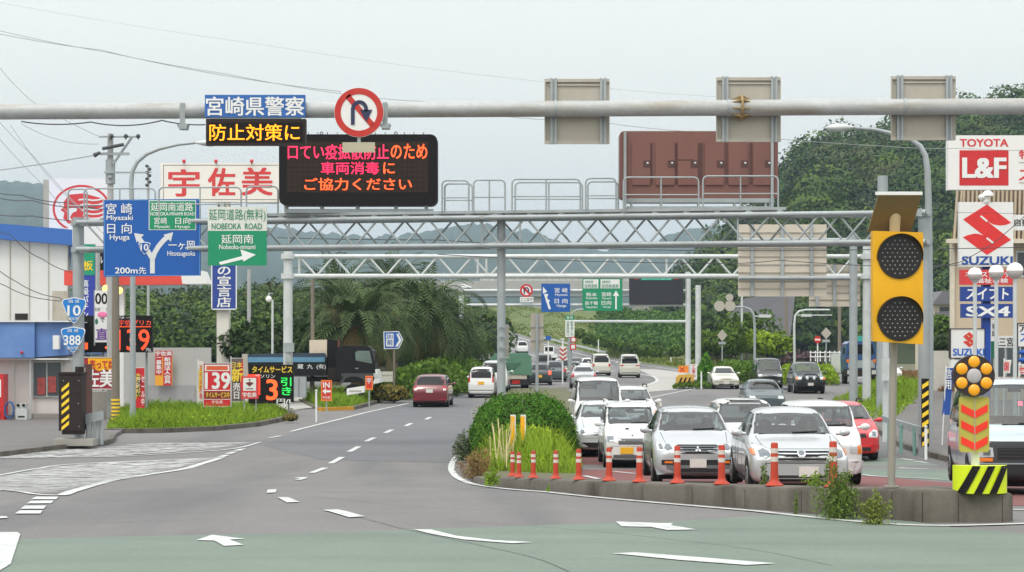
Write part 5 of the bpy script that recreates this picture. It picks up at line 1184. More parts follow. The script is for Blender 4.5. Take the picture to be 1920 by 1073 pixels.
sub(t, (1799, 282, 1891, 348), d, M('board_red', (198, 36, 40), .45), 'red_square')
sub(t, (1911, 304, 1960, 306), d, m_back, 'line'); sub(t, (1911, 342, 1960, 344), d, m_back, 'line')
# pylon with the angular red emblem
d = 76
t = thing('brand_pylon', 'tall blue pylon carrying a white panel with angular red S emblem and blue panels', 'sign pylon', (PX(1851, d), d, zg(d)))
mb = MB(); mb.box(PX(1845, d), PX(1860, d), d+.2, d+.5, zg(d), PZ(392, d)); part('pole', mb, M('pylon_blue', (16, 66, 156), .45), t)
mb = MB(); rect(mb, (1799, 379, 1900, 500), d-.05, .3); p_ = part('emblem_panel', mb, m_white, t)
Z7 = lambda pts: [(1600+x/3.353, 200+y/3.353) for x, y in pts]
def s_emblem(f, dd, par, mat=m_red):
    mb = MB()
    for q in ([(840, 615), (690, 710), (884, 862), (992, 838), (800, 688)], [(840, 615), (800, 688), (835, 716), (880, 741), (918, 748), (960, 744), (993, 730)], [(688, 822), (720, 808), (760, 799), (790, 801), (822, 812), (866, 845), (884, 862), (992, 838), (840, 933)]): poly(mb, f(q), dd)
    part('emblem', mb, mat, par)
    mb = MB(); poly(mb, f(band([(800, 688), (842, 722)], 12)), dd-.012); poly(mb, f(band([(838, 826), (882, 860)], 12)), dd-.012); part('emblem_slit', mb, m_white, par)
s_emblem(Z7, d-.05, t, M('emblem_red', (212, 40, 40), .45))
tp('SUZUKI', (1804, 481, 1898, 496), d-.05, M('emblem_blue', (30, 74, 150), .45), t, .06)
m_pb = M('pylon_panel_blue', (28, 62, 140), .45)
for r, m_, b_, rr, sl in (((1801, 506, 1902, 534), m_redw, 'ネオスアーデ', (1810, 509, 1896, 520), 0), ((1802, 538, 1902, 565), m_pb, 'スイフト', (1812, 541, 1890, 561), .06), ((1803, 570, 1902, 596), m_pb, 'SX4', (1812, 575, 1892, 593), .07)):
    mb = MB(); rect(mb, r, d-.03, .25); part('panel', mb, m_, t); tp(b_, rr, d-.03, m_letter, t, .05 if b_ != 'ネオスアーデ' else .03, slant=sl)
tp('福祉車検', (1830, 522, 1890, 531), d-.03, m_letter, t, .03)
mb = MB(); mb.sphere((PX(1852, d), d, PZ(368, d)), .22, 16, 8, 0); mb.cyl(P(1849, 368, d), P(1849, 380, d), .12); mb.sphere((PX(1843, d), d, PZ(370, d)), (.18, .15, .12), 12, 8); part('top_lamp', mb, m_white, t, 60)
mb = MB(); rect(mb, (1900, 403, 1960, 432), d+.1, .1); part('side_board', mb, m_white, t); tp('自動車', (1902, 411, 1948, 424), d+.1, m_black, t, .02)
d = 74
t = board('brand_sign', 'low white sign with small angular red emblem and blue lettering behind the blue pole', (1783, 617, 1846, 671), d, m_white, [('SUZUKI', (1787, 654, 1845, 667), M('sign_mid_blue', (30, 100, 190), .45), .06)], th=.25, legs=((1786, 1.5), (1843, 1.5)), frame=(m_dark, 1.2))
s_emblem(lambda pts: [(1817.5+(x-840)/302*24, 637+(y-774)/318*29) for x, y in pts], d, t, M('small_emblem_red', (206, 60, 44), .45))
sub(t, (1782, 672.5, 1847, 673.5), d, m_dark, 'gap'); mb = MB(); rect(mb, (1783, 674.5, 1846, 690), d, .25); part('lower_panel', mb, m_white, t)
t = board('car_sign', 'white sign with black frame and blue stroke at the edge of the photo', (1909, 607, 1990, 650), 72, m_white, [('ア', (1911, 610, 1926, 622), m_black, .04), ('ス', (1913, 626, 1928, 640), M('sign_mid_blue', (30, 100, 190), .45), .06)], th=.2, legs=((1950, 3),), frame=(m_dark, 1.5))
mb = MB(); 
for k in range(3): mb.sphere((PX(1935, 72), 72, PZ(661+14*k, 72)), (.5, .2, .14), 14, 8)
solo('blue_cushion_stack', mb, M('inflated_blue', (24, 84, 170), .4), 'stack of rounded blue panels below the black framed sign', 'sign base', smooth=180)
t = board('office_sign', 'white board with dark kanji partly hidden behind globe lamp posts', (1872, 630, 1904, 652), 92, m_white, [('三宮', (1873, 633, 1900, 650), m_black, .02)], th=.1, legs=((1888, 1.2),))
t = board('green_sign', 'dark green panel with small kana column beside the blue pylon pole', (1858, 600, 1872, 672), 92, m_white, [('地\n域', (1860, 606, 1868, 632), m_black, .03)], th=.1, legs=((1865, 1.2),)); sub(t, (1858, 640, 1872, 672), 92, M('dark_green_panel', (10, 96, 70), .5), 'green_panel')
for px, d, top, r, lab in ((1828, 70, 515, .245, 'white globe lamp on a thin post, nearest the blue pylon pole'), (1868, 68, 511, .25, 'white globe lamp on a thin post, middle one of three'), (1903, 66, 508, .27, 'white globe lamp on a thin post, largest of three at the photo edge')):
    t = thing('globe_lamp', lab, 'lamp post', (PX(px, d), d, zg(d)), 'globe lamps before the showroom')
    mb = MB(); mb.cyl((PX(px, d), d, zg(d)), (PX(px, d), d, PZ(top+12, d)), .065, n=12); mb.cyl(P(px, top+14, d), P(px, top+10, d), .1, .14, 12); part('pole', mb, m_galv2, t, 50)
    mb = MB(); mb.sphere((PX(px, d), d, PZ(top, d)), r, 24, 8, 0); part('globe_cap', mb, M('globe_opal', (238, 238, 236), .25, emit=.12), t, 180)
    mb = MB(); mb.sphere((PX(px, d), d, PZ(top, d)), r*.985, 24, 16); part('globe_glass', mb, M('globe_clear', (188, 182, 178), .08, 0, .1, spec=.8), t, 180)
flag('blue and red banner flag leaning beside the wide steel column', (1766, 690, 1781, 778), 60, ((M('flag_blue', (34, 80, 160), .7), 0, 1),), (('信\n用', (1772, 692, 1784, 730), m_letter, .04),), lean=8)
flag('small white flag with red mark above the grey van roof', (1881, 676, 1894, 700), 60, ((m_fw, 0, 1),), (('国', (1883, 680, 1891, 695), m_fr, .06),), lean=2)
flag('small white flag with red strokes by the photo edge', (1909, 684, 1925, 702), 58, ((m_fw, 0, 1),), (('セ', (1911, 687, 1920, 700), m_fr, .06),), lean=2)
d = 58
t = thing('striped_guard', 'black board with yellow slanted stripes strapped to the truss post by the pavement', 'post guard', (PX(1735, 56.6), 56.6, zg(57)+.13))
mb = MB(); rect(mb, (1728, 710, 1742, 838), 56.6, .03); part('board', mb, m_black, t)
for y in range(714, 836, 18):
    mb = MB(); poly(mb, [(1729, y+8), (1741, y), (1741, y+8), (1729, y+16)], 56.6); part('yellow_stripe', mb, m_yel2, t)
t = thing('marker_post', 'thin white post beside the striped guard on the kerb', 'marker post', (PX(1736, 54), 54, zg(54)+.13)); d = 54
mb = MB(); mb.cyl((PX(1736, d), d, zg(d)+.1), (PX(1736, d), d, PZ(798, d)), .04, n=10); part('post', mb, m_white, t, 50)
mb = MB(); mb.cyl((PX(1736, d), d, PZ(804, d)), (PX(1736, d), d, PZ(801, d)), .043, n=10); part('reflective_band', mb, m_galv, t, 50)
d = 57
t = thing('guardrail_end', 'short grey guardrail with teal-banded posts on the pavement edge by the steel column', 'guardrail', (PX(1710, d), d, zg(d)+.13))
mb = MB(); mb.add([(PX(1689, d), d+3, PZ(786, d)), (PX(1722, d), d-.3, PZ(800, d)), (PX(1722, d), d-.3, PZ(815, d)), (PX(1689, d), d+3, PZ(798, d)), (PX(1689, d)+.08, d+3.1, PZ(786, d)), (PX(1722, d)+.08, d-.2, PZ(800, d)), (PX(1722, d)+.08, d-.2, PZ(815, d)), (PX(1689, d)+.08, d+3.1, PZ(798, d))], [(3, 2, 1, 0), (4, 5, 6, 7), (0, 1, 5, 4), (2, 3, 7, 6), (0, 4, 7, 3), (1, 2, 6, 5)]); part('rail', mb, m_galv, t)
for px, dd_ in ((1694, 59.2), (1705, 58.2), (1717, 57.2)):
    mb = MB(); mb.cyl((PX(px, d), dd_, zg(dd_)), (PX(px, d), dd_, PZ(800, d)), .05, n=10); part('post', mb, M('teal_post', (120, 164, 156), .5, .1), t, 50)
# small houses on the far side
d = 190
t = thing('house', 'small pale house with grey tiled roof partly hidden behind the twin-lamp beacon', 'house', (PX(1770, d), d+4, zg(d)))
mb = MB(); mb.box(PX(1752, d), PX(1840, d), d, d+9, zg(d), PZ(570, d)); part('wall', mb, M('house_cream', (208, 200, 176), .8), t)
mb = MB(); mb.prism([(PX(1744, d), PZ(571, d)), (PX(1764, d), PZ(546, d)), (PX(1830, d), PZ(546, d)), (PX(1846, d), PZ(571, d))], d-.8, d+9.5); part('roof', mb, M('house_roof', (104, 104, 108), .7), t)
mb = MB(); mb.prism([(PX(1748, d), PZ(597, d)), (PX(1754, d), PZ(585, d)), (PX(1832, d), PZ(585, d)), (PX(1840, d), PZ(597, d))], d-1.4, d); part('porch_roof', mb, MATS['house_roof'], t)
mb = MB(); rect(mb, (1762, 576, 1784, 584), d-.05, .04); part('window', mb, m_win, t)
mb = MB(); mb.box(PX(1745, 120), PX(1783, 120), 120, 120.3, zg(120), PZ(658, 120)); t = solo('white_wall', mb, M('pale_wall', (206, 208, 204), .8), 'low white wall beyond the pavement beside the steel column', 'wall')

# ================================================================ far structures: viaduct, dark slope, guard fence
d = 620.0
m_vc = M('viaduct_concrete', (168, 168, 164), .85, 0, .08, .15, dirt=((150, 148, 142), .5, .15))
t = thing('viaduct', 'long concrete road viaduct with noise barrier crossing in the distance', 'bridge', (PX(1050, d), d, 0))
mb = MB(); mb.box(PX(640, d), PX(1500, d), d, d+12, PZ(556, d), PZ(541, d)); part('girder', mb, M('girder_grey', (140, 146, 148), .8), t)
mb = MB(); mb.box(PX(640, d), PX(1500, d), d-.8, d+13, PZ(543, d), PZ(527, d)); part('deck', mb, m_vc, t)
mb = MB(); mb.box(PX(900, d), PX(1500, d), d-.6, d-.4, PZ(527, d), PZ(512, d)); part('noise_barrier', mb, M('barrier_grey', (186, 190, 190), .6, 0, .05), t)
mb = MB(); [mb.box(PX(x, d), PX(x+1.4, d), d-.8, d-.62, PZ(527, d), PZ(510, d)) for x in range(760, 1500, 12)]; mb.box(PX(640, d), PX(900, d), d-.7, d-.5, PZ(520.5, d), PZ(519, d)); part('barrier_post', mb, m_back, t)
for px in (800, 1000, 1225, 1400):
    mb = MB(); mb.box(PX(px, d), PX(px+18, d), d+1, d+10, -.2, PZ(556, d)); part('pier', mb, m_vc, t)
d = 470
mb = MB(); mb.add([P(1080, 604, d), P(1250, 560, d), P(1270, 566, d+4), P(1262, 590, d), P(1150, 606, d)], [(0, 1, 2, 3, 4)])
mb.add([P(1080, 604, d), P(1250, 560, d), P(1250, 560, d+25), P(1080, 604, d+25)], [(0, 3, 2, 1)])
solo('abutment', mb, M('abutment_concrete', (150, 148, 140), .9, 0, .12, .2), 'grey concrete abutment slope at the end of the viaduct over the embankment', 'abutment')
d = 235
m_mesh = M('dark_slope_lining', (74, 74, 76), .95, 0, .12, .25, .4, 3)
mb = MB(); mb.add([P(1318, 650, d), P(1395, 560, d+40), P(1492, 545, d+60), P(1480, 650, d+10)], [(0, 3, 2, 1)]); mb.add([P(1318, 650, d+30), P(1395, 560, d+75), P(1492, 545, d+90), P(1480, 650, d+40)], [(0, 1, 2, 3)])
struct('rock_slope', mb, m_mesh)
d = 165
t = thing('guard_fence', 'low white rail fence in the far distance by the blue truck', 'fence', (PX(1552, d), d, zg(d)))
mb = MB(); [rect(mb, (1518, y, 1584, y+2), d, .05) for y in (660, 668)]; part('rail', mb, m_white, t)
for px in range(1519, 1585, 9):
    mb = MB(); rect(mb, (px, 658, px+2, 678), d+.06, .06); part('post', mb, m_white, t)
# ramp guardrail
t = thing('guardrail', 'white guardrail along the grassy side of the climbing ramp', 'guardrail', ramp_pt(3.2, 2.0))
def on_ramp(t0, off, up): return ramp_pt(t0, off)+Vector((0, 0, up))
mb = MB(); a = [on_ramp(2.9+.12*i, 2.4, .75) for i in range(11)]
for i in range(10): mb.add([a[i], a[i+1], a[i+1]-Vector((0, 0, .38)), a[i]-Vector((0, 0, .38))], [(0, 1, 2, 3)])
part('rail', mb, m_galv2, t)
for i in range(0, 11, 2):
    mb = MB(); mb.cyl(a[i]+Vector((.1, .1, -1.1)), a[i]+Vector((.1, .1, .05)), .06, n=6); part('post', mb, m_galv, t)
# splitter: information board, chevrons, blue sign, yellow barrier
d = 150
t = thing('information_sign', 'narrow white board with green header on a grey post in front of the ramp', 'road sign', (PX(1069, d), d, zg(d)))
mb = MB(); rect(mb, (1060, 600, 1077, 632), d, .08); part('panel', mb, m_white, t)
mb = MB(); rect(mb, (1060, 592, 1077, 600), d, .08); part('green_header', mb, m_sgreen, t)
tp('無 料', (1063, 593.5, 1074, 598), d, m_letter, t, .03); tp('自 動\n車 専\n用 道\n路 入\n口 先', (1062, 602, 1075, 630), d, m_gltr, t, .0)
mb = MB(); mb.cyl((PX(1068.5, d), d+.2, zg(d)), (PX(1068.5, d), d+.2, PZ(594, d)), .17, n=12); part('post', mb, m_galv, t, 50)
mb = MB(); mb.tube([P(1071, 594, d+.2), P(1074, 586, d+.2), P(1082, 581, d+.2), P(1094, 580, d+.2)], .06, 8); part('arm', mb, m_galv, t, 60)
for py, lab in ((637, 'small round red-rimmed sign on the information board post'), (650, 'small square red-rimmed plate below the round one on the information board post')):
    mb = MB(); mb.disc((PX(1075, d), PZ(py, d)), .22, d-.1, d-.06, 20) if py == 637 else rect(mb, (1069, 645, 1080, 656), d-.1, .04)
    o = solo('round_sign' if py == 637 else 'square_sign', mb, m_red, lab, 'road sign')
    mb = MB(); mb.disc((PX(1075, d), PZ(py, d)), .15, d-.11, d-.104, 20) if py == 637 else rect(mb, (1071, 647, 1078, 654), d-.11, .006)
    part('white_field', mb, m_white, o)
t = thing('chevron_marker', 'white post with red downward chevrons at the ramp gore', 'road marker', (PX(1055, 140), 140, zg(140))); d = 140
mb = MB(); rect(mb, (1049, 650, 1062, 676), d, .05); part('panel', mb, m_white, t)
mb = MB(); [poly(mb, [(1049, y), (1055.5, y+5), (1062, y), (1062, y+4.5), (1055.5, y+9.5), (1049, y+4.5)], d) for y in (651, 659, 667)]; part('red_chevron', mb, M('chevron_brown_red', (176, 90, 80), .5), t)
mb = MB(); mb.cyl((PX(1055, d), d+.1, zg(d)), (PX(1055, d), d+.1, PZ(636, d)), .05, n=8); rect(mb, (1051, 635, 1059, 637), d+.05, .1); part('post', mb, m_white, t)
t = thing('blue_sign', 'tiny blue plate on a white post beside the red chevron marker', 'road sign', (PX(1028, 140), 140, zg(140)))
mb = MB(); rect(mb, (1023, 630, 1033, 638), d, .05); part('panel', mb, M('chevron_blue', (30, 90, 170), .45), t)
mb = MB(); mb.cyl((PX(1028, d), d+.1, zg(d)), (PX(1028, d), d+.1, PZ(630, d)), .05, n=8); part('post', mb, m_white, t)
d = 128
t = thing('crash_barrier', 'yellow barrier block with black slanted stripes and orange sign on the gore', 'barrier', (PX(1284, d), d, zg(d)))
mb = MB(); mb.prism([(PX(x, d), PZ(y, d)) for x, y in ((1269, 722), (1269, 708), (1273, 703), (1298, 702), (1301, 706), (1301, 722))], d, d+.9); part('body', mb, M('barrier_yellow', (200, 160, 70), .6, 0, .1), t)
mb = MB(); [poly(mb, [(x, 721), (x+6, 708), (x+9, 708), (x+4, 721)], d) for x in (1271, 1279, 1287)]; part('black_stripe', mb, m_black, t)
mb = MB(); rect(mb, (1272, 686, 1291, 699), d+.3, .05); part('orange_panel', mb, M('works_orange', (226, 134, 40), .5), t)
mb = MB(); poly(mb, band([(1275, 689), (1283, 697)], 2), d+.3); poly(mb, band([(1283, 689), (1275, 697)], 2), d+.29); part('cross', mb, M('cross_red', (190, 60, 40), .5), t)
t = thing('notice_board', 'white notice with red writing at the end of the dark hedge', 'sign', (PX(1300, 131), 131, zg(131))); d = 131
mb = MB(); rect(mb, (1294, 683, 1307, 712), d, .04); part('panel', mb, m_white, t); tp('工\n事\n中', (1297, 685, 1304, 709), d, M('notice_red', (206, 80, 90), .5), t, .03)
mb = MB(); rect(mb, (1294, 682, 1295, 722), d+.05, .03); rect(mb, (1306, 682, 1307, 722), d+.05, .03); part('leg', mb, m_galv2, t)
for px, py, lab in ((1122, 652, 'thin white delineator on the ramp verge below the information board'), (1190, 668, 'thin white delineator on the ramp verge between round shrubs'), (1258, 680, 'thin white delineator on the ramp verge by the far gantry post'), (963, 613, 'thin white delineator high on the ramp verge beside the truss post')):
    d = 250 if px > 1000 else 470; b = P(px, py, d); mb = MB(); mb.cyl(b+Vector((0, 0, -.6)), b+Vector((0, 0, 1.0)), .07, n=8)
    o = solo('marker_post', mb, m_white, lab, 'marker post', 'white delineators on the ramp verge')
mb = MB(); mb.cyl((PX(1315, 127), 127, zg(127)), (PX(1315, 127), 127, PZ(697, 127)), .05, n=8); solo('marker_post', mb, m_white, 'thin white post between the notice and the white sedan', 'marker post')

# ================================================================ overhead wires
def wire(label, pts, d, sag_=0, r=.012, mat=None, n=16):
    pp = []
    for (x0, y0), (x1, y1) in zip(pts[:-1], pts[1:]):
        for i in range(n+1):
            s_ = i/n; pp.append(P(x0+(x1-x0)*s_, y0+(y1-y0)*s_+sag_*4*s_*(1-s_), d))
    q = [pp[0]]
    for p in pp[1:]:
        if (p-q[-1]).length > 1e-4: q.append(p)
    solo('overhead_wire', MB().tube(q, r, 5), mat or m_wire, label, 'wire', 'overhead wires')
W2 = m_wire2
wire('upper thin grey wire sloping from the photo edge to the no U-turn sign', [(-60, 44), (0, 58), (200, 98), (420, 138), (640, 176), (790, 190), (1000, 205)], 78, 2, .012, W2)
wire('second thin grey wire just below its twin above the pipe', [(-60, 52), (0, 64), (190, 94), (400, 138), (640, 172)], 79, 2, .014, W2)
wire('faint highest wire crossing the whole sky', [(-60, -6), (0, 5), (500, 85), (960, 147), (1350, 182), (1700, 205)], 90, 3, .010, M('faint_cable', (190, 198, 200), .6))
wire('thin wire running past the sign back to the lamp arm', [(900, 214), (1145, 232), (1340, 250), (1670, 275), (1800, 278), (1990, 282)], 84, 2, .012, W2)
wire('long dark wire crossing low from the middle truss to the showroom', [(520, 446), (820, 450), (1100, 466), (1380, 470), (1640, 468), (1990, 462)], 70, 1, .015)
wire('dark wire just below the other, passing before the cream panel', [(820, 477), (1100, 490), (1380, 494), (1460, 488), (1640, 499), (1800, 497), (1990, 494)], 71, 1, .014)
wire('diagonal wire in front of the red emblem panel', [(1640, 520), (1800, 492), (1860, 458), (1925, 402), (1990, 350)], 66, 1, .014)
wire('thin wire above the truss passing before the forested hill', [(1460, 408), (1750, 398), (1990, 402)], 72, 0, .008)
wire('taut cable from the concrete pole to the photo edge', [(-80, 336), (0, 319), (178, 291)], 88, 1, .03, W2)
for k, (pts, s_, lab) in enumerate((([(-60, 205), (0, 262), (90, 356), (130, 402)], 2, 'steep thin wire leftmost of the fan over the blue roof'), ([(0, 230), (60, 290), (150, 390), (196, 440)], 2, 'steep thin wire in the fan crossing the red emblem billboard'), ([(20, 235), (90, 330), (170, 410)], 3, 'steep thin wire in the fan starting just under the pipe'),
      ([(40, 232), (110, 262), (185, 270)], 3, 'slack wire reaching the top crossarm of the concrete pole'), ([(0, 128), (60, 190), (190, 258)], 3, 'thin wire from the sky to the concrete pole crossarm'),
      ([(-40, 352), (40, 366), (130, 380), (200, 392)], 4, 'dark bundled wire above the blue warehouse roof'), ([(-40, 360), (60, 376), (180, 388)], 6, 'dark bundled wire sagging just below its neighbour over the warehouse'),
      ([(-40, 398), (60, 405), (190, 416)], 3, 'thin dark wire along the blue roof edge'), ([(-40, 410), (20, 440), (80, 486), (150, 512)], 6, 'dark wire drooping across the white warehouse wall'), ([(-40, 470), (30, 528), (110, 558), (150, 558)], 6, 'thick dark wire drooping low across the warehouse wall'),
      ([(-40, 500), (10, 536), (90, 562), (150, 556)], 5, 'second thick dark wire drooping low to the gantry post'))):
    wire(lab, pts, 72+k*1.1, s_, .012 if k < 5 else .018, W2 if k < 5 else m_wire)
# ================================================================ vehicles
def paint(name, rgb, metal=.0, rough=.32): return M('car_'+name, rgb, rough, metal, .02, 2, coat=.8)
p_silver = paint('silver', (184, 189, 191), .4, .3); p_white = paint('white', (216, 218, 217)); p_pearl = paint('pearl', (200, 200, 188)); p_blk = paint('black', (30, 32, 34))
p_maroon = paint('maroon', (104, 16, 32), .1); p_red = paint('red', (186, 32, 40)); p_grey = paint('dark_grey', (70, 76, 80), .3); p_greyg = paint('green_grey', (74, 88, 92), .3); p_beige = paint('beige', (176, 170, 156), .3)
p_paleblue = paint('pale_blue', (176, 190, 198), .2); p_silverw = paint('silver_white', (202, 208, 210), .25); p_dgreen = paint('dark_green', (44, 56, 60), .2)
m_glass = M('car_glass', (26, 32, 32), .04, 0, .03, spec=.75)
m_glassd = M('car_glass_dark', (16, 19, 21), .05, 0, .03, spec=.35)
m_trim = M('black_trim', (26, 26, 28), .6, 0, .1); m_under = M('underbody', (16, 16, 17), .9, 0, .1)
m_chrome = M('chrome', (205, 208, 210), .15, .9, .03); m_lampc = M('clear_lamp', (206, 212, 214), .12, .3, .15, 20, coat=.6); m_lampi = M('lamp_inner', (120, 128, 132), .2, .6, .1)
m_tail = M('tail_lamp_red', (170, 22, 26), .2, 0, .1, coat=.5); m_taillit = M('brake_lamp_lit', (255, 70, 40), .3, emit=2.2, var=.05); m_ind = M('indicator_amber', (226, 120, 30), .25, 0, .1, coat=.4)
m_platey = M('plate_yellow', (226, 170, 20), .5, 0, .15, 40); m_plate = M('plate_white', (206, 204, 198), .5, 0, .28, 55, detail=2); m_wheelc = M('alloy_wheel', (168, 172, 174), .35, .7, .05)

def hull(st, lvl):
    vs = []; N = 9
    for (y, zb, zs, zt, wb, wt) in st:
        r = min(.10, (zt-zs)*.45); h = zs-zb
        half = [(0, zb), (wb*.78, zb), (wb*.955, zb+.05*min(1, h/.5)), (wb, zb+h*.42), (wb*.99, zb+h*.80), (wb*.955, zs), (wt+.015, zt-r), (wt*.86, zt-.012), (0, zt+.01)]
        vs += [(x, y, z) for x, z in half]+[(-x, y, z) for x, z in half[1:-1]][::-1]
    K = 2*N-2; n = len(st); fs = [(i*K+j, i*K+(j+1) % K, (i+1)*K+(j+1) % K, (i+1)*K+j) for i in range(n-1) for j in range(K)]
    for o_, rev in ((0, 0), ((n-1)*K, 1)):
        c = [(o_+j, o_+j+1, o_+(K-j-1) % K if j < 0 else o_+(K-j-1), o_+(K-j) % K) for j in range(0, N-1)]
        c = [tuple(dict.fromkeys(q)) for q in c]
        fs += [q if rev else q[::-1] for q in c]
    me = bpy.data.meshes.new('h'); me.from_pydata(vs, [], fs); o = bpy.data.objects.new('h', me); COL.objects.link(o)
    m = o.modifiers.new('s', 'SUBSURF'); m.levels = lvl; m.render_levels = lvl
    dg = bpy.context.evaluated_depsgraph_get(); e2 = bpy.data.meshes.new_from_object(o.evaluated_get(dg))
    V_ = np.array([v.co[:] for v in e2.vertices]); F_ = [tuple(p.vertices) for p in e2.polygons]
    bpy.data.objects.remove(o); bpy.data.meshes.remove(me); bpy.data.meshes.remove(e2)
    return V_, F_
def in_poly(x, y, pts):
    c = False
    for i in range(len(pts)):
        (x1, y1), (x2, y2) = pts[i], pts[i-1]
        if (y1 > y) != (y2 > y) and x < (x2-x1)*(y-y1)/(y2-y1)+x1: c = not c
    return c
def decal(bvh, pts, axis, off=.008, nb=40, rings=5, depth=.02):
    """a fitted panel: outline (x,z) seen from 'front'/'rear' or (y,z) from 'left'/'right', laid on the hull"""
    n = len(pts); per = [math.dist(pts[i], pts[(i+1) % n]) for i in range(n)]; tot = sum(per); out = []
    for i in range(n):
        k = max(1, round(nb*per[i]/tot))
        for j in range(k):
            s_ = j/k; out.append((pts[i][0]+(pts[(i+1) % n][0]-pts[i][0])*s_, pts[i][1]+(pts[(i+1) % n][1]-pts[i][1])*s_))
    cx = sum(p[0] for p in out)/len(out); cz = sum(p[1] for p in out)/len(out)
    dr = {'front': Vector((0, 1, 0)), 'rear': Vector((0, -1, 0)), 'right': Vector((-1, 0, 0)), 'left': Vector((1, 0, 0))}[axis]
    vs = []; last = None
    def shoot(a, b):
        nonlocal last
        o_ = Vector((a, 0, b)) if axis in ('front', 'rear') else Vector((0, a, b))
        o_ = o_-dr*10; h = bvh.ray_cast(o_, dr)
        if h[0] is not None:
            nr = h[1] if h[1].dot(dr) < 0 else -h[1]
            last = (h[0]-o_).length; return h[0]+nr*off
        return o_+dr*((last or 10)-off)
    shoot(cx, cz); m = len(out)
    for k in range(rings):
        s_ = 1-k/rings
        vs += [shoot(cx+(x-cx)*s_, cz+(z-cz)*s_) for x, z in out]
    vs.append(shoot(cx, cz)); c0 = len(vs)-1
    fs = [(k*m+i, k*m+(i+1) % m, (k+1)*m+(i+1) % m, (k+1)*m+i) for k in range(rings-1) for i in range(m)]+[((rings-1)*m+i, (rings-1)*m+(i+1) % m, c0) for i in range(m)]
    b0_ = len(vs); vs += [vs[i]+dr*depth for i in range(m)]; fs += [(i, b0_+i, b0_+(i+1) % m, (i+1) % m) for i in range(m)]
    return MB().add(vs, fs)
def mir(pts): return [(-x, z) for x, z in pts][::-1]

def car_stations(p):
    L, W, H = p['L'], p['W'], p['H']; w_ = W/2; zn = p.get('zn', .70); yc, zc = p['yc'], p['zc']; yw, yr, yb, zr = p['yw'], p['yr'], p['yb'], p['zr']; be = p.get('belt', zc-.03); wr = p.get('wr', w_*.70); zb = p.get('zb', .2); nw = p.get('nw', .80)
    st = [(0, zb+.10, zn*.84, zn*.92, w_*nw, w_*nw*.80), (.05, zb+.02, zn*.93, zn*.99, w_*(nw+.09), w_*(nw+.02)*.82), (.28, zb, zn+.01, zn+.07, w_*.985, w_*.80)]
    if yc > .7: st += [(yc*.6, zb-.01, (zn+zc)/2-.02, (zn+zc)/2+.05, w_, w_*.80)]
    st += [(max(.34, yc-.05), zb-.02, zc-.05, zc, w_, w_*.82), (yc+.05, zb-.02, zc-.03, zc+.06, w_, w_*.80)]
    st += [((yc+yw)/2+.03, zb-.02, be, (zc+H)/2+.03, w_, (w_*.80+wr)/2), (yw, zb-.02, be, H-.06, w_, wr+.015), (yw+.25, zb-.02, be, H-.01, w_, wr)]
    st += [((yw+yr)/2+.1, zb-.02, be, H, w_, wr), (yr, zb-.02, be, H-.03, w_, wr-.01)]
    if L-yb > .3:
        st += [((yr+yb)/2, zb-.02, be, (H+zr)/2+.02, w_, (wr+w_*.8)/2), (yb, zb, be, zr+.02, w_*.99, w_*.78), (L-.12, zb+.04, min(be, zr)-.06, zr-.02, w_*.95, w_*.76), (L, zb+.14, zr-.22, zr-.1, w_*.84, w_*.66)]
    else:
        st += [((yr+yb)/2+.02, zb, be, (H+zr)/2, w_*.99, wr+.01), (yb, zb+.02, zr-.05, zr+.03, w_*.97, w_*.80), (L-.03, zb+.05, zr-.22, zr-.12, w_*.93, w_*.80), (L, zb+.12, zr-.35, zr-.26, w_*.86, w_*.76)]
    return [(y-L/2, *r_) for y, *r_ in st]

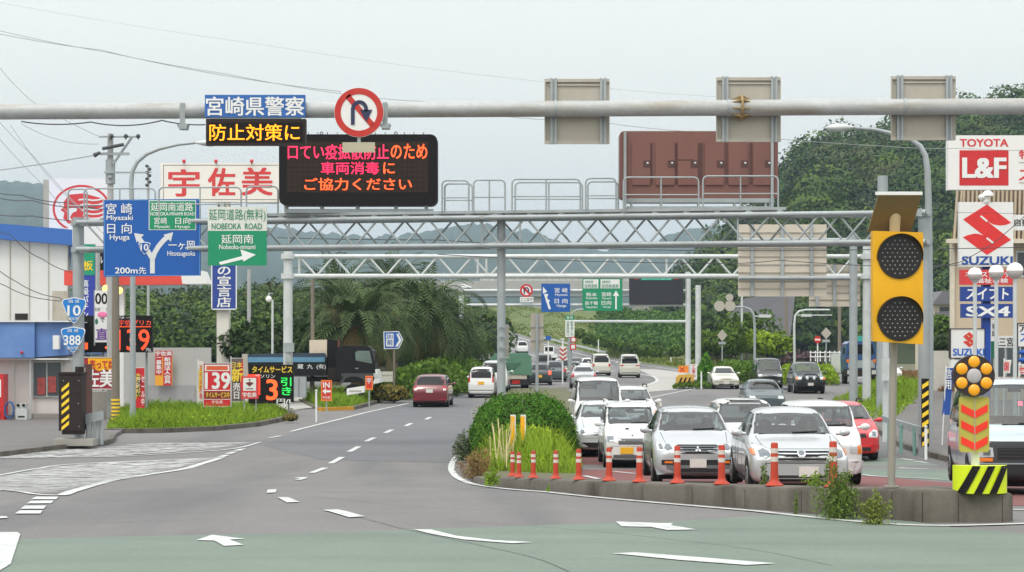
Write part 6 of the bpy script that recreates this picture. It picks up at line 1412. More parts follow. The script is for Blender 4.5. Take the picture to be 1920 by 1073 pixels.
def car(name, label, cat, mat, p, px, d, away=False, yaw=0.0, z=None, lvl=2, detail=2, plate=None, group=None, wheel=None, zoff=0, front=None, cabin=False):
    L, W, H = p['L'], p['W'], p['H']; w_ = W/2
    st = car_stations(p); V_, F_ = hull(st, lvl); bvh = BVHTree.FromPolygons([tuple(v) for v in V_], F_)
    x0 = PX(px, d); z0 = zg(d) if z is None else z
    th = R(yaw)+(math.pi if away else 0)
    cy = L/2; hv = Vector((-math.sin(R(yaw)), math.cos(R(yaw)), 0))
    t = thing(name, label, cat, (0, 0, 0), group); org = Vector((x0, d, z0+zoff))+hv*(L/2)
    def pt(nm, mb, m_, par=None, smooth=40): return part(nm, mb, m_, par or t, smooth)
    yf = -L/2; yw, yc, yr, yb, zc, zr = p['yw'], p['yc'], p['yr'], p['yb'], p['zc'], p['zr']; be = p.get('belt', zc-.03); wr = p.get('wr', w_*.70); zn = p.get('zn', .7); zb = p.get('zb', .2)
    ws = [(-w_*.80+.01, zc+.05), (w_*.80-.01, zc+.05), (wr-.035, H-.12), (-wr+.035, H-.12)]
    if p.get('ws'): ws = p['ws']
    A = yf+yc+.30*(yw-yc)*.8; side = [(yf+yc+.28*(yw-yc), be+.06), (yf+yw+.08, H-.13), (yf+yr-.06, H-.13), (yf+(yb if L-yb < .3 else yr+.45*(yb-yr))-.14, be+.06)]
    rw = [(-w_*.74, zr+.06 if L-yb > .3 else be+.08), (w_*.74, zr+.06 if L-yb > .3 else be+.08), (wr-.05, H-.12), (-wr+.05, H-.12)]
    holes = []
    if cabin:
        keep = []
        for f in F_:
            c = V_[list(f)].mean(0); n_ = np.cross(V_[f[1]]-V_[f[0]], V_[f[2]]-V_[f[0]]); n_ = n_/max(1e-9, np.linalg.norm(n_))
            cut = (c[1] < yf+yw+.1 and c[2] > zc+.03 and in_poly(c[0], c[2], ws)) or (c[1] > yf+yr-.1 and in_poly(c[0], c[2], rw)) or (abs(n_[0]) > .5 and abs(c[0]) > wr*.9 and in_poly(c[1], c[2], side))
            if not cut: keep.append(f)
        body = pt('body', (V_, keep), mat, None, 50)
        # dark lining just inside the shell
        S_ = V_*np.array([.95, .965, .965])+np.array([0, 0, .02])
        pt('cabin_lining', (S_, keep), M('cabin_lining', (52, 54, 54), .9, 0, .1), body, 50)
        g = m_clear
    else:
        body = pt('body', (V_, F_), mat, None, 50); g = m_glass
    pt('windscreen', decal(bvh, ws, 'front', .006), g, body)
    if detail > 1:
        for s_ in (-1, 1):
            mbw = decal(bvh, [(s_*.02+.02, zc+.055), (s_*.02+.42, zc+.075), (s_*.02+.42, zc+.088), (s_*.02+.02, zc+.07)], 'front', .02, 16, 2)
            pt('wiper', mbw, m_trim, body)
        if cabin: pt('window_border', MB().add(*frame_of(bvh, ws, .05)), m_trim, body)
    for sd in ('left', 'right'):
        n_w = 2 if detail > 0 else 1
        y0, y1 = side[0][0], side[3][0]; split = yf+yw+.55*(yr-yw)*.9 if n_w == 2 else None
        if n_w == 2:
            wa = [side[0], side[1], (split-.04, H-.13), (split-.04, be+.06)]; wb_ = [(split+.04, be+.06), (split+.04, H-.13), side[2], side[3]]
            for q in (wa, wb_): pt('side_window', decal(bvh, q, sd, .006, 28, 4), g if cabin else m_glassd, body)
        else: pt('side_window', decal(bvh, side, sd, .006, 28, 4), m_glassd, body)
    pt('rear_window', decal(bvh, rw, 'rear', .006), g if cabin else m_glassd, body)
    # wheels and arches
    rr = p.get('rw', .30); fw, rwh = yf+p.get('fa', .85), L/2-p.get('ra', .85)
    for yy in (fw, rwh):
        for s_, sd in ((-1, 'left'), (1, 'right')):
            if detail > 0:
                arc = [(yy+(rr+.07)*math.cos(R(a)), max(zb+.0, rr+(rr+.07)*math.sin(R(a)))) for a in range(-20, 201, 20)]
                pt('wheel_arch', decal(bvh, arc, sd, .004, 24, 3, .05), m_under, body)
            mb = MB(); xi, xo = s_*(w_-.215), s_*(w_-.005); n = 26
            for (xa, ra), (xb, rb_) in (((xi, rr*.96), (xi*.9+xo*.1, rr)), ((xi*.9+xo*.1, rr), (xi*.08+xo*.92, rr)), ((xi*.08+xo*.92, rr), (xo, rr*.93))): mb.cyl((xa, yy, rr), (xb, yy, rr), ra, rb_, n, True)
            wh = pt('wheel', mb, m_tyre, None, 35)
            mb = MB(); mb.cyl((xo-s_*.02, yy, rr), (xo+s_*.006, yy, rr), rr*.66, rr*.60, 20)
            rim = pt('rim', mb, wheel or m_wheelc, wh, 35)
            if detail > 1:
                mb = MB()
                for k in range(7):
                    a = k*2*math.pi/7; mb.cyl((xo+s_*.007, yy+rr*.38*math.cos(a), rr+rr*.38*math.sin(a)), (xo+s_*.010, yy+rr*.38*math.cos(a), rr+rr*.38*math.sin(a)), rr*.13, n=8)
                pt('rim_hole', mb, m_under, rim)
    mb = MB(); mb.box(-w_+.1, w_-.1, yf+.25, L/2-.25, .14, zb+.06); pt('underbody', mb, m_under, None, None)
    # mirrors
    if detail > 0 or p.get('mir'):
        for s_ in (-1, 1):
            mb = MB(); ym = yf+yc+.35*(yw-yc)+p.get('mdy', 0); mz = be+.10+p.get('mdz', 0); mb.sphere((s_*(w_+.10), ym, mz), (.10, .06, .068), 14, 8); mb.cyl((s_*(w_-.05), ym, mz-.02), (s_*(w_+.06), ym, mz-.01), .03, n=8)
            pt('mirror', mb, p.get('mirmat', mat), body, 60)
    if detail > 1 and not away and yc > .6:
        for s_ in (-1, 1): pt('bonnet_seam', decal(bvh, [(s_*w_*.70, zn+.10), (s_*w_*.715, zn+.10), (s_*w_*.775, zc+.01), (s_*w_*.755, zc+.01)], 'front', .003, 24, 2, .01), m_lampi, body)
    if detail > 0:
        for sd in ('left', 'right'):
            for ys in (yf+yc+.62*(yw-yc), yf+yw+.50*(yr-yw), yf+yr-.15): pt('door_seam', decal(bvh, [(ys-.006, zb+.12), (ys+.006, zb+.12), (ys+.006, be-.02), (ys-.006, be-.02)], sd, .003, 20, 2, .01), m_lampi, body)
    # front / rear dress: list of (name, side, outline, material, mirrored, offset)
    for it in p.get('dress', []):
        nm, sd, pts, m_, mi = it[:5]; off = it[5] if len(it) > 5 else .008
        if m_ == 'body': m_ = mat
        for k in ((0, 1) if mi else (0,)):
            q = mir(pts) if k else pts
            pt(nm, decal(bvh, q, sd, off, it[6] if len(it) > 6 else 30, 4, .03), m_, body)
    for it in (front or []):
        nm, sd, pts, m_, mi = it[:5]; off = it[5] if len(it) > 5 else .008
        for k in ((0, 1) if mi else (0,)): pt(nm, decal(bvh, mir(pts) if k else pts, sd, off, 30, 4, .03), m_, body)
    if plate:
        sd, zc_, m_, xo_ = plate; q = [(xo_-.165, zc_-.083), (xo_+.165, zc_-.083), (xo_+.165, zc_+.083), (xo_-.165, zc_+.083)]
        hit = bvh.ray_cast(Vector((xo_, -10 if sd == 'front' else 10, zc_)), Vector((0, 1 if sd == 'front' else -1, 0)))
        yh = hit[0].y if hit[0] else (yf if sd == 'front' else L/2); s_ = -1 if sd == 'front' else 1
        mb = MB(); mb.box(q[0][0], q[1][0], min(yh+s_*.03, yh-s_*.03), max(yh+s_*.03, yh-s_*.03), q[0][1], q[2][1]); pt('number_plate', mb, m_, body, None)
    if p.get('rails'):
        for s_ in (-1, 1):
            mb = MB(); mb.tube([(s_*(wr-.02), yf+yw+.15, H-.02), (s_*(wr-.02), yf+yw+.3, H+.055), (s_*(wr-.02), yf+yr-.2, H+.05), (s_*(wr-.02), yf+yr-.02, H-.03)], .022, 7); pt('roof_rail', mb, p['rails'], body)
    if cabin:
        for s_ in (-1, 1):
            mb = MB(); ys = yf+yw+.35; mb.box(s_*.36-.22, s_*.36+.22, ys, ys+.12, .5, 1.0); mb.sphere((s_*.36, ys+.06, 1.13), (.13, .06, .11), 12, 8); pt('seat', mb, M('seat_fabric', (66, 68, 70), .9), body, 50)
        mb = MB(); mb.box(-w_*.85, w_*.85, yf+yc+.12, yf+yw+.05, zc-.2, zc-.02); mb.box(-.62, .62, yf+yr-.6, yf+yr-.45, .5, be+.15); pt('dashboard', mb, m_trim, body, None)
        mb = MB(); mb.tube([(.36+.17*math.cos(R(a)), yf+yw-.12+.06*math.sin(R(a)), zc-.02+.16*math.sin(R(a))) for a in range(0, 361, 24)], .014, 6); pt('steering_wheel', mb, m_trim, body)
        mb = MB(); mb.box(-.11, .11, yf+yw+.02, yf+yw+.06, H-.24, H-.17); pt('inner_mirror', mb, m_trim, body)
    t.location = org; t.rotation_euler = (0, 0, th)
    if cabin == 'driver': driver({'silver_sedan': 'silver sedan', 'silver_wagon': 'silver wagon', 'white_kei_wagon': 'small white wagon', 'grey_blue_van': 'grey-blue van'}[name], t, org, th, (.36, yf+yw+.22, 0), be)
    return t
def frame_of(bvh, pts, wd):
    n = len(pts); cx = sum(p[0] for p in pts)/n; cz = sum(p[1] for p in pts)/n; vs = []; fs = []; dense = []
    for i in range(n):
        for j in range(10): s_ = j/10; dense.append((pts[i][0]+(pts[(i+1) % n][0]-pts[i][0])*s_, pts[i][1]+(pts[(i+1) % n][1]-pts[i][1])*s_))
    for x, z in dense:
        for k in (1.0, 0):
            xx, zz = (x, z) if k else (x+(cx-x)*wd/abs(cx-x if abs(cx-x) > .3 else .6)*.7, z+(cz-z)*wd/max(.14, abs(cz-z))*.8)
            h = bvh.ray_cast(Vector((xx, -10, zz)), Vector((0, 1, 0))); v = h[0]+h[1]*.009 if h[0] is not None else Vector((xx, 0, zz)); vs.append(v)
    m = len(dense); fs = [(2*i, 2*((i+1) % m), 2*((i+1) % m)+1, 2*i+1) for i in range(m)]
    return vs, fs
# clear car glass: tinted, with sharp sky reflections
m_clear = bpy.data.materials.new('clear_glass'); m_clear.use_nodes = True; _t = m_clear.node_tree; _t.nodes.clear()
_tr = nn('ShaderNodeBsdfTransparent', _t); _tr.inputs[0].default_value = (.50, .58, .57, 1); _gl = nn('ShaderNodeBsdfGlossy', _t); _gl.inputs['Roughness'].default_value = .03
_fr = nn('ShaderNodeFresnel', _t); _fr.inputs[0].default_value = 1.95; _mx = nn('ShaderNodeMixShader', _t); _o = nn('ShaderNodeOutputMaterial', _t)
_t.links.new(_fr.outputs[0], _mx.inputs[0]); _t.links.new(_tr.outputs[0], _mx.inputs[1]); _t.links.new(_gl.outputs[0], _mx.inputs[2]); _t.links.new(_mx.outputs[0], _o.inputs[0])

m_skin = M('skin', (206, 158, 128), .6, 0, .05); m_hair = M('dark_hair', (34, 28, 26), .7, 0, .1); m_shirt = M('grey_shirt', (150, 154, 160), .8, 0, .08); m_shirt2 = M('blue_shirt', (96, 116, 150), .8, 0, .08)
def driver(where, car_o, org, th, seat, be):
    """seated driver, hands on the wheel; one skinned body with head, hair and shirt"""
    x, y, _ = seat; S = lambda a, b, c: (x+a, y+b, c)
    pts = [S(0, .12, .60), S(0, .12, .85), S(0, .10, 1.00), S(0, .09, 1.06), S(0, .06, 1.14), S(0, .05, 1.24), S(.19, .10, .97), S(.23, -.05, .78), S(.15, -.30, .86), S(-.19, .10, .97), S(-.23, -.05, .78), S(-.15, -.30, .86), S(.14, -.36, .90), S(-.14, -.36, .90), S(.10, -.2, .58), S(-.10, -.2, .58)]
    ed = [(0, 1), (1, 2), (2, 3), (3, 4), (4, 5), (2, 6), (6, 7), (7, 8), (8, 12), (2, 9), (9, 10), (10, 11), (11, 13), (0, 14), (0, 15)]
    rad = [.16, .16, .13, .055, .085, .08, .065, .05, .035, .065, .05, .035, .035, .035, .08, .08]
    def skin(points, edges, radii, lvl=2):
        me = bpy.data.meshes.new('s'); me.from_pydata(points, edges, []); o = bpy.data.objects.new('s', me); COL.objects.link(o)
        m = o.modifiers.new('k', 'SKIN'); m.use_smooth_shade = True
        for v, r_ in zip(me.skin_vertices[0].data, radii): v.radius = (r_, r_)
        me.skin_vertices[0].data[0].use_root = True
        m = o.modifiers.new('u', 'SUBSURF'); m.levels = lvl; m.render_levels = lvl
        dg = bpy.context.evaluated_depsgraph_get(); e2 = bpy.data.meshes.new_from_object(o.evaluated_get(dg)); V_ = np.array([v.co[:] for v in e2.vertices]); F_ = [tuple(q.vertices) for q in e2.polygons]
        bpy.data.objects.remove(o); bpy.data.meshes.remove(me); bpy.data.meshes.remove(e2); return V_, F_
    t = thing('person', 'dark-haired driver holding the wheel in the '+where, 'person', (0, 0, 0), 'drivers behind windscreens')
    b = part('body', skin(pts, ed, rad), m_skin, t, 180)
    mb = MB(); hx, hy, hz = S(0, .05, 1.19)
    for s_ in (-1, 1): mb.sphere((hx+s_*.03, hy-.085, hz+.012), (.014, .008, .008), 8, 6)
    part('eye', mb, m_hair, b, 180)
    mb = MB(); mb.cyl((hx, hy-.085, hz+.01), (hx, hy-.115, hz-.025), .008, .016, 8); part('nose', mb, m_skin, b, 180)
    mb = MB(); mb.sphere((hx, hy-.083, hz-.055), (.026, .01, .006), 8, 6); part('mouth', mb, M('lips', (160, 90, 84), .6), b, 180)
    mb = MB(); mb.sphere((hx, hy+.022, hz+.035), (.096, .105, .095), 16, 10, -25); part('hair', mb, m_hair, b, 180)
    V_, F_ = skin(pts[:3]+[pts[6], pts[7], pts[9], pts[10]], [(0, 1), (1, 2), (2, 3), (3, 4), (2, 5), (5, 6)], [.172, .172, .14, .078, .06, .078, .06]); part('shirt', (V_, F_), m_shirt if 'sedan' in where else m_shirt2, b, 180)
    for s_ in (-1, 1):
        mb = MB(); c = S(s_*.14, -.37, .90)
        for k in range(4): mb.tube([(c[0]+(k-1.5)*.02, c[1], c[2]+.01), (c[0]+(k-1.5)*.021, c[1]-.045, c[2]+.025), (c[0]+(k-1.5)*.02, c[1]-.06, c[2]-.005+.003*k)], .010, 6, .007)
        mb.tube([(c[0]-s_*.03, c[1]+.02, c[2]), (c[0]-s_*.055, c[1]-.02, c[2]+.01), (c[0]-s_*.05, c[1]-.045, c[2]+.02)], .011, 6, .008); part('fingers', mb, m_skin, b, 180)
    t.location = org; t.rotation_euler = (0, 0, th)

# ---- vehicle types
SED = dict(L=4.60, W=1.70, H=1.47, yc=1.25, zc=.97, yw=2.0, yr=3.05, yb=3.9, zr=1.02, zn=.74, belt=.93, nw=.86)
OLD = dict(L=4.69, W=1.72, H=1.42, yc=1.45, zc=.93, yw=2.05, yr=3.0, yb=3.6, zr=.98, zn=.68, belt=.89, nw=.88)
WAG = dict(L=4.41, W=1.75, H=1.55, yc=1.15, zc=1.03, yw=1.85, yr=3.5, yb=4.25, zr=1.0, zn=.76, belt=.98, rw=.33)
HAT = dict(L=3.60, W=1.665, H=1.54, yc=.80, zc=1.05, yw=1.60, yr=2.9, yb=3.5, zr=1.0, zn=.72, belt=.99)
KEI = dict(L=3.39, W=1.475, H=1.66, yc=.72, zc=1.08, yw=1.35, yr=3.1, yb=3.32, zr=.98, zn=.78, belt=1.02, wr=.60, rw=.27, nw=.86, fa=.62, ra=.55)
VAN = dict(L=4.50, W=1.69, H=1.95, yc=.30, zc=1.16, yw=.95, yr=4.2, yb=4.42, zr=1.08, zn=.92, belt=1.10, wr=.69, zb=.24, nw=.88, fa=.75, rw=.31)
MPV = dict(L=4.55, W=1.70, H=1.62, yc=.95, zc=1.06, yw=1.75, yr=3.75, yb=4.42, zr=1.02, zn=.74, belt=1.0, rw=.31)
SUV = dict(L=4.60, W=1.80, H=1.86, yc=1.25, zc=1.20, yw=1.75, yr=4.1, yb=4.5, zr=1.12, zn=.98, belt=1.14, wr=.66, zb=.38, nw=.90, rw=.38)
def T(base_, **k): d_ = dict(base_); d_.update(k); return d_
def bx(x0, x1, z0, z1): return [(x0, z0), (x1, z0), (x1, z1), (x0, z1)]
def rear_dress(p, tail=None, glassy=True, lit=m_tail):
    w_ = p['W']/2; zr = p['zr']
    return [('tail_lamp', 'rear', tail or bx(w_*.72, w_*.92, zr-.28, zr-.02), lit, 1), ('bumper_strip', 'rear', bx(-w_*.86, w_*.86, .40, .43), m_trim, 0)]

m_inner = m_lampi
CARS = []
# silver sedan, front row
p = T(SED, dress=[
    ('headlamp', 'front', [(.47, .68), (.56, .62), (.74, .62), (.83, .68), (.83, .80), (.76, .88), (.64, .87), (.52, .80)], m_lampc, 1, .006), ('lamp_core', 'front', [(.52, .69), (.60, .66), (.70, .68), (.71, .76), (.62, .80), (.54, .76)], m_inner, 1, .018), ('indicator', 'front', [(.76, .70), (.81, .71), (.81, .79), (.76, .79)], m_ind, 1, .018),
    ('grille', 'front', [(-.40, .61), (.40, .61), (.49, .77), (-.49, .77)], m_trim, 0, .004), ('grille_bar', 'front', bx(-.48, .48, .752, .775), m_chrome, 0, .03), ('grille_bar', 'front', bx(-.45, .45, .705, .722), m_chrome, 0, .03), ('grille_bar', 'front', bx(-.42, .42, .66, .675), m_chrome, 0, .03), ('grille_bar', 'front', bx(-.39, .39, .613, .628), m_chrome, 0, .03),
    ('badge', 'front', [(.075*math.cos(a*.524), .715+.05*math.sin(a*.524)) for a in range(12)], m_chrome, 0, .045), ('badge_hole', 'front', [(.05*math.cos(a*.524), .715+.03*math.sin(a*.524)) for a in range(12)], m_lampi, 0, .05),
    ('lower_intake', 'front', bx(-.44, .44, .265, .37), m_trim, 0, .005), ('intake_bar', 'front', bx(-.44, .44, .31, .322), M('bumper_silver', (150, 154, 154), .4, .3), 0, .018),
    ('fog_lamp', 'front', [(.62+.075*math.cos(a*.524), .33+.06*math.sin(a*.524)) for a in range(12)], m_trim, 1, .006), ('fog_lens', 'front', [(.62+.048*math.cos(a*.524), .33+.038*math.sin(a*.524)) for a in range(12)], m_lampi, 1, .02), ('bumper_seam', 'front', [(-.82, .575), (-.45, .585), (.45, .585), (.82, .575), (.82, .567), (-.82, .567)], m_inner, 0, .003),
    ('bonnet_seam', 'front', [(-.50, .80), (.50, .80), (.50, .806), (-.50, .806)], m_inner, 0, .004)])
car('silver_sedan', 'silver sedan with four-bar grille at the front of the queue by the tall weed', 'car', p_silver, p, 1503, 34.3, yaw=-.9, plate=('front', .43, m_plate, .12), group=None, cabin='driver')
# silver tall wagon, front row
p = T(WAG, rails=m_back, dress=[
    ('headlamp', 'front', [(.44, .74), (.58, .68), (.79, .72), (.80, .84), (.72, .88), (.50, .83)], m_lampc, 1, .006), ('lamp_core', 'front', [(.50, .755), (.60, .72), (.66, .76), (.62, .83), (.54, .82)], m_inner, 1, .018), ('lamp_core', 'front', [(.68, .75), (.75, .75), (.76, .82), (.70, .84)], m_inner, 1, .018),
    ('grille', 'front', [(-.40, .72), (-.34, .66), (.34, .66), (.40, .72), (.44, .80), (.38, .83), (-.38, .83), (-.44, .80)], m_trim, 0, .004), ('grille_bar', 'front', bx(-.40, .40, .74, .75), m_lampi, 0, .016), ('grille_bar', 'front', bx(-.38, .38, .70, .708), m_lampi, 0, .016), ('grille_bar', 'front', bx(-.41, .41, .78, .788), m_lampi, 0, .016),
    ('badge', 'front', [(0, .79), (-.022, .757), (0, .73), (.022, .757)], m_chrome, 0, .03), ('badge', 'front', [(0, .725), (-.02, .70), (-.06, .70), (-.042, .727)], m_chrome, 1, .03),
    ('bumper_trim', 'front', [(-.82, .24), (.82, .24), (.84, .52), (.50, .44), (-.50, .44), (-.84, .52)], M('grey_lower_bumper', (112, 116, 118), .5, .2), 0, .006), ('lower_intake', 'front', bx(-.72, .72, .44, .54), m_trim, 0, .012), ('lower_intake', 'front', bx(-.40, .40, .30, .37), m_trim, 0, .014), ('indicator', 'front', bx(.50, .66, .475, .515), m_ind, 1, .02), ('skid_plate', 'front', bx(-.66, .66, .21, .25), m_chrome, 0, .014)])
car('silver_wagon', 'silver tall wagon with roof rails and triple-diamond badge beside the silver sedan', 'car', p_silver, p, 1309, 40.3, yaw=-.1, plate=('front', .47, m_plate, 0), cabin='driver')
# white kei wagon with yellow plate
p = T(KEI, rails=m_white, dress=[
    ('headlamp', 'front', [(.44, .66), (.69, .66), (.70, .84), (.62, .86), (.45, .84)], m_lampc, 1, .006), ('lamp_core', 'front', bx(.49, .64, .69, .81), m_inner, 1, .02), ('grille', 'front', bx(-.37, .37, .62, .77), M('grille_mesh', (92, 94, 96), .6, .2, .2, 60), 0, .006), ('lower_intake', 'front', bx(-.5, .5, .28, .36), m_inner, 0, .006), ('bonnet_scoop', 'front', [(-.17, .985), (-.07, .985), (-.08, 1.01), (-.16, 1.01)], m_trim, 0, .02), ('badge', 'front', [(.03*math.cos(a), .84+.025*math.sin(a)) for a in range(6)], m_chrome, 0, .02), ('fog_lamp', 'front', bx(.52, .63, .50, .56), m_lampi, 1, .01), ('bumper_seam', 'front', bx(-.66, .66, .575, .582), m_inner, 0, .004)])
car('white_kei_wagon', 'small white boxy wagon with yellow number plate behind the silver wagon', 'car', p_white, p, 1187, 51.8, yaw=.6, plate=('front', .47, m_platey, -.16), cabin='driver')
# hatchback
p = T(HAT, dress=[
    ('headlamp', 'front', [(.52, .66), (.66, .60), (.77, .66), (.76, .78), (.68, .84), (.56, .78)], m_lampc, 1, .006), ('lamp_core', 'front', [(.58, .68), (.66, .65), (.70, .70), (.67, .76), (.60, .75)], m_inner, 1, .02), ('grille', 'front', bx(-.34, .34, .62, .69), m_trim, 0, .005), ('grille_bar', 'front', bx(-.36, .36, .65, .665), m_chrome, 0, .02), ('lower_intake', 'front', [(-.70, .34), (-.6, .28), (.6, .28), (.70, .34), (.66, .42), (-.66, .42)], m_trim, 0, .006), ('badge', 'front', [(.05*math.cos(a), .74+.03*math.sin(a)) for a in range(6)], m_chrome, 0, .02), ('bumper_seam', 'front', bx(-.7, .7, .53, .536), m_inner, 0, .004)])
car('silver_hatchback', 'silver-white rounded hatchback beside the dark green median hedge', 'car', p_silverw, p, 1136, 56.3, yaw=.8, plate=('front', .45, m_plate, .1), cabin=True)
# white delivery vans and wagon behind
vd = [('headlamp', 'front', bx(.46, .74, .66, .80), m_lampc, 1, .006), ('indicator', 'front', bx(.70, .78, .66, .80), m_ind, 1, .01), ('grille', 'front', bx(-.40, .40, .70, .78), m_trim, 0, .006), ('bumper', 'front', [(-.76, .30), (.76, .30), (.78, .50), (-.78, .50)], m_inner, 0, .01)]
car('white_van', 'white high-roof delivery van behind the rounded hatchback', 'van', p_white, T(VAN, H=1.98, dress=vd), 1125, 67, yaw=.9, plate=('front', .42, m_plate, 0), cabin=True)
car('white_wagon', 'white wagon with roof rails next to the white high-roof van in the queue', 'car', p_white, T(MPV, H=1.60, rails=m_trim, dress=vd), 1190, 70, yaw=.9, plate=('front', .42, m_plate, 0), cabin=True)
car('silver_hatchback', 'silver hatchback of which only roof and windscreen show behind the silver wagon', 'car', p_silverw, T(HAT), 1306, 51.5, yaw=.3, cabin=True)
car('white_minivan', 'white minivan with large sunroof panel between the silver wagon and silver sedan', 'car', p_white, T(MPV, W=1.75, H=1.80, zc=1.2, belt=1.14, yw=1.55, dress=[('sunroof', 'front', bx(-.42, .42, 1.70, 1.76), m_glassd, 0, .01)]), 1410, 46.6, yaw=-.1, cabin=True)
# kei van hugging the sedan
p = T(KEI, W=1.475, H=1.70, yc=.42, zc=1.14, yw=.95, zn=.90, belt=1.08, wr=.62, dress=[('headlamp', 'front', bx(.44, .68, .66, .84), m_lampc, 1, .006), ('indicator', 'front', bx(.60, .71, .66, .82), m_ind, 1, .014), ('bumper', 'front', [(-.68, .28), (.68, .28), (.70, .52), (-.70, .52)], p_white, 0, .03), ('lower_intake', 'front', bx(-.4, .4, .32, .40), m_trim, 0, .036)], mdy=-.05)
car('white_kei_van', 'small white tall van half hidden behind the silver sedan', 'van', p_white, p, 1552, 40.5, yaw=-.6, plate=('front', .45, m_platey, 0), cabin=True)
p = T(HAT, L=3.6, W=1.60, H=1.60, zn=.80, zc=1.08, belt=1.0, rails=m_trim, dress=[('headlamp', 'front', [(.44, .66), (.68, .66), (.72, .84), (.62, .86), (.46, .76)], m_lampc, 1, .006), ('lamp_core', 'front', bx(.54, .64, .70, .80), m_inner, 1, .02), ('grille', 'front', bx(-.38, .38, .66, .76), m_trim, 0, .006), ('bumper', 'front', [(-.72, .26), (.72, .26), (.74, .46), (-.74, .46)], m_red, 0, .02), ('lower_intake', 'front', bx(-.5, .5, .30, .40), m_trim, 0, .026)])
car('red_hatchback', 'red compact car with roof rails behind the small white tall van', 'car', p_red, p, 1598, 54.5, yaw=-1.0, plate=('front', .42, m_plate, 0), cabin=True)
# pale blue-grey van at the edge, cropped by the frame
m_gb = M('grey_plastic', (60, 62, 66), .6, 0, .08)
p = T(VAN, L=4.7, W=1.69, H=2.0, yc=.30, zc=1.16, yw=.90, zn=1.0, belt=1.10, dress=[('front_mask', 'front', [(-.78, .56), (.78, .56), (.80, .86), (.76, .93), (-.76, .93), (-.80, .86)], m_gb, 0, .006), ('headlamp', 'front', [(.46, .66), (.74, .66), (.76, .82), (.70, .85), (.48, .82)], m_lampc, 1, .014), ('lamp_core', 'front', bx(.52, .64, .69, .79), m_inner, 1, .024), ('indicator', 'front', bx(.48, .76, .585, .645), m_ind, 1, .014), ('grille', 'front', bx(-.40, .40, .62, .82), m_trim, 0, .016), ('grille_bar', 'front', bx(-.38, .38, .67, .68), m_gb, 0, .026), ('grille_bar', 'front', bx(-.38, .38, .73, .74), m_gb, 0, .026), ('grille_bar', 'front', bx(-.38, .38, .78, .79), m_gb, 0, .026), ('bumper', 'front', [(-.80, .24), (.80, .24), (.82, .54), (-.82, .54)], m_trim, 0, .04), ('windscreen_letter', 'front', [(.02, 1.52), (.10, 1.52), (.10, 1.6), (.02, 1.6)], M('red_card', (214, 120, 140), .6), 0, .012)], mirmat=m_trim)
car('grey_blue_van', 'pale grey-blue van cropped by the photo edge behind the lime striped marker', 'van', p_paleblue, p, 1915, 34.8, yaw=-6.6, plate=('front', .42, m_plate, .12), cabin='driver')
# oncoming cars further back
p = T(OLD, dress=[('headlamp', 'front', bx(.42, .72, .60, .70), m_lampc, 1, .006), ('grille', 'front', bx(-.40, .40, .58, .70), m_back, 0, .006), ('bumper_line', 'front', bx(-.78, .78, .44, .47), m_trim, 0, .012), ('lower_intake', 'front', bx(-.5, .5, .27, .35), m_trim, 0, .006)])
car('white_sedan', 'ivory old-style sedan by the notice board on the gore', 'car', p_pearl, p, 1362, 127, yaw=-.3, detail=1, plate=('front', .40, m_plate, 0))
p = T(VAN, L=4.4, W=1.69, H=1.95, zn=.95, dress=[('headlamp', 'front', bx(.46, .74, .76, .90), m_lampc, 1, .006), ('grille', 'front', bx(-.44, .44, .78, .88), m_chrome, 0, .006), ('bumper', 'front', [(-.78, .28), (.78, .28), (.80, .60), (-.80, .60)], m_gb, 0, .02), ('fog_lamp', 'front', bx(.5, .64, .42, .5), m_lampc, 1, .026)])
car('black_van', 'black one-box van with silver grille between the ivory sedan and dark off-roader', 'van', p_blk, p, 1444, 128, yaw=-1.2, detail=1, plate=('front', .5, m_plate, 0), cabin=True)
p = T(SUV, dress=[('headlamp', 'front', bx(.52, .72, .82, .98), m_lampc, 1, .006), ('grille', 'front', bx(-.44, .44, .80, .98), m_trim, 0, .006), ('bumper', 'front', bx(-.84, .84, .46, .66), m_trim, 0, .03), ('fog_lamp', 'front', [(.2+.09*math.cos(a), .90+.09*math.sin(a)) for a in range(6)], m_lampc, 1, .04), ('indicator', 'front', bx(.72, .84, .82, .96), m_ind, 1, .01)])
t = car('dark_off_roader', 'dark green off-roader with a curved bull bar', 'car', p_dgreen, p, 1520, 118, yaw=-1.0, detail=1, plate=('front', .56, m_plate, 0), cabin=True)
mb = MB(); mb.tube([(-.5, -2.42, .5), (-.48, -2.45, .95), (-.3, -2.46, 1.12), (.3, -2.46, 1.12), (.48, -2.45, .95), (.5, -2.42, .5)], .04, 8); ORG[t.name] = Vector((0, 0, 0)); part('bull_bar', mb, m_trim, t, 60)
car('dark_wagon', 'dark grey-green wagon behind the white minivan with the sunroof', 'car', p_greyg, T(WAG, H=1.50, dress=[('headlamp', 'front', bx(.5, .74, .66, .78), m_lampc, 1)]), 1438, 89, yaw=-1.0, detail=1, cabin=True)
car('white_car', 'pale car mostly hidden behind the grey masts near the blue truck', 'car', p_white, T(SED), 1672, 150, yaw=-2, detail=1)
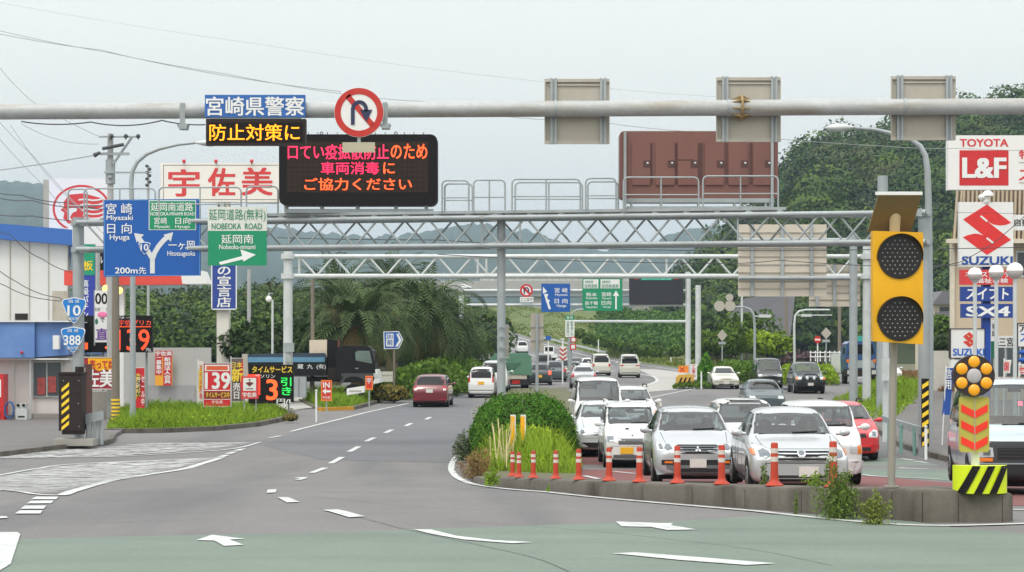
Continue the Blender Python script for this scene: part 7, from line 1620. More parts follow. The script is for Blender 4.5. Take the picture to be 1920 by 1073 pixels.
# going away
p = T(MPV, L=4.55, W=1.74, H=1.61, wr=.70, zr=1.0, yr=4.0, dress=[('tail_lamp', 'rear', [(.60, .84), (.82, .80), (.82, 1.0), (.72, 1.02), (.60, .96)], m_tail, 1, .01), ('lamp_core', 'rear', bx(.64, .76, .82, .9), m_lampc, 1, .02), ('chrome_strip', 'rear', bx(-.32, .32, .92, .945), m_back, 0, .014), ('bumper_line', 'rear', bx(-.80, .80, .30, .34), m_trim, 0, .01), ('reflector', 'rear', bx(.56, .78, .36, .40), m_tail, 1, .012)])
car('maroon_minivan', 'maroon low minivan driving away alone in the near lane', 'car', p_maroon, p, 806, 97.5, away=True, yaw=-2.1, plate=('rear', .80, m_plate, .02))
p = T(KEI, H=1.72, dress=[('tail_lamp', 'rear', bx(.60, .70, .86, 1.30), m_tail, 1, .008), ('bumper_line', 'rear', bx(-.66, .66, .42, .45), m_trim, 0, .01)])
car('white_kei_wagon', 'white small boxy wagon with yellow rear plate passing the palms', 'car', p_white, p, 902, 111, away=True, yaw=-2.3, plate=('rear', .82, m_platey, 0))
car('white_minivan', 'white minivan partly hidden behind the middle truss post', 'car', p_white, T(VAN, H=1.9), 926, 121, away=True, yaw=-2, detail=1)
D = lambda q, lit=m_tail: rear_dress(q, lit=lit)
q = T(HAT, H=1.52); t = car('dark_hatchback', 'dark hatchback with one brake lamp glowing red behind the median hedge', 'car', p_dgreen, T(q, dress=D(q, m_taillit)), 1012, 138, away=True, yaw=-1.5, detail=1, plate=('rear', .62, m_platey, 0))
q = T(WAG, H=1.56); car('grey_wagon', 'dark green-grey wagon between the dark hatchback and the beige minivan', 'car', p_greyg, T(q, dress=D(q)), 1040, 150, away=True, yaw=-1, detail=1)
q = T(MPV, H=1.68); car('beige_minivan', 'beige minivan with high red lamps beyond the green-grey wagon', 'car', p_beige, T(q, dress=D(q)), 1056, 158, away=True, yaw=-.5, detail=1)
q = T(SED); car('silver_sedan', 'silver sedan seen from behind with wide red lamps, beyond the hedge', 'car', p_silver, T(q, dress=D(q, m_tail)), 1095, 128, away=True, yaw=-.5, detail=1, plate=('rear', .7, m_plate, 0))
q = T(VAN, H=1.95); car('white_van', 'ivory van with a wide dark rear window next to the hiding white hatchback', 'van', p_pearl, T(q, dress=D(q)), 1128, 178, away=True, yaw=1, detail=1)
car('white_hatchback', 'white hatchback half hidden by the ivory van with the wide rear window', 'car', p_white, T(HAT), 1104, 186, away=True, yaw=1, detail=1)
q = T(VAN, H=1.95, W=1.72); car('white_van', 'ivory van with red rear lamps rolling along the pale paved gore', 'van', p_pearl, T(q, dress=[('tail_lamp', 'rear', bx(.5, .78, .96, 1.06), m_tail, 1), ('lamp_bar', 'rear', bx(-.5, .5, .98, 1.03), m_back, 0), ('bumper_line', 'rear', bx(-.78, .78, .4, .46), m_inner, 0)]), 1181, 166, away=True, yaw=-1.2, detail=1)
car('dark_car', 'dark car beside the information board post at the ramp foot', 'car', p_dgreen, T(SED), 1083, 205, away=True, yaw=2, detail=1)
zr_ = lambda d_: float(np.interp(d_, [v.y for v in RL], [v.z for v in RL]))
car('white_station_wagon', 'white van climbing the ramp beside the tall sign back', 'van', p_white, T(VAN, H=1.9, W=1.75), 980, 308, away=True, yaw=4, z=zr_(308)+.05, detail=0)
car('white_station_wagon', 'white wagon highest on the ramp beside the truss post', 'car', p_white, T(MPV, H=1.75), 929, 345, away=True, yaw=5, z=zr_(345)+.05, detail=0)
car('white_car', 'white car half hidden under the drooping palm fronds', 'car', p_white, T(SED), 880, 230, away=True, yaw=-2, detail=0)
car('grey_van', 'grey van ahead of the dark hatchback behind the tall sign back', 'van', p_grey, T(VAN, H=1.9), 1020, 190, away=True, yaw=0, detail=0)
car('white_sedan', 'white car on the far viaduct above the palm', 'car', p_white, T(SED, L=9, W=2.6, H=2.5) if 0 else T(WAG), 884, 612, yaw=80, z=PZ(543, 615), detail=0)
q = T(SED)
# green-tarp truck
d = 128.0; x0 = PX(956, d)
t = thing('tarp_truck', 'lorry with a green tarpaulin cover waiting behind the truss post', 'truck', (x0, d, zg(d)))
def L_(px0, px1, py0, py1, y0, y1): return MB().box(PX(px0, d), PX(px1, d), d+y0, d+y1, PZ(py1, d), PZ(py0, d))
m_tarp = M('green_tarpaulin', (84, 128, 104), .7, 0, .12, .8, .4, 3)
mb = MB(); mb.prism([(PX(x, d), PZ(y, d)) for x, y in ((912, 704), (914, 682), (926, 664), (988, 662), (996, 668), (998, 704), (960, 702), (940, 706))], d, d+5); part('tarpaulin', mb, m_tarp, t, 30)
part('tarp_fold', MB().prism([(PX(x, d), PZ(y, d)) for x, y in ((944, 682), (976, 680), (950, 704))], d-.05, d-.01), M('green_tarpaulin_dark', (64, 106, 86), .7, 0, .1), t)
part('load', L_(940, 988, 701, 712, .05, 4), M('canvas_load', (190, 184, 168), .8), t); part('tail_board', L_(930, 995, 711, 722, 0, .2), m_trim, t); part('tail_lamp', L_(960, 975, 713, 720, -.03, -.005), m_tail, t)
part('cab', L_(922, 990, 676, 720, 5.1, 6.8), m_white, t)
for sx in (938, 984):
    mb = MB(); mb.cyl((PX(sx, d)-.25, d+1, zg(d)+.42), (PX(sx, d)+.25, d+1, zg(d)+.42), .42, n=20); part('wheel', mb, m_tyre, t, 40)
# pale flatbed truck on the ramp foot
d = 235.0
t = thing('flatbed_truck', 'small white flatbed truck at the ramp foot beside the blue plate', 'truck', (PX(1031, d), d, zr_(235)))
for nm, q, y, m_ in (('cab', (1021, 1040, 649, 664), (3, 4.5), m_white), ('rear_window', (1023, 1038, 651, 659), (2.95, 2.99), m_glassd), ('bed', (1018, 1045, 664, 671), (0, 2.9), m_white), ('chassis', (1021, 1043, 671, 677), (.2, 4), m_under), ('tail_lamp', (1019, 1022, 671, 674), (-.05, 0), m_tail)):
    part(nm, L_(q[0], q[1], q[2], q[3], *y), m_, t)
for sx in (1023, 1040):
    mb = MB(); mb.cyl((PX(sx, d)-.1, d+1, PZ(676, d)), (PX(sx, d)+.1, d+1, PZ(676, d)), .3, n=14); part('wheel', mb, m_tyre, t, 40)
# blue truck with wind deflector
d = 142.0; m_tb = M('truck_blue', (38, 78, 128), .4, 0, .06, coat=.5)
t = thing('blue_truck', 'blue cab-over truck with teal roof shield coming round behind the masts', 'truck', (PX(1614, d), d, zg(d)))
def pb(pts, y0, y1): return MB().prism([(PX(x, d), PZ(y, d)) for x, y in pts], d+y0, d+y1)
part('cab', pb([(1586, 702), (1585, 670), (1588, 645), (1594, 640), (1636, 640), (1641, 646), (1643, 670), (1643, 702)], 0, 2.2), m_tb, t)
part('roof_shield', pb([(1600, 641), (1602, 630), (1638, 630), (1640, 641)], .2, 1.6), M('teal_shield', (60, 160, 150), .4), t)
part('windscreen', pb([(1590, 664), (1593, 646), (1636, 646), (1639, 664)], -.03, -.005), m_glassd, t)
part('grille', pb([(1590, 690), (1590, 676), (1640, 676), (1640, 690)], -.03, -.005), m_galv, t); part('bumper', pb([(1584, 706), (1584, 692), (1644, 692), (1644, 706)], -.1, .5), m_dark, t)
for x in (1588, 1634): part('headlamp', pb([(x, 702), (x, 694), (x+8, 694), (x+8, 702)], -.14, -.11), m_lampc, t)
for x in (1587, 1637): part('indicator', pb([(x, 680), (x, 674), (x+5, 674), (x+5, 680)], -.06, -.03), m_ind, t)
for x in (1580, 1645): part('mirror', pb([(x, 664), (x, 652), (x+3, 652), (x+3, 664)], -.3, -.1), m_trim, t)
part('cargo_body', pb([(1592, 700), (1592, 664), (1636, 664), (1636, 700)], 2.4, 8), m_white, t)
for x in (1588, 1640):
    mb = MB(); mb.cyl((PX(x, d)-.14, d+1, zg(d)+.45), (PX(x, d)+.14, d+1, zg(d)+.45), .45, n=20); part('wheel', mb, m_tyre, t, 40)
# ================================================================ plants
def leafmat(name, rgb, var=.3, isl=.35, scale=1.2, tr=.25): return M(name, rgb, .7, 0, var, scale, island=isl, trans=tr, spec=.25)
l_forest = leafmat('forest_leaves', (70, 100, 36), .5, .4, .09, .3); F3 = [leafmat('forest_leaves_mid', (62, 88, 36), .3, .12, .2, .2), leafmat('forest_leaves_dark', (40, 60, 32), .3, .12, .2, .2), leafmat('forest_leaves_light', (88, 112, 40), .3, .12, .2, .25), leafmat('forest_leaves_olive', (76, 84, 46), .3, .12, .2, .2)]
l_forest2 = leafmat('far_wood_leaves', (62, 92, 48), .45, .35, .12, .3)
l_hedge = leafmat('dark_hedge_leaves', (70, 116, 30), .3, .45, 1.5, .3); l_bright = leafmat('bright_leaves', (136, 164, 40), .3, .35, 1.0, .3); l_grass = leafmat('grass_blades', (132, 164, 48), .3, .35, .8, .35)
l_palm = leafmat('palm_leaflets', (74, 92, 52), .5, .10, .9, .15); l_dry = leafmat('dry_fronds', (140, 120, 78), .4, .15, .9, .1); l_shrub = leafmat('shrub_leaves', (88, 118, 40), .35, .35, .35, .3); l_dark = leafmat('dark_shrub_leaves', (60, 82, 42), .35, .35, .5, .25)
l_weed = leafmat('weed_leaves', (104, 128, 58), .3, .3, 2, .3); l_brown = leafmat('dry_weed', (146, 116, 78), .3, .35, 2, .2); l_olive = leafmat('olive_weed', (92, 108, 74), .3, .3, 2, .25)
m_bark = M('bark', (84, 70, 56), .9, 0, .2, 4)
def quads(P_, size, up=.0, aspect=1.0, rg=nrg, outw=None, curl=False):
    """one small leaf-sized face at every point"""
    n = len(P_); d = rg.normal(size=(n, 3))
    if outw is not None: d = d*.75+outw
    d[:, 2] += up; d /= np.linalg.norm(d, axis=1)[:, None]
    a = np.cross(d, rg.normal(size=(n, 3))); a /= np.linalg.norm(a, axis=1)[:, None]; b = np.cross(d, a)
    s = size*rg.uniform(.6, 1.35, n)[:, None]
    V_ = np.stack([P_-a*s, P_-b*s*.5*aspect, P_+a*s, P_+b*s*.5*aspect], 1).reshape(-1, 3)
    return V_, np.arange(n*4).reshape(-1, 4)
def cloud(c, r, n, rg=nrg, shell=.55, lump=.25, lo=-1):
    d = rg.normal(size=(n*2, 3)); d /= np.linalg.norm(d, axis=1)[:, None]; d = d[d[:, 2] > lo][:n]
    rad = shell+(1-shell)*rg.random(len(d))**.6
    k = rg.normal(size=(7, 3)); k /= np.linalg.norm(k, axis=1)[:, None]
    bump = 1+lump*np.max(np.clip(d@k.T, 0, 1)**6, axis=1)-lump*.4
    return np.array(c)+d*(rad*bump)[:, None]*np.array(r), d
def join(parts):
    vs, fs, o = [], [], 0
    for v, f in parts: vs.append(v); fs.append(np.asarray(f)+o); o += len(v)
    return np.concatenate(vs), np.concatenate(fs).tolist()
def fast_mesh(name, V_, F_, mat):
    F_ = np.asarray(F_, dtype=np.int32); me = bpy.data.meshes.new(name); me.vertices.add(len(V_)); me.vertices.foreach_set('co', np.asarray(V_, dtype=np.float32).ravel())
    k = F_.shape[1]; me.loops.add(F_.size); me.loops.foreach_set('vertex_index', F_.ravel()); me.polygons.add(len(F_)); me.polygons.foreach_set('loop_start', np.arange(0, F_.size, k, dtype=np.int32))
    me.update(calc_edges=True); me.materials.append(mat); return me
def leafy(name, V_, F_, mat, label=None, cat=None, group=None, kind=None, par=None, idx=None, nor=None):
    V_ = np.asarray(V_); mats = mat if isinstance(mat, (list, tuple)) else [mat]; mat = mats[0]
    if par is None:
        off = np.array([V_[:, 0].mean(), V_[:, 1].mean(), V_[:, 2].min()]); o = bpy.data.objects.new(name, fast_mesh(name, V_-off, F_, mat)); o.location = off
    else:
        off = np.array(ORG[par.name]); o = bpy.data.objects.new(name, fast_mesh(name, V_-off, F_, mat)); o.parent = par
    for m_ in mats[1:]: o.data.materials.append(m_)
    if nor is not None:      # leaves of a crown take the light of the crown's rounded surface
        o.data.shade_smooth(); o.data.normals_split_custom_set_from_vertices(np.repeat(nor, 4, 0).tolist())
    if idx is not None: o.data.polygons.foreach_set('material_index', np.asarray(idx, dtype=np.int32))
    COL.objects.link(o); tag(o, label, cat, group, kind); ORG[o.name] = Vector(off); return o

# ---- forested hill on the right: one wooded mass
hillp = [(1250, 640), (1300, 560), (1380, 470), (1440, 440), (1468, 400), (1500, 345), (1540, 305), (1592, 290), (1640, 302), (1690, 286), (1740, 255), (1800, 226), (1920, 214), (2150, 200), (2500, 230)]
hx = [p[0] for p in hillp]; hy = [p[1] for p in hillp]
parts_ = []; rg = np.random.default_rng(21); DB, DT = 300, 520
hillv = []; nx_, ny_ = 60, 16
for j in range(ny_):
    for i in range(nx_):
        px = 1230+(2500-1230)*i/(nx_-1); s = j/(ny_-1); d = DB+(DT-DB)*s; zt_ = PZ(np.interp(px, hx, hy)+14, DT); hillv.append((PX(px, d), d, -.5+(zt_+.5)*s**.85))
struct('hill', (hillv, [(j*nx_+i, j*nx_+i+1, (j+1)*nx_+i+1, (j+1)*nx_+i) for j in range(ny_-1) for i in range(nx_-1)]), M('hill_floor', (44, 54, 28), .95), 180)
cnt = 0; gi = []; ni = []
for _ in range(1150):
    px = rg.uniform(1270, 2060); s = rg.random()**.85; d = DB+(DT-DB)*s; py_t = np.interp(px, hx, hy)+14; z = -.5+(PZ(py_t, DT)+.5)*s**.85
    py = HY-(z-HC)*F/d
    if py > 668 or (px > 1795 and py > 380 and rg.random() < .85) or (px > 1935 and rg.random() < .7): continue
    r = rg.uniform(3.2, 7.2)*(.8+.4*s)
    P_, dn = cloud((PX(px, d), d, z+r*.45), (r, r, r*.85), int(11*r*r), rg, .86, .5, -.35)
    parts_.append(quads(P_, .50, .1, 1.25, rg, dn*1.5)); nv = dn+rg.normal(0, .12, dn.shape); ni.append(nv/np.linalg.norm(nv, axis=1)[:, None]); cnt += 1; gi.append(np.full(len(parts_[-1][1]), rg.choice(4, p=[.42, .26, .2, .12])))
V_, F_ = join(parts_); leafy('hillside_forest', V_, F_, F3, idx=np.concatenate(gi), nor=np.concatenate(ni), label= 'dense broadleaf forest covering the hillside behind the brand signs', kind='stuff')
# ---- far wood on the left
parts_ = []; gi = []; ni = []; wp = [(150, 565), (250, 558), (300, 570), (360, 552), (430, 566), (500, 545), (560, 556), (640, 560), (720, 540), (800, 560), (900, 600)]
for _ in range(620):
    px = rg.uniform(120, 900); s = rg.random()**.7; d = 175+95*s; top = np.interp(px, [p[0] for p in wp], [p[1] for p in wp]); py = top+14+(650-top)*(1-s)*rg.uniform(.85, 1)
    r = rg.uniform(1.4, 3.2); P_, dn = cloud((PX(px, d), d, PZ(py, d)), (r*1.15, r, r*.9), int(38*r*r), rg, .82, .5, -.4); parts_.append(quads(P_, .27, .1, 1.25, rg, dn*1.5)); nv = dn+rg.normal(0, .12, dn.shape); ni.append(nv/np.linalg.norm(nv, axis=1)[:, None]); gi.append(np.full(len(parts_[-1][1]), rg.choice(4, p=[.5, .2, .24, .06])))
V_, F_ = join(parts_); leafy('far_wood', V_, F_, F3, idx=np.concatenate(gi), nor=np.concatenate(ni), label='band of dense mixed woods beyond the filling station wall', kind='stuff')
mb = MB(); mb.add([(PX(100, 268), 268, -1), (PX(900, 268), 268, -1), (PX(900, 268), 268, PZ(600, 268)), (PX(100, 268), 268, PZ(585, 268)), (PX(100, 274), 274, -1), (PX(900, 274), 274, -1)], [(0, 1, 2, 3), (3, 2, 5, 4)]); struct('wooded_bank', mb, MATS['hill_floor'])
# ---- dark round tree behind the truck
def bush(name, label, c, r, n, size, mat, cat, group=None, trunk=None, lump=.3, shell=.6, lo=-.6, core=.72, up=.3, seed=1, rows=None):
    rg = np.random.default_rng(seed); t = thing(name, label, cat, (c[0], c[1], c[2]-r[2]), group); P_, dn = cloud(c, r, n, rg, shell, lump, lo)
    nv = dn+rg.normal(0, .3, dn.shape); v, f = quads(P_, size, up, 1.2, rg, dn*.8); leafy('crown' if trunk else 'foliage', v, f, mat, par=t, nor=nv/np.linalg.norm(nv, axis=1)[:, None])
    if core:
        mb = MB(); mb.sphere(c, (r[0]*core, r[1]*core, r[2]*core), 14, 9); part('branches', mb, M('twig_core', (40, 46, 24), .95), t, 180)
    if trunk:
        mb = MB(); mb.cyl((c[0], c[1], trunk[0]), (c[0], c[1], c[2]), trunk[1], trunk[1]*.5, 8); part('trunk', mb, m_bark, t, 60)
    return t
d = 118; bush('round_tree', 'dark rounded tree behind the black truck and the white pillar', (PX(508, d), d, PZ(662, d)), (2.7, 2.0, 1.75), 2400, .2, l_dark, 'tree', trunk=(zg(d), .2), lump=.45, seed=3)
d = 126; bush('round_tree', 'dark shrubby tree beside the gantry post, under the palm crown', (PX(585, d), d, PZ(650, d)), (2.4, 1.8, 1.9), 1800, .2, l_dark, 'tree', trunk=(zg(d), .15), lump=.4, seed=4)

# ---- palms
def palm(label, px, py, d, L, nf, seed, droop=1.0):
    rg = np.random.default_rng(seed); c = P(px, py, d); t = thing('palm_tree', label, 'palm tree', (c.x, c.y, zg(d)), 'feather palms beside the road')
    mb = MB(); pts = [(c.x, c.y, zg(d)+(c.z-zg(d))*s) for s in np.linspace(0, 1, 8)]; mb.tube(pts, .42, 12, .5); part('trunk', mb, M('palm_trunk', (92, 78, 58), .95, 0, .3, 5, .8, 12), t, 40)
    for nm, n, emin, emax, mat, lf in (('crown', nf, -18, 86, l_palm, 1.0), ('dry_skirt', nf//4, -62, -25, l_dry, .75)):
        vs = []; fs = []; o = 0
        for k in range(n):
            az_ = rg.uniform(0, 2*math.pi); el = R(emin+(emax-emin)*(k+.5)/n+rg.normal(0, 4)); Lf = L*lf*rg.uniform(.85, 1.12); ns = 20
            h = np.array([math.cos(az_), math.sin(az_), 0]); p = np.array(c[:])+h*.25; ang = el; R_ = [p.copy()]; T_ = []
            for i in range(ns):
                tan = h*math.cos(ang)+np.array([0, 0, math.sin(ang)]); T_.append(tan); p = p+tan*Lf/ns; R_.append(p.copy()); ang -= droop*(.9+.5*math.cos(el))*(1.9/ns)*(.35+1.3*i/ns)
            R_ = np.array(R_); T_.append(T_[-1]); T_ = np.array(T_); side = np.cross(h, [0, 0, 1]); tw = rg.normal(0, .35)
            for i in range(2, ns):
                s = i/ns; ll = Lf*.155*math.sin(math.pi*min(1, .14+s*.86))**.7*rg.uniform(.85, 1.1); up = np.cross(side, T_[i])
                for sg in (-1, 1):
                    dr = side*sg*.82+T_[i]*.62+up*(.28+tw*sg*.4)*(1 if nm == 'crown' else -.6); dr /= np.linalg.norm(dr); q = R_[i]; tip = q+dr*ll-np.array([0, 0, ll*.20]); w_ = T_[i]*.075*L/4
                    mid = q+dr*ll*.55
                    vs += [q-w_, mid-w_*.9, tip, mid+w_*.9]; fs.append((o, o+1, o+2, o+3)); o += 4
            for i in range(ns):
                r_ = .035*(1-i/ns)+.008
                vs += [R_[i]-side*r_, R_[i+1]-side*r_*.8, R_[i+1]+side*r_*.8, R_[i]+side*r_]; fs.append((o, o+1, o+2, o+3)); o += 4
        leafy(nm, np.array(vs), fs, mat, par=t)
palm('feather palm with upright fronds behind the black truck cab, nearest of the group', 672, 612, 113, 4.3, 88, 5, .85)
palm('broad drooping feather palm beside the blue chevron sign, overhanging the road', 800, 596, 121, 4.5, 96, 6, 1.15)
palm('feather palm whose crown rises behind the white truss between the two front palms', 735, 548, 136, 4.2, 54, 8, .9)
palm('taller feather palm behind the truck palm, toward the gantry post', 628, 560, 138, 4.4, 54, 9, .9)
palm('feather palm farthest along the road, its fronds reaching the far gantry post', 850, 640, 148, 4.6, 60, 10, 1.2)

# ---- hedges and beds: leaf masses on a bed
def mass(name, outline, hfun, n, size, mat, label, kind=None, cat=None, blades=False, seed=1, par=None, up=.5, tilt=.25, edge=.6):
    rg = np.random.default_rng(seed); xs = [p[0] for p in outline]; ys = [p[1] for p in outline]; pts = []
    while len(pts) < n:
        X = rg.uniform(min(xs), max(xs)); Y = rg.uniform(min(ys), max(ys))
        if in_poly(X, Y, outline):
            h = hfun(X, Y); e_ = min(abs((x2-x1)*(y1-Y)-(x1-X)*(y2-y1))/max(1e-6, math.hypot(x2-x1, y2-y1)) for (x1, y1), (x2, y2) in zip(outline, outline[1:]+outline[:1])); k_ = min(1, .3+.7*e_/edge)
            pts.append((X, Y, zg(Y)+.05+(0 if blades else h*k_*rg.random()**.5), h, e_))
    pts = np.array(pts)
    if blades:
        n = len(pts); L_ = pts[:, 3]*np.clip(.3+.7*pts[:, 4]/edge, 0, 1)*rg.uniform(.45, 1.25, n); dr = np.clip(rg.normal(0, tilt, (n, 3)), -1.5*tilt, 1.5*tilt); dr[:, 2] = 1; az_ = rg.uniform(0, 2*np.pi, n); sd = np.stack([np.cos(az_), np.sin(az_), 0*az_], 1)*size
        b = pts[:, :3]; tip = b+dr*L_[:, None]; bend = np.clip(rg.normal(0, .15, (n, 3)), -.25, .25)*L_[:, None]; bend[:, 2] = -abs(bend[:, 2]); mid = b+dr*L_[:, None]*.55
        v = np.stack([b-sd, b+sd, mid+sd*.8, tip+bend, mid-sd*.8], 1).reshape(-1, 3); f = np.arange(n*5).reshape(-1, 5)
    else: v, f = quads(pts[:, :3], size, up, 1.2, rg)
    return leafy(name, v, f, mat, label, cat, None, kind, par)
hx1, hx2 = [p[0] for p in bed], [p[1] for p in bed]
inb = [(a*.985+.0, b) for a, b in bed]
bedp = gp([(200, 811), (300, 809), (400, 805), (475, 797), (525, 787), (540, 779), (520, 772), (215, 776)])
lx = lambda X, Y: .30+.33*min(1, 1.0)*(.75+.25*math.sin(X*1.3+Y*.6))
mass('bed_grass', bedp, lx, 21000, .011, l_grass, 'tall bright green grass filling the near kerbed bed', 'stuff', blades=True, seed=11, tilt=.42)
mass('bed_shrubs', bedp, lambda X, Y: .42, 9000, .045, l_bright, 'low bright green shrubbery in the near kerbed bed', 'stuff', seed=12)
bedp2 = gp([(608, 769), (655, 767), (695, 757), (716, 750), (712, 744), (640, 746), (570, 752)])
mass('bed_grass', bedp2, lambda X, Y: .75+.2*math.sin(X), 11000, .014, l_grass, 'tall grass in the second kerbed bed beyond the driveway', 'stuff', blades=True, seed=13, tilt=.4)
bedp3 = [(PX(505, 80), 80), (PX(560, 76), 75.5), (PX(560, 80), 79), (PX(525, 82), 82.5)]
bush('azalea_shrub', 'reddish green shrub at the road end of the second bed', (PX(735, 104), 104, zg(104)+.45), (1.1, .9, .55), 900, .09, leafmat('azalea_leaves', (128, 118, 54), .4, .4, 1), 'shrub', seed=14)
bush('azalea_shrub', 'small reddish shrub beside the black LED board', (PX(545, 79), 79, zg(79)+.2), (.34, .3, .2), 260, .05, MATS['azalea_leaves'], 'shrub', seed=15)
# palm hedge along the road
hp = [(PX(690, 112), 112), (PX(770, 108), 107), (PX(850, 112), 112), (PX(905, 124), 124), (PX(960, 150), 150), (PX(880, 150), 150), (PX(760, 124), 124)]
mass('hedge', hp, lambda X, Y: 1.5+.35*math.sin(X*1.1)+.25*math.sin(Y*.7), 15000, .16, l_shrub, 'rough green hedge running below the palms along the road', cat='hedge', seed=16)
# ---- median planting
d0 = 46
HD = G(980, 880).y+3.2
t = thing('clipped_hedge', 'large clipped dark green hedge in the median, behind the grass', 'hedge', (PX(980, HD), HD, zg(HD)))
rg = np.random.default_rng(31); n = 24000
d_ = rg.normal(size=(n, 3)); d_ /= np.linalg.norm(d_, axis=1)[:, None]; d_[:, 2] = np.abs(d_[:, 2]); pw = .74
sgn = np.sign(d_); bx_ = sgn*np.abs(d_)**pw; rad = (.90+.10*rg.random(n)+.018*np.sin(d_[:, 0]*11)*np.sin(d_[:, 1]*9+d_[:, 2]*8))[:, None]
zb_m = zg(HD)+.1; ctr = np.array([PX(981, HD), HD, zb_m]); ht = PZ(735, HD-1.2)-zb_m; wx = 102*HD/F
P_ = ctr+bx_*rad*np.array([wx, 2.6, ht*.965]); v, f = quads(P_, .038, .25, 1.3, rg, d_*1.0); nv = d_+rg.normal(0, .16, d_.shape); leafy('foliage', v, f, l_hedge, par=t, nor=nv/np.linalg.norm(nv, axis=1)[:, None])
sh = rg.random(n) < .05; v, f = quads(P_[sh]+np.array([0, 0, .05])+d_[sh]*.07, .05, .6, .8, rg); leafy('young_shoots', v, f, l_shrub, par=t)
mb = MB(); mb.sphere(tuple(ctr), (wx*.82, 2.2, ht*.84), 18, 10, 0); part('branches', mb, MATS['twig_core'], t, 180)
gpz = gp([(905, 893), (960, 893), (1030, 897), (1088, 898), (1092, 870), (1050, 845), (900, 850), (880, 872)])
def med_h(X, Y):
    px = 960+X*F/Y; return max(.1, (float(np.interp(px, [870, 900, 930, 960, 1000, 1040, 1070, 1092], [.5, .8, .98, 1.05, 1.08, 1.0, .8, .4])))*(.8+.25*math.sin(X*4+Y*2)))
mass('median_grass', gpz, lambda X, Y: med_h(X, Y)*1.02, 15000, .011, leafmat('median_blades', (150, 178, 58), .25, .3, .8, .35), 'long rank grass in the median before the clipped hedge', 'stuff', blades=True, seed=32, tilt=.22)
mass('median_shrubs', [(x, y+1.0) for x, y in gpz], lambda X, Y: med_h(X, Y-1.0)*1.0, 18000, .045, leafmat('median_leaves', (146, 170, 46), .3, .35, 1.0, .3), 'yellow-green broadleaf growth in the median below the clipped hedge', 'stuff', seed=33)
def weed(name, label, px, base, H_, wd, n, mat, seed, stems=9, size=.03, spread=.35):
    rg = np.random.default_rng(seed); t = thing(name, label, 'weed', base); stem = MB(); pts = []
    for k in range(stems):
        a = rg.uniform(0, 2*math.pi); r_ = rg.uniform(.1, 1)*wd; h = H_*rg.uniform(.5, 1.0)*(1-.35*r_/wd); tip = Vector((base.x+r_*math.cos(a), base.y+r_*math.sin(a)*.6, base.z+h)); b = base+Vector((r_*.25*math.cos(a), r_*.25*math.sin(a), 0)); stem.cyl(b, tip, .008, .003, 5, False)
        m = int(n/stems)
        for _ in range(m):
            s = rg.random()**.8; q = b.lerp(tip, s); rr = spread*wd*(1-s*.75); pts.append((q.x+rg.normal(0, rr), q.y+rg.normal(0, rr), max(base.z+.02, q.z+rg.normal(0, rr*.5))))
    part('stems', stem, M('weed_stem', (108, 120, 66), .8), t); v, f = quads(np.array(pts), size, .5, .7, rg); leafy('leaves', v, f, mat, par=t); return t
wb_ = G(1566, 973); weed('tall_weed', 'tall feathery weed growing at the kerb wall in front of the silver sedan', 1566, Vector((wb_.x, wb_.y-.05, zg(wb_.y))), 1.02, .38, 2600, l_weed, 41, 16, .030)
wb_ = G(1640, 983); weed('grass_tuft', 'grassy weed tuft at the kerb wall near the beacon pole', 1640, Vector((wb_.x, wb_.y-.05, zg(wb_.y))), .55, .26, 1000, leafmat('tuft_leaves', (120, 134, 62), .3, .3, 2), 42, 14, .028)
wb_ = G(1492, 966); weed('thin_weed', 'thin single-stemmed weed on the kerb wall face', 1492, Vector((wb_.x, wb_.y-.05, zg(wb_.y))), .5, .06, 160, l_weed, 43, 3, .022)
wb_ = G(1028, 924); weed('thin_weed', 'tiny green weed in a joint of the kerb wall below the delineator posts', 1028, Vector((wb_.x, wb_.y-.04, zg(wb_.y)+.02)), .18, .05, 90, l_grass, 44, 4, .02)
wb_ = wall_top(1444); weed('thin_weed', 'pale weed sprig at the foot of the tallest delineator post', 1444, Vector((wb_.x-.02, wb_.y+.2, wb_.z)), .42, .09, 130, l_weed, 45, 4, .026)
wb_ = wall_top(1530); weed('thin_weed', 'low weed sprout on the wall top behind the tall weed', 1530, Vector((wb_.x, wb_.y+.15, wb_.z)), .3, .2, 200, l_grass, 46, 5, .026)
wb_ = G(893, 905); weed('dry_weed', 'brown dried weeds at the nose of the median beside the curved white line', 893, Vector((wb_.x, wb_.y+.5, zg(wb_.y)+.05)), .85, .42, 2600, l_brown, 47, 22, .026)
wb_ = G(920, 916); weed('grass_tuft', 'green tuft sprouting at the end of the kerb wall by the dried weeds', 920, Vector((wb_.x, wb_.y+.1, zg(wb_.y)+.05)), .42, .2, 600, l_grass, 48, 16, .03)
wb_ = G(870, 868); weed('olive_weed', 'bushy dark olive weed at the road side of the clipped hedge', 870, Vector((wb_.x, wb_.y, zg(wb_.y)+.05)), 1.15, .36, 2200, l_olive, 49, 14, .032)
rg = np.random.default_rng(50); GD = G(960, 890).y; n = 16; b = np.stack([PX(945+rg.normal(0, 9, n), GD), GD+rg.normal(0, .2, n), np.full(n, zg(GD)+.2)], 1); tip = b+np.stack([rg.normal(0, .12, n), rg.normal(0, .05, n), rg.uniform(.6, 1.25, n)], 1)
sd = np.array([.012, 0, 0]); v = np.stack([b-sd, b+sd, tip+sd, tip-sd], 1).reshape(-1, 3); leafy('reed_tuft', v, np.arange(n*4).reshape(-1, 4), M('straw', (196, 186, 140), .8, 0, .15, 4, island=.2), 'pale straw-coloured reed plumes rising in the median grass', 'reed')
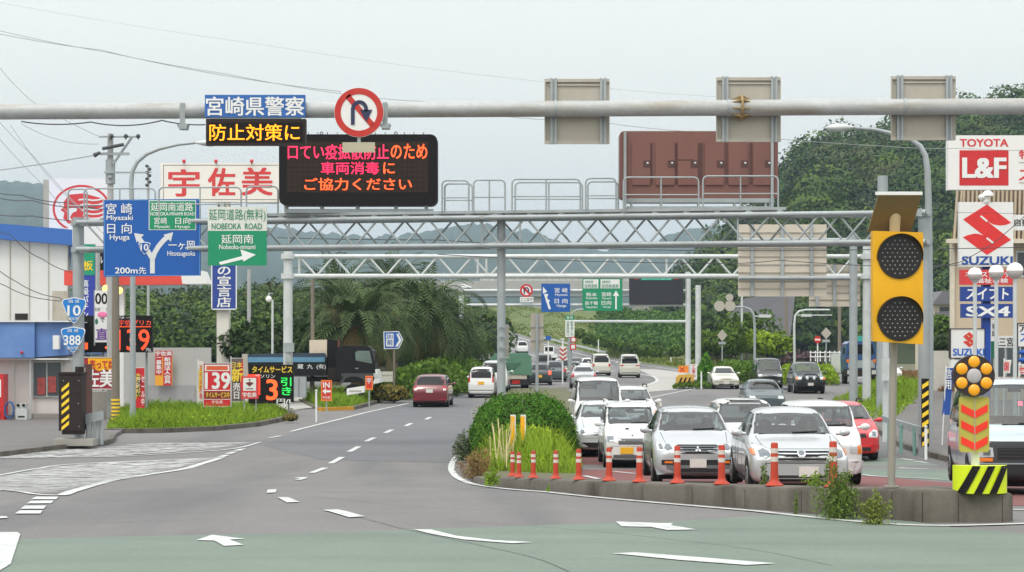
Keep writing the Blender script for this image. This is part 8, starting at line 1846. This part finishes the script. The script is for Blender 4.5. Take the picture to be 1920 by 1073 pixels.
# ---- rounded shrubs along the ramp
for k, (px, py, r, lab) in enumerate(((1086, 627, 12, 'first, by the information board'), (1104, 638, 12, 'second from the information board'), (1124, 642, 13, 'third from the information board'), (1144, 645, 12, 'fourth from the information board'), (1162, 650, 13, 'fifth from the information board'), (1188, 654, 14, 'sixth from the information board'), (1209, 660, 13, 'third back from the far gantry post'), (1229, 661, 13, 'second back from the far gantry post'), (1268, 660, 13, 'alone beside the far gantry post'))):
    d = 285-k*7; s_ = d/F; bush('rounded_shrub', 'rounded clipped shrub on the ramp verge, '+lab, (PX(px, d), d, PZ(py, d)), (r*s_, r*s_, r*1.0*s_), 420, .2, l_shrub, 'shrub', 'rounded shrubs along the ramp', seed=60+k, lump=.12, shell=.8)
# loose shrubbery on the embankment (uncountable)
parts_ = []; rg = np.random.default_rng(70)
for _ in range(240):
    px = rg.uniform(1130, 1345); f_ = (px-1130)/215; py = rg.uniform(583+18*f_, 640+22*f_); d = 330-(py-583)*.9; r = rg.uniform(.9, 1.9); P_, dn = cloud((PX(px, d), d, PZ(py, d)), (r*1.2, r, r*.9), 70, rg, .6, .4, -.5); parts_.append(quads(P_, .3, .3, 1.2, rg, dn*.8))
V_, F_ = join(parts_); leafy('embankment_shrubbery', V_, F_, leafmat('embankment_leaves', (74, 108, 44), .4, .35, .3), 'tangled green shrubbery covering the slope below the viaduct', None, kind='stuff')
rg = np.random.default_rng(71); v = []
n = 15000; pts = []
for _ in range(n):
    k = rg.integers(0, NT); j = rg.random(); a = Vector(ev[k*10]).lerp(Vector(ev[k*10+8]), j); b = Vector(ev[(k+1)*10]).lerp(Vector(ev[(k+1)*10+8]), j); q = a.lerp(b, rg.random()); pts.append(tuple(q+Vector((0, 0, .25))))
vv, ff = quads(np.array(pts), .26, .2, 1.0, rg); leafy('embankment_grass', vv, ff, leafmat('verge_grass', (104, 118, 46), .4, .35, .15), 'rough yellow-green grass on the ramp embankment', None, kind='stuff')
# ---- gore hedges and trees on the right middle ground
def hbox(name, label, pxr, d0, d1, h, n, size, mat, seed):
    return mass(name, [(PX(pxr[0], d0), d0), (PX(pxr[1], d0), d0), (PX(pxr[1], d1), d1), (PX(pxr[0], d1), d1)], lambda X, Y: h*(.9+.1*math.sin(X*3)), n, size, mat, label, cat='hedge', seed=seed)
hbox('hedge', 'dark tall hedge end beside the notice board on the gore', (1306, 1342), 132, 150, 2.2, 5000, .14, l_hedge, 80)
hbox('hedge', 'low trimmed hedge along the gore foot by the striped barrier', (1262, 1335), 127.5, 130, .5, 1800, .09, l_shrub, 81)
hbox('hedge', 'bright low hedge in front of the guard fence and no-entry sign', (1455, 1572), 137, 150, 1.35, 6000, .14, l_bright, 82)
hbox('hedge', 'rough green planting between the ivory sedan and black van', (1335, 1460), 140, 165, 1.5, 8000, .16, l_shrub, 83)
for k, (px, py, d, r, mat, lab) in enumerate(((1400, 622, 178, (2.4, 2, 2.2), l_shrub, 'loose cloud-pruned garden tree before the dark slope'), (1372, 640, 172, (1.9, 1.6, 1.5), l_shrub, 'low spreading tree beside the diamond sign back'), (1330, 625, 200, (2.2, 2, 2.6), l_dark, 'dark tree just behind the far gantry post'), (1440, 650, 170, (2, 1.6, 1.3), l_bright, 'bright spreading bush under the verge lamp box'), (1345, 650, 168, (2.2, 1.6, 1.4), l_shrub, 'broad green bush right behind the dark hedge end'))):
    bush('garden_tree', lab, (PX(px, d), d, PZ(py, d)), r, 1300, .2, mat, 'tree', trunk=(zg(d), .12), seed=90+k, lump=.6, shell=.5, core=.6)
bush('purple_shrub', 'dull purple-leaved shrub beside the bright low hedge', (PX(1500, 168), 168, zg(168)+1.0), (2.2, 1.4, 1.1), 700, .18, leafmat('purple_leaves', (92, 72, 76), .3, .3, 1), 'shrub', seed=99)
# right verge grass beside the pavement
vp = gp([(1560, 752), (1605, 772), (1650, 800), (1668, 800), (1730, 742), (1742, 715), (1720, 704), (1640, 712), (1592, 740)])
sheet('verge', vp, .1, m_soil, slab=.15)
mass('verge_grass', vp, lambda X, Y: .42+.2*math.sin(X*1.7+Y), 18000, .014, l_grass, 'uncut grass verge between the road and the right pavement', 'stuff', blades=True, seed=101, tilt=.35)
mass('verge_weeds', vp, lambda X, Y: .3, 5000, .06, l_bright, 'leafy weeds mixed in the uncut verge', 'stuff', seed=102)
vp2 = [(PX(1640, 150), 118), (PX(1760, 118), 118), (PX(1800, 150), 160), (PX(1650, 160), 165)]
mass('verge_grass', vp2, lambda X, Y: .7, 7000, .05, l_brown, 'dry brownish grass beyond the far end of the right pavement', 'stuff', blades=True, seed=103)
d = 150; bush('garden_tree', 'leafy tree by the pale house beyond the pavement', (PX(1766, d), d, PZ(625, d)), (1.5, 1.5, 1.5), 1100, .16, l_shrub, 'tree', trunk=(zg(d), .12), seed=104)
bush('garden_tree', 'lower tree below the pale house near the white wall', (PX(1772, 140), 140, PZ(648, 140)), (1.3, 1.2, .9), 800, .15, l_dark, 'tree', trunk=(zg(140), .1), seed=105)

# ================================================================ the air itself
hz = MB(); hz.box(-5200, 5200, -70, 5600, -3.0, 330)
o = solo('haze', hz, None, 'thin bluish haze filling the air', None, kind='stuff')
hm = bpy.data.materials.new('haze_air'); hm.use_nodes = True; ht_ = hm.node_tree; ht_.nodes.clear(); vo = nn('ShaderNodeVolumePrincipled', ht_); vo.inputs['Color'].default_value = (.62, .82, 1, 1); vo.inputs['Density'].default_value = .00018; vo.inputs['Anisotropy'].default_value = .0
oo = nn('ShaderNodeOutputMaterial', ht_); ht_.links.new(vo.outputs[0], oo.inputs['Volume']); o.data.materials.append(hm)
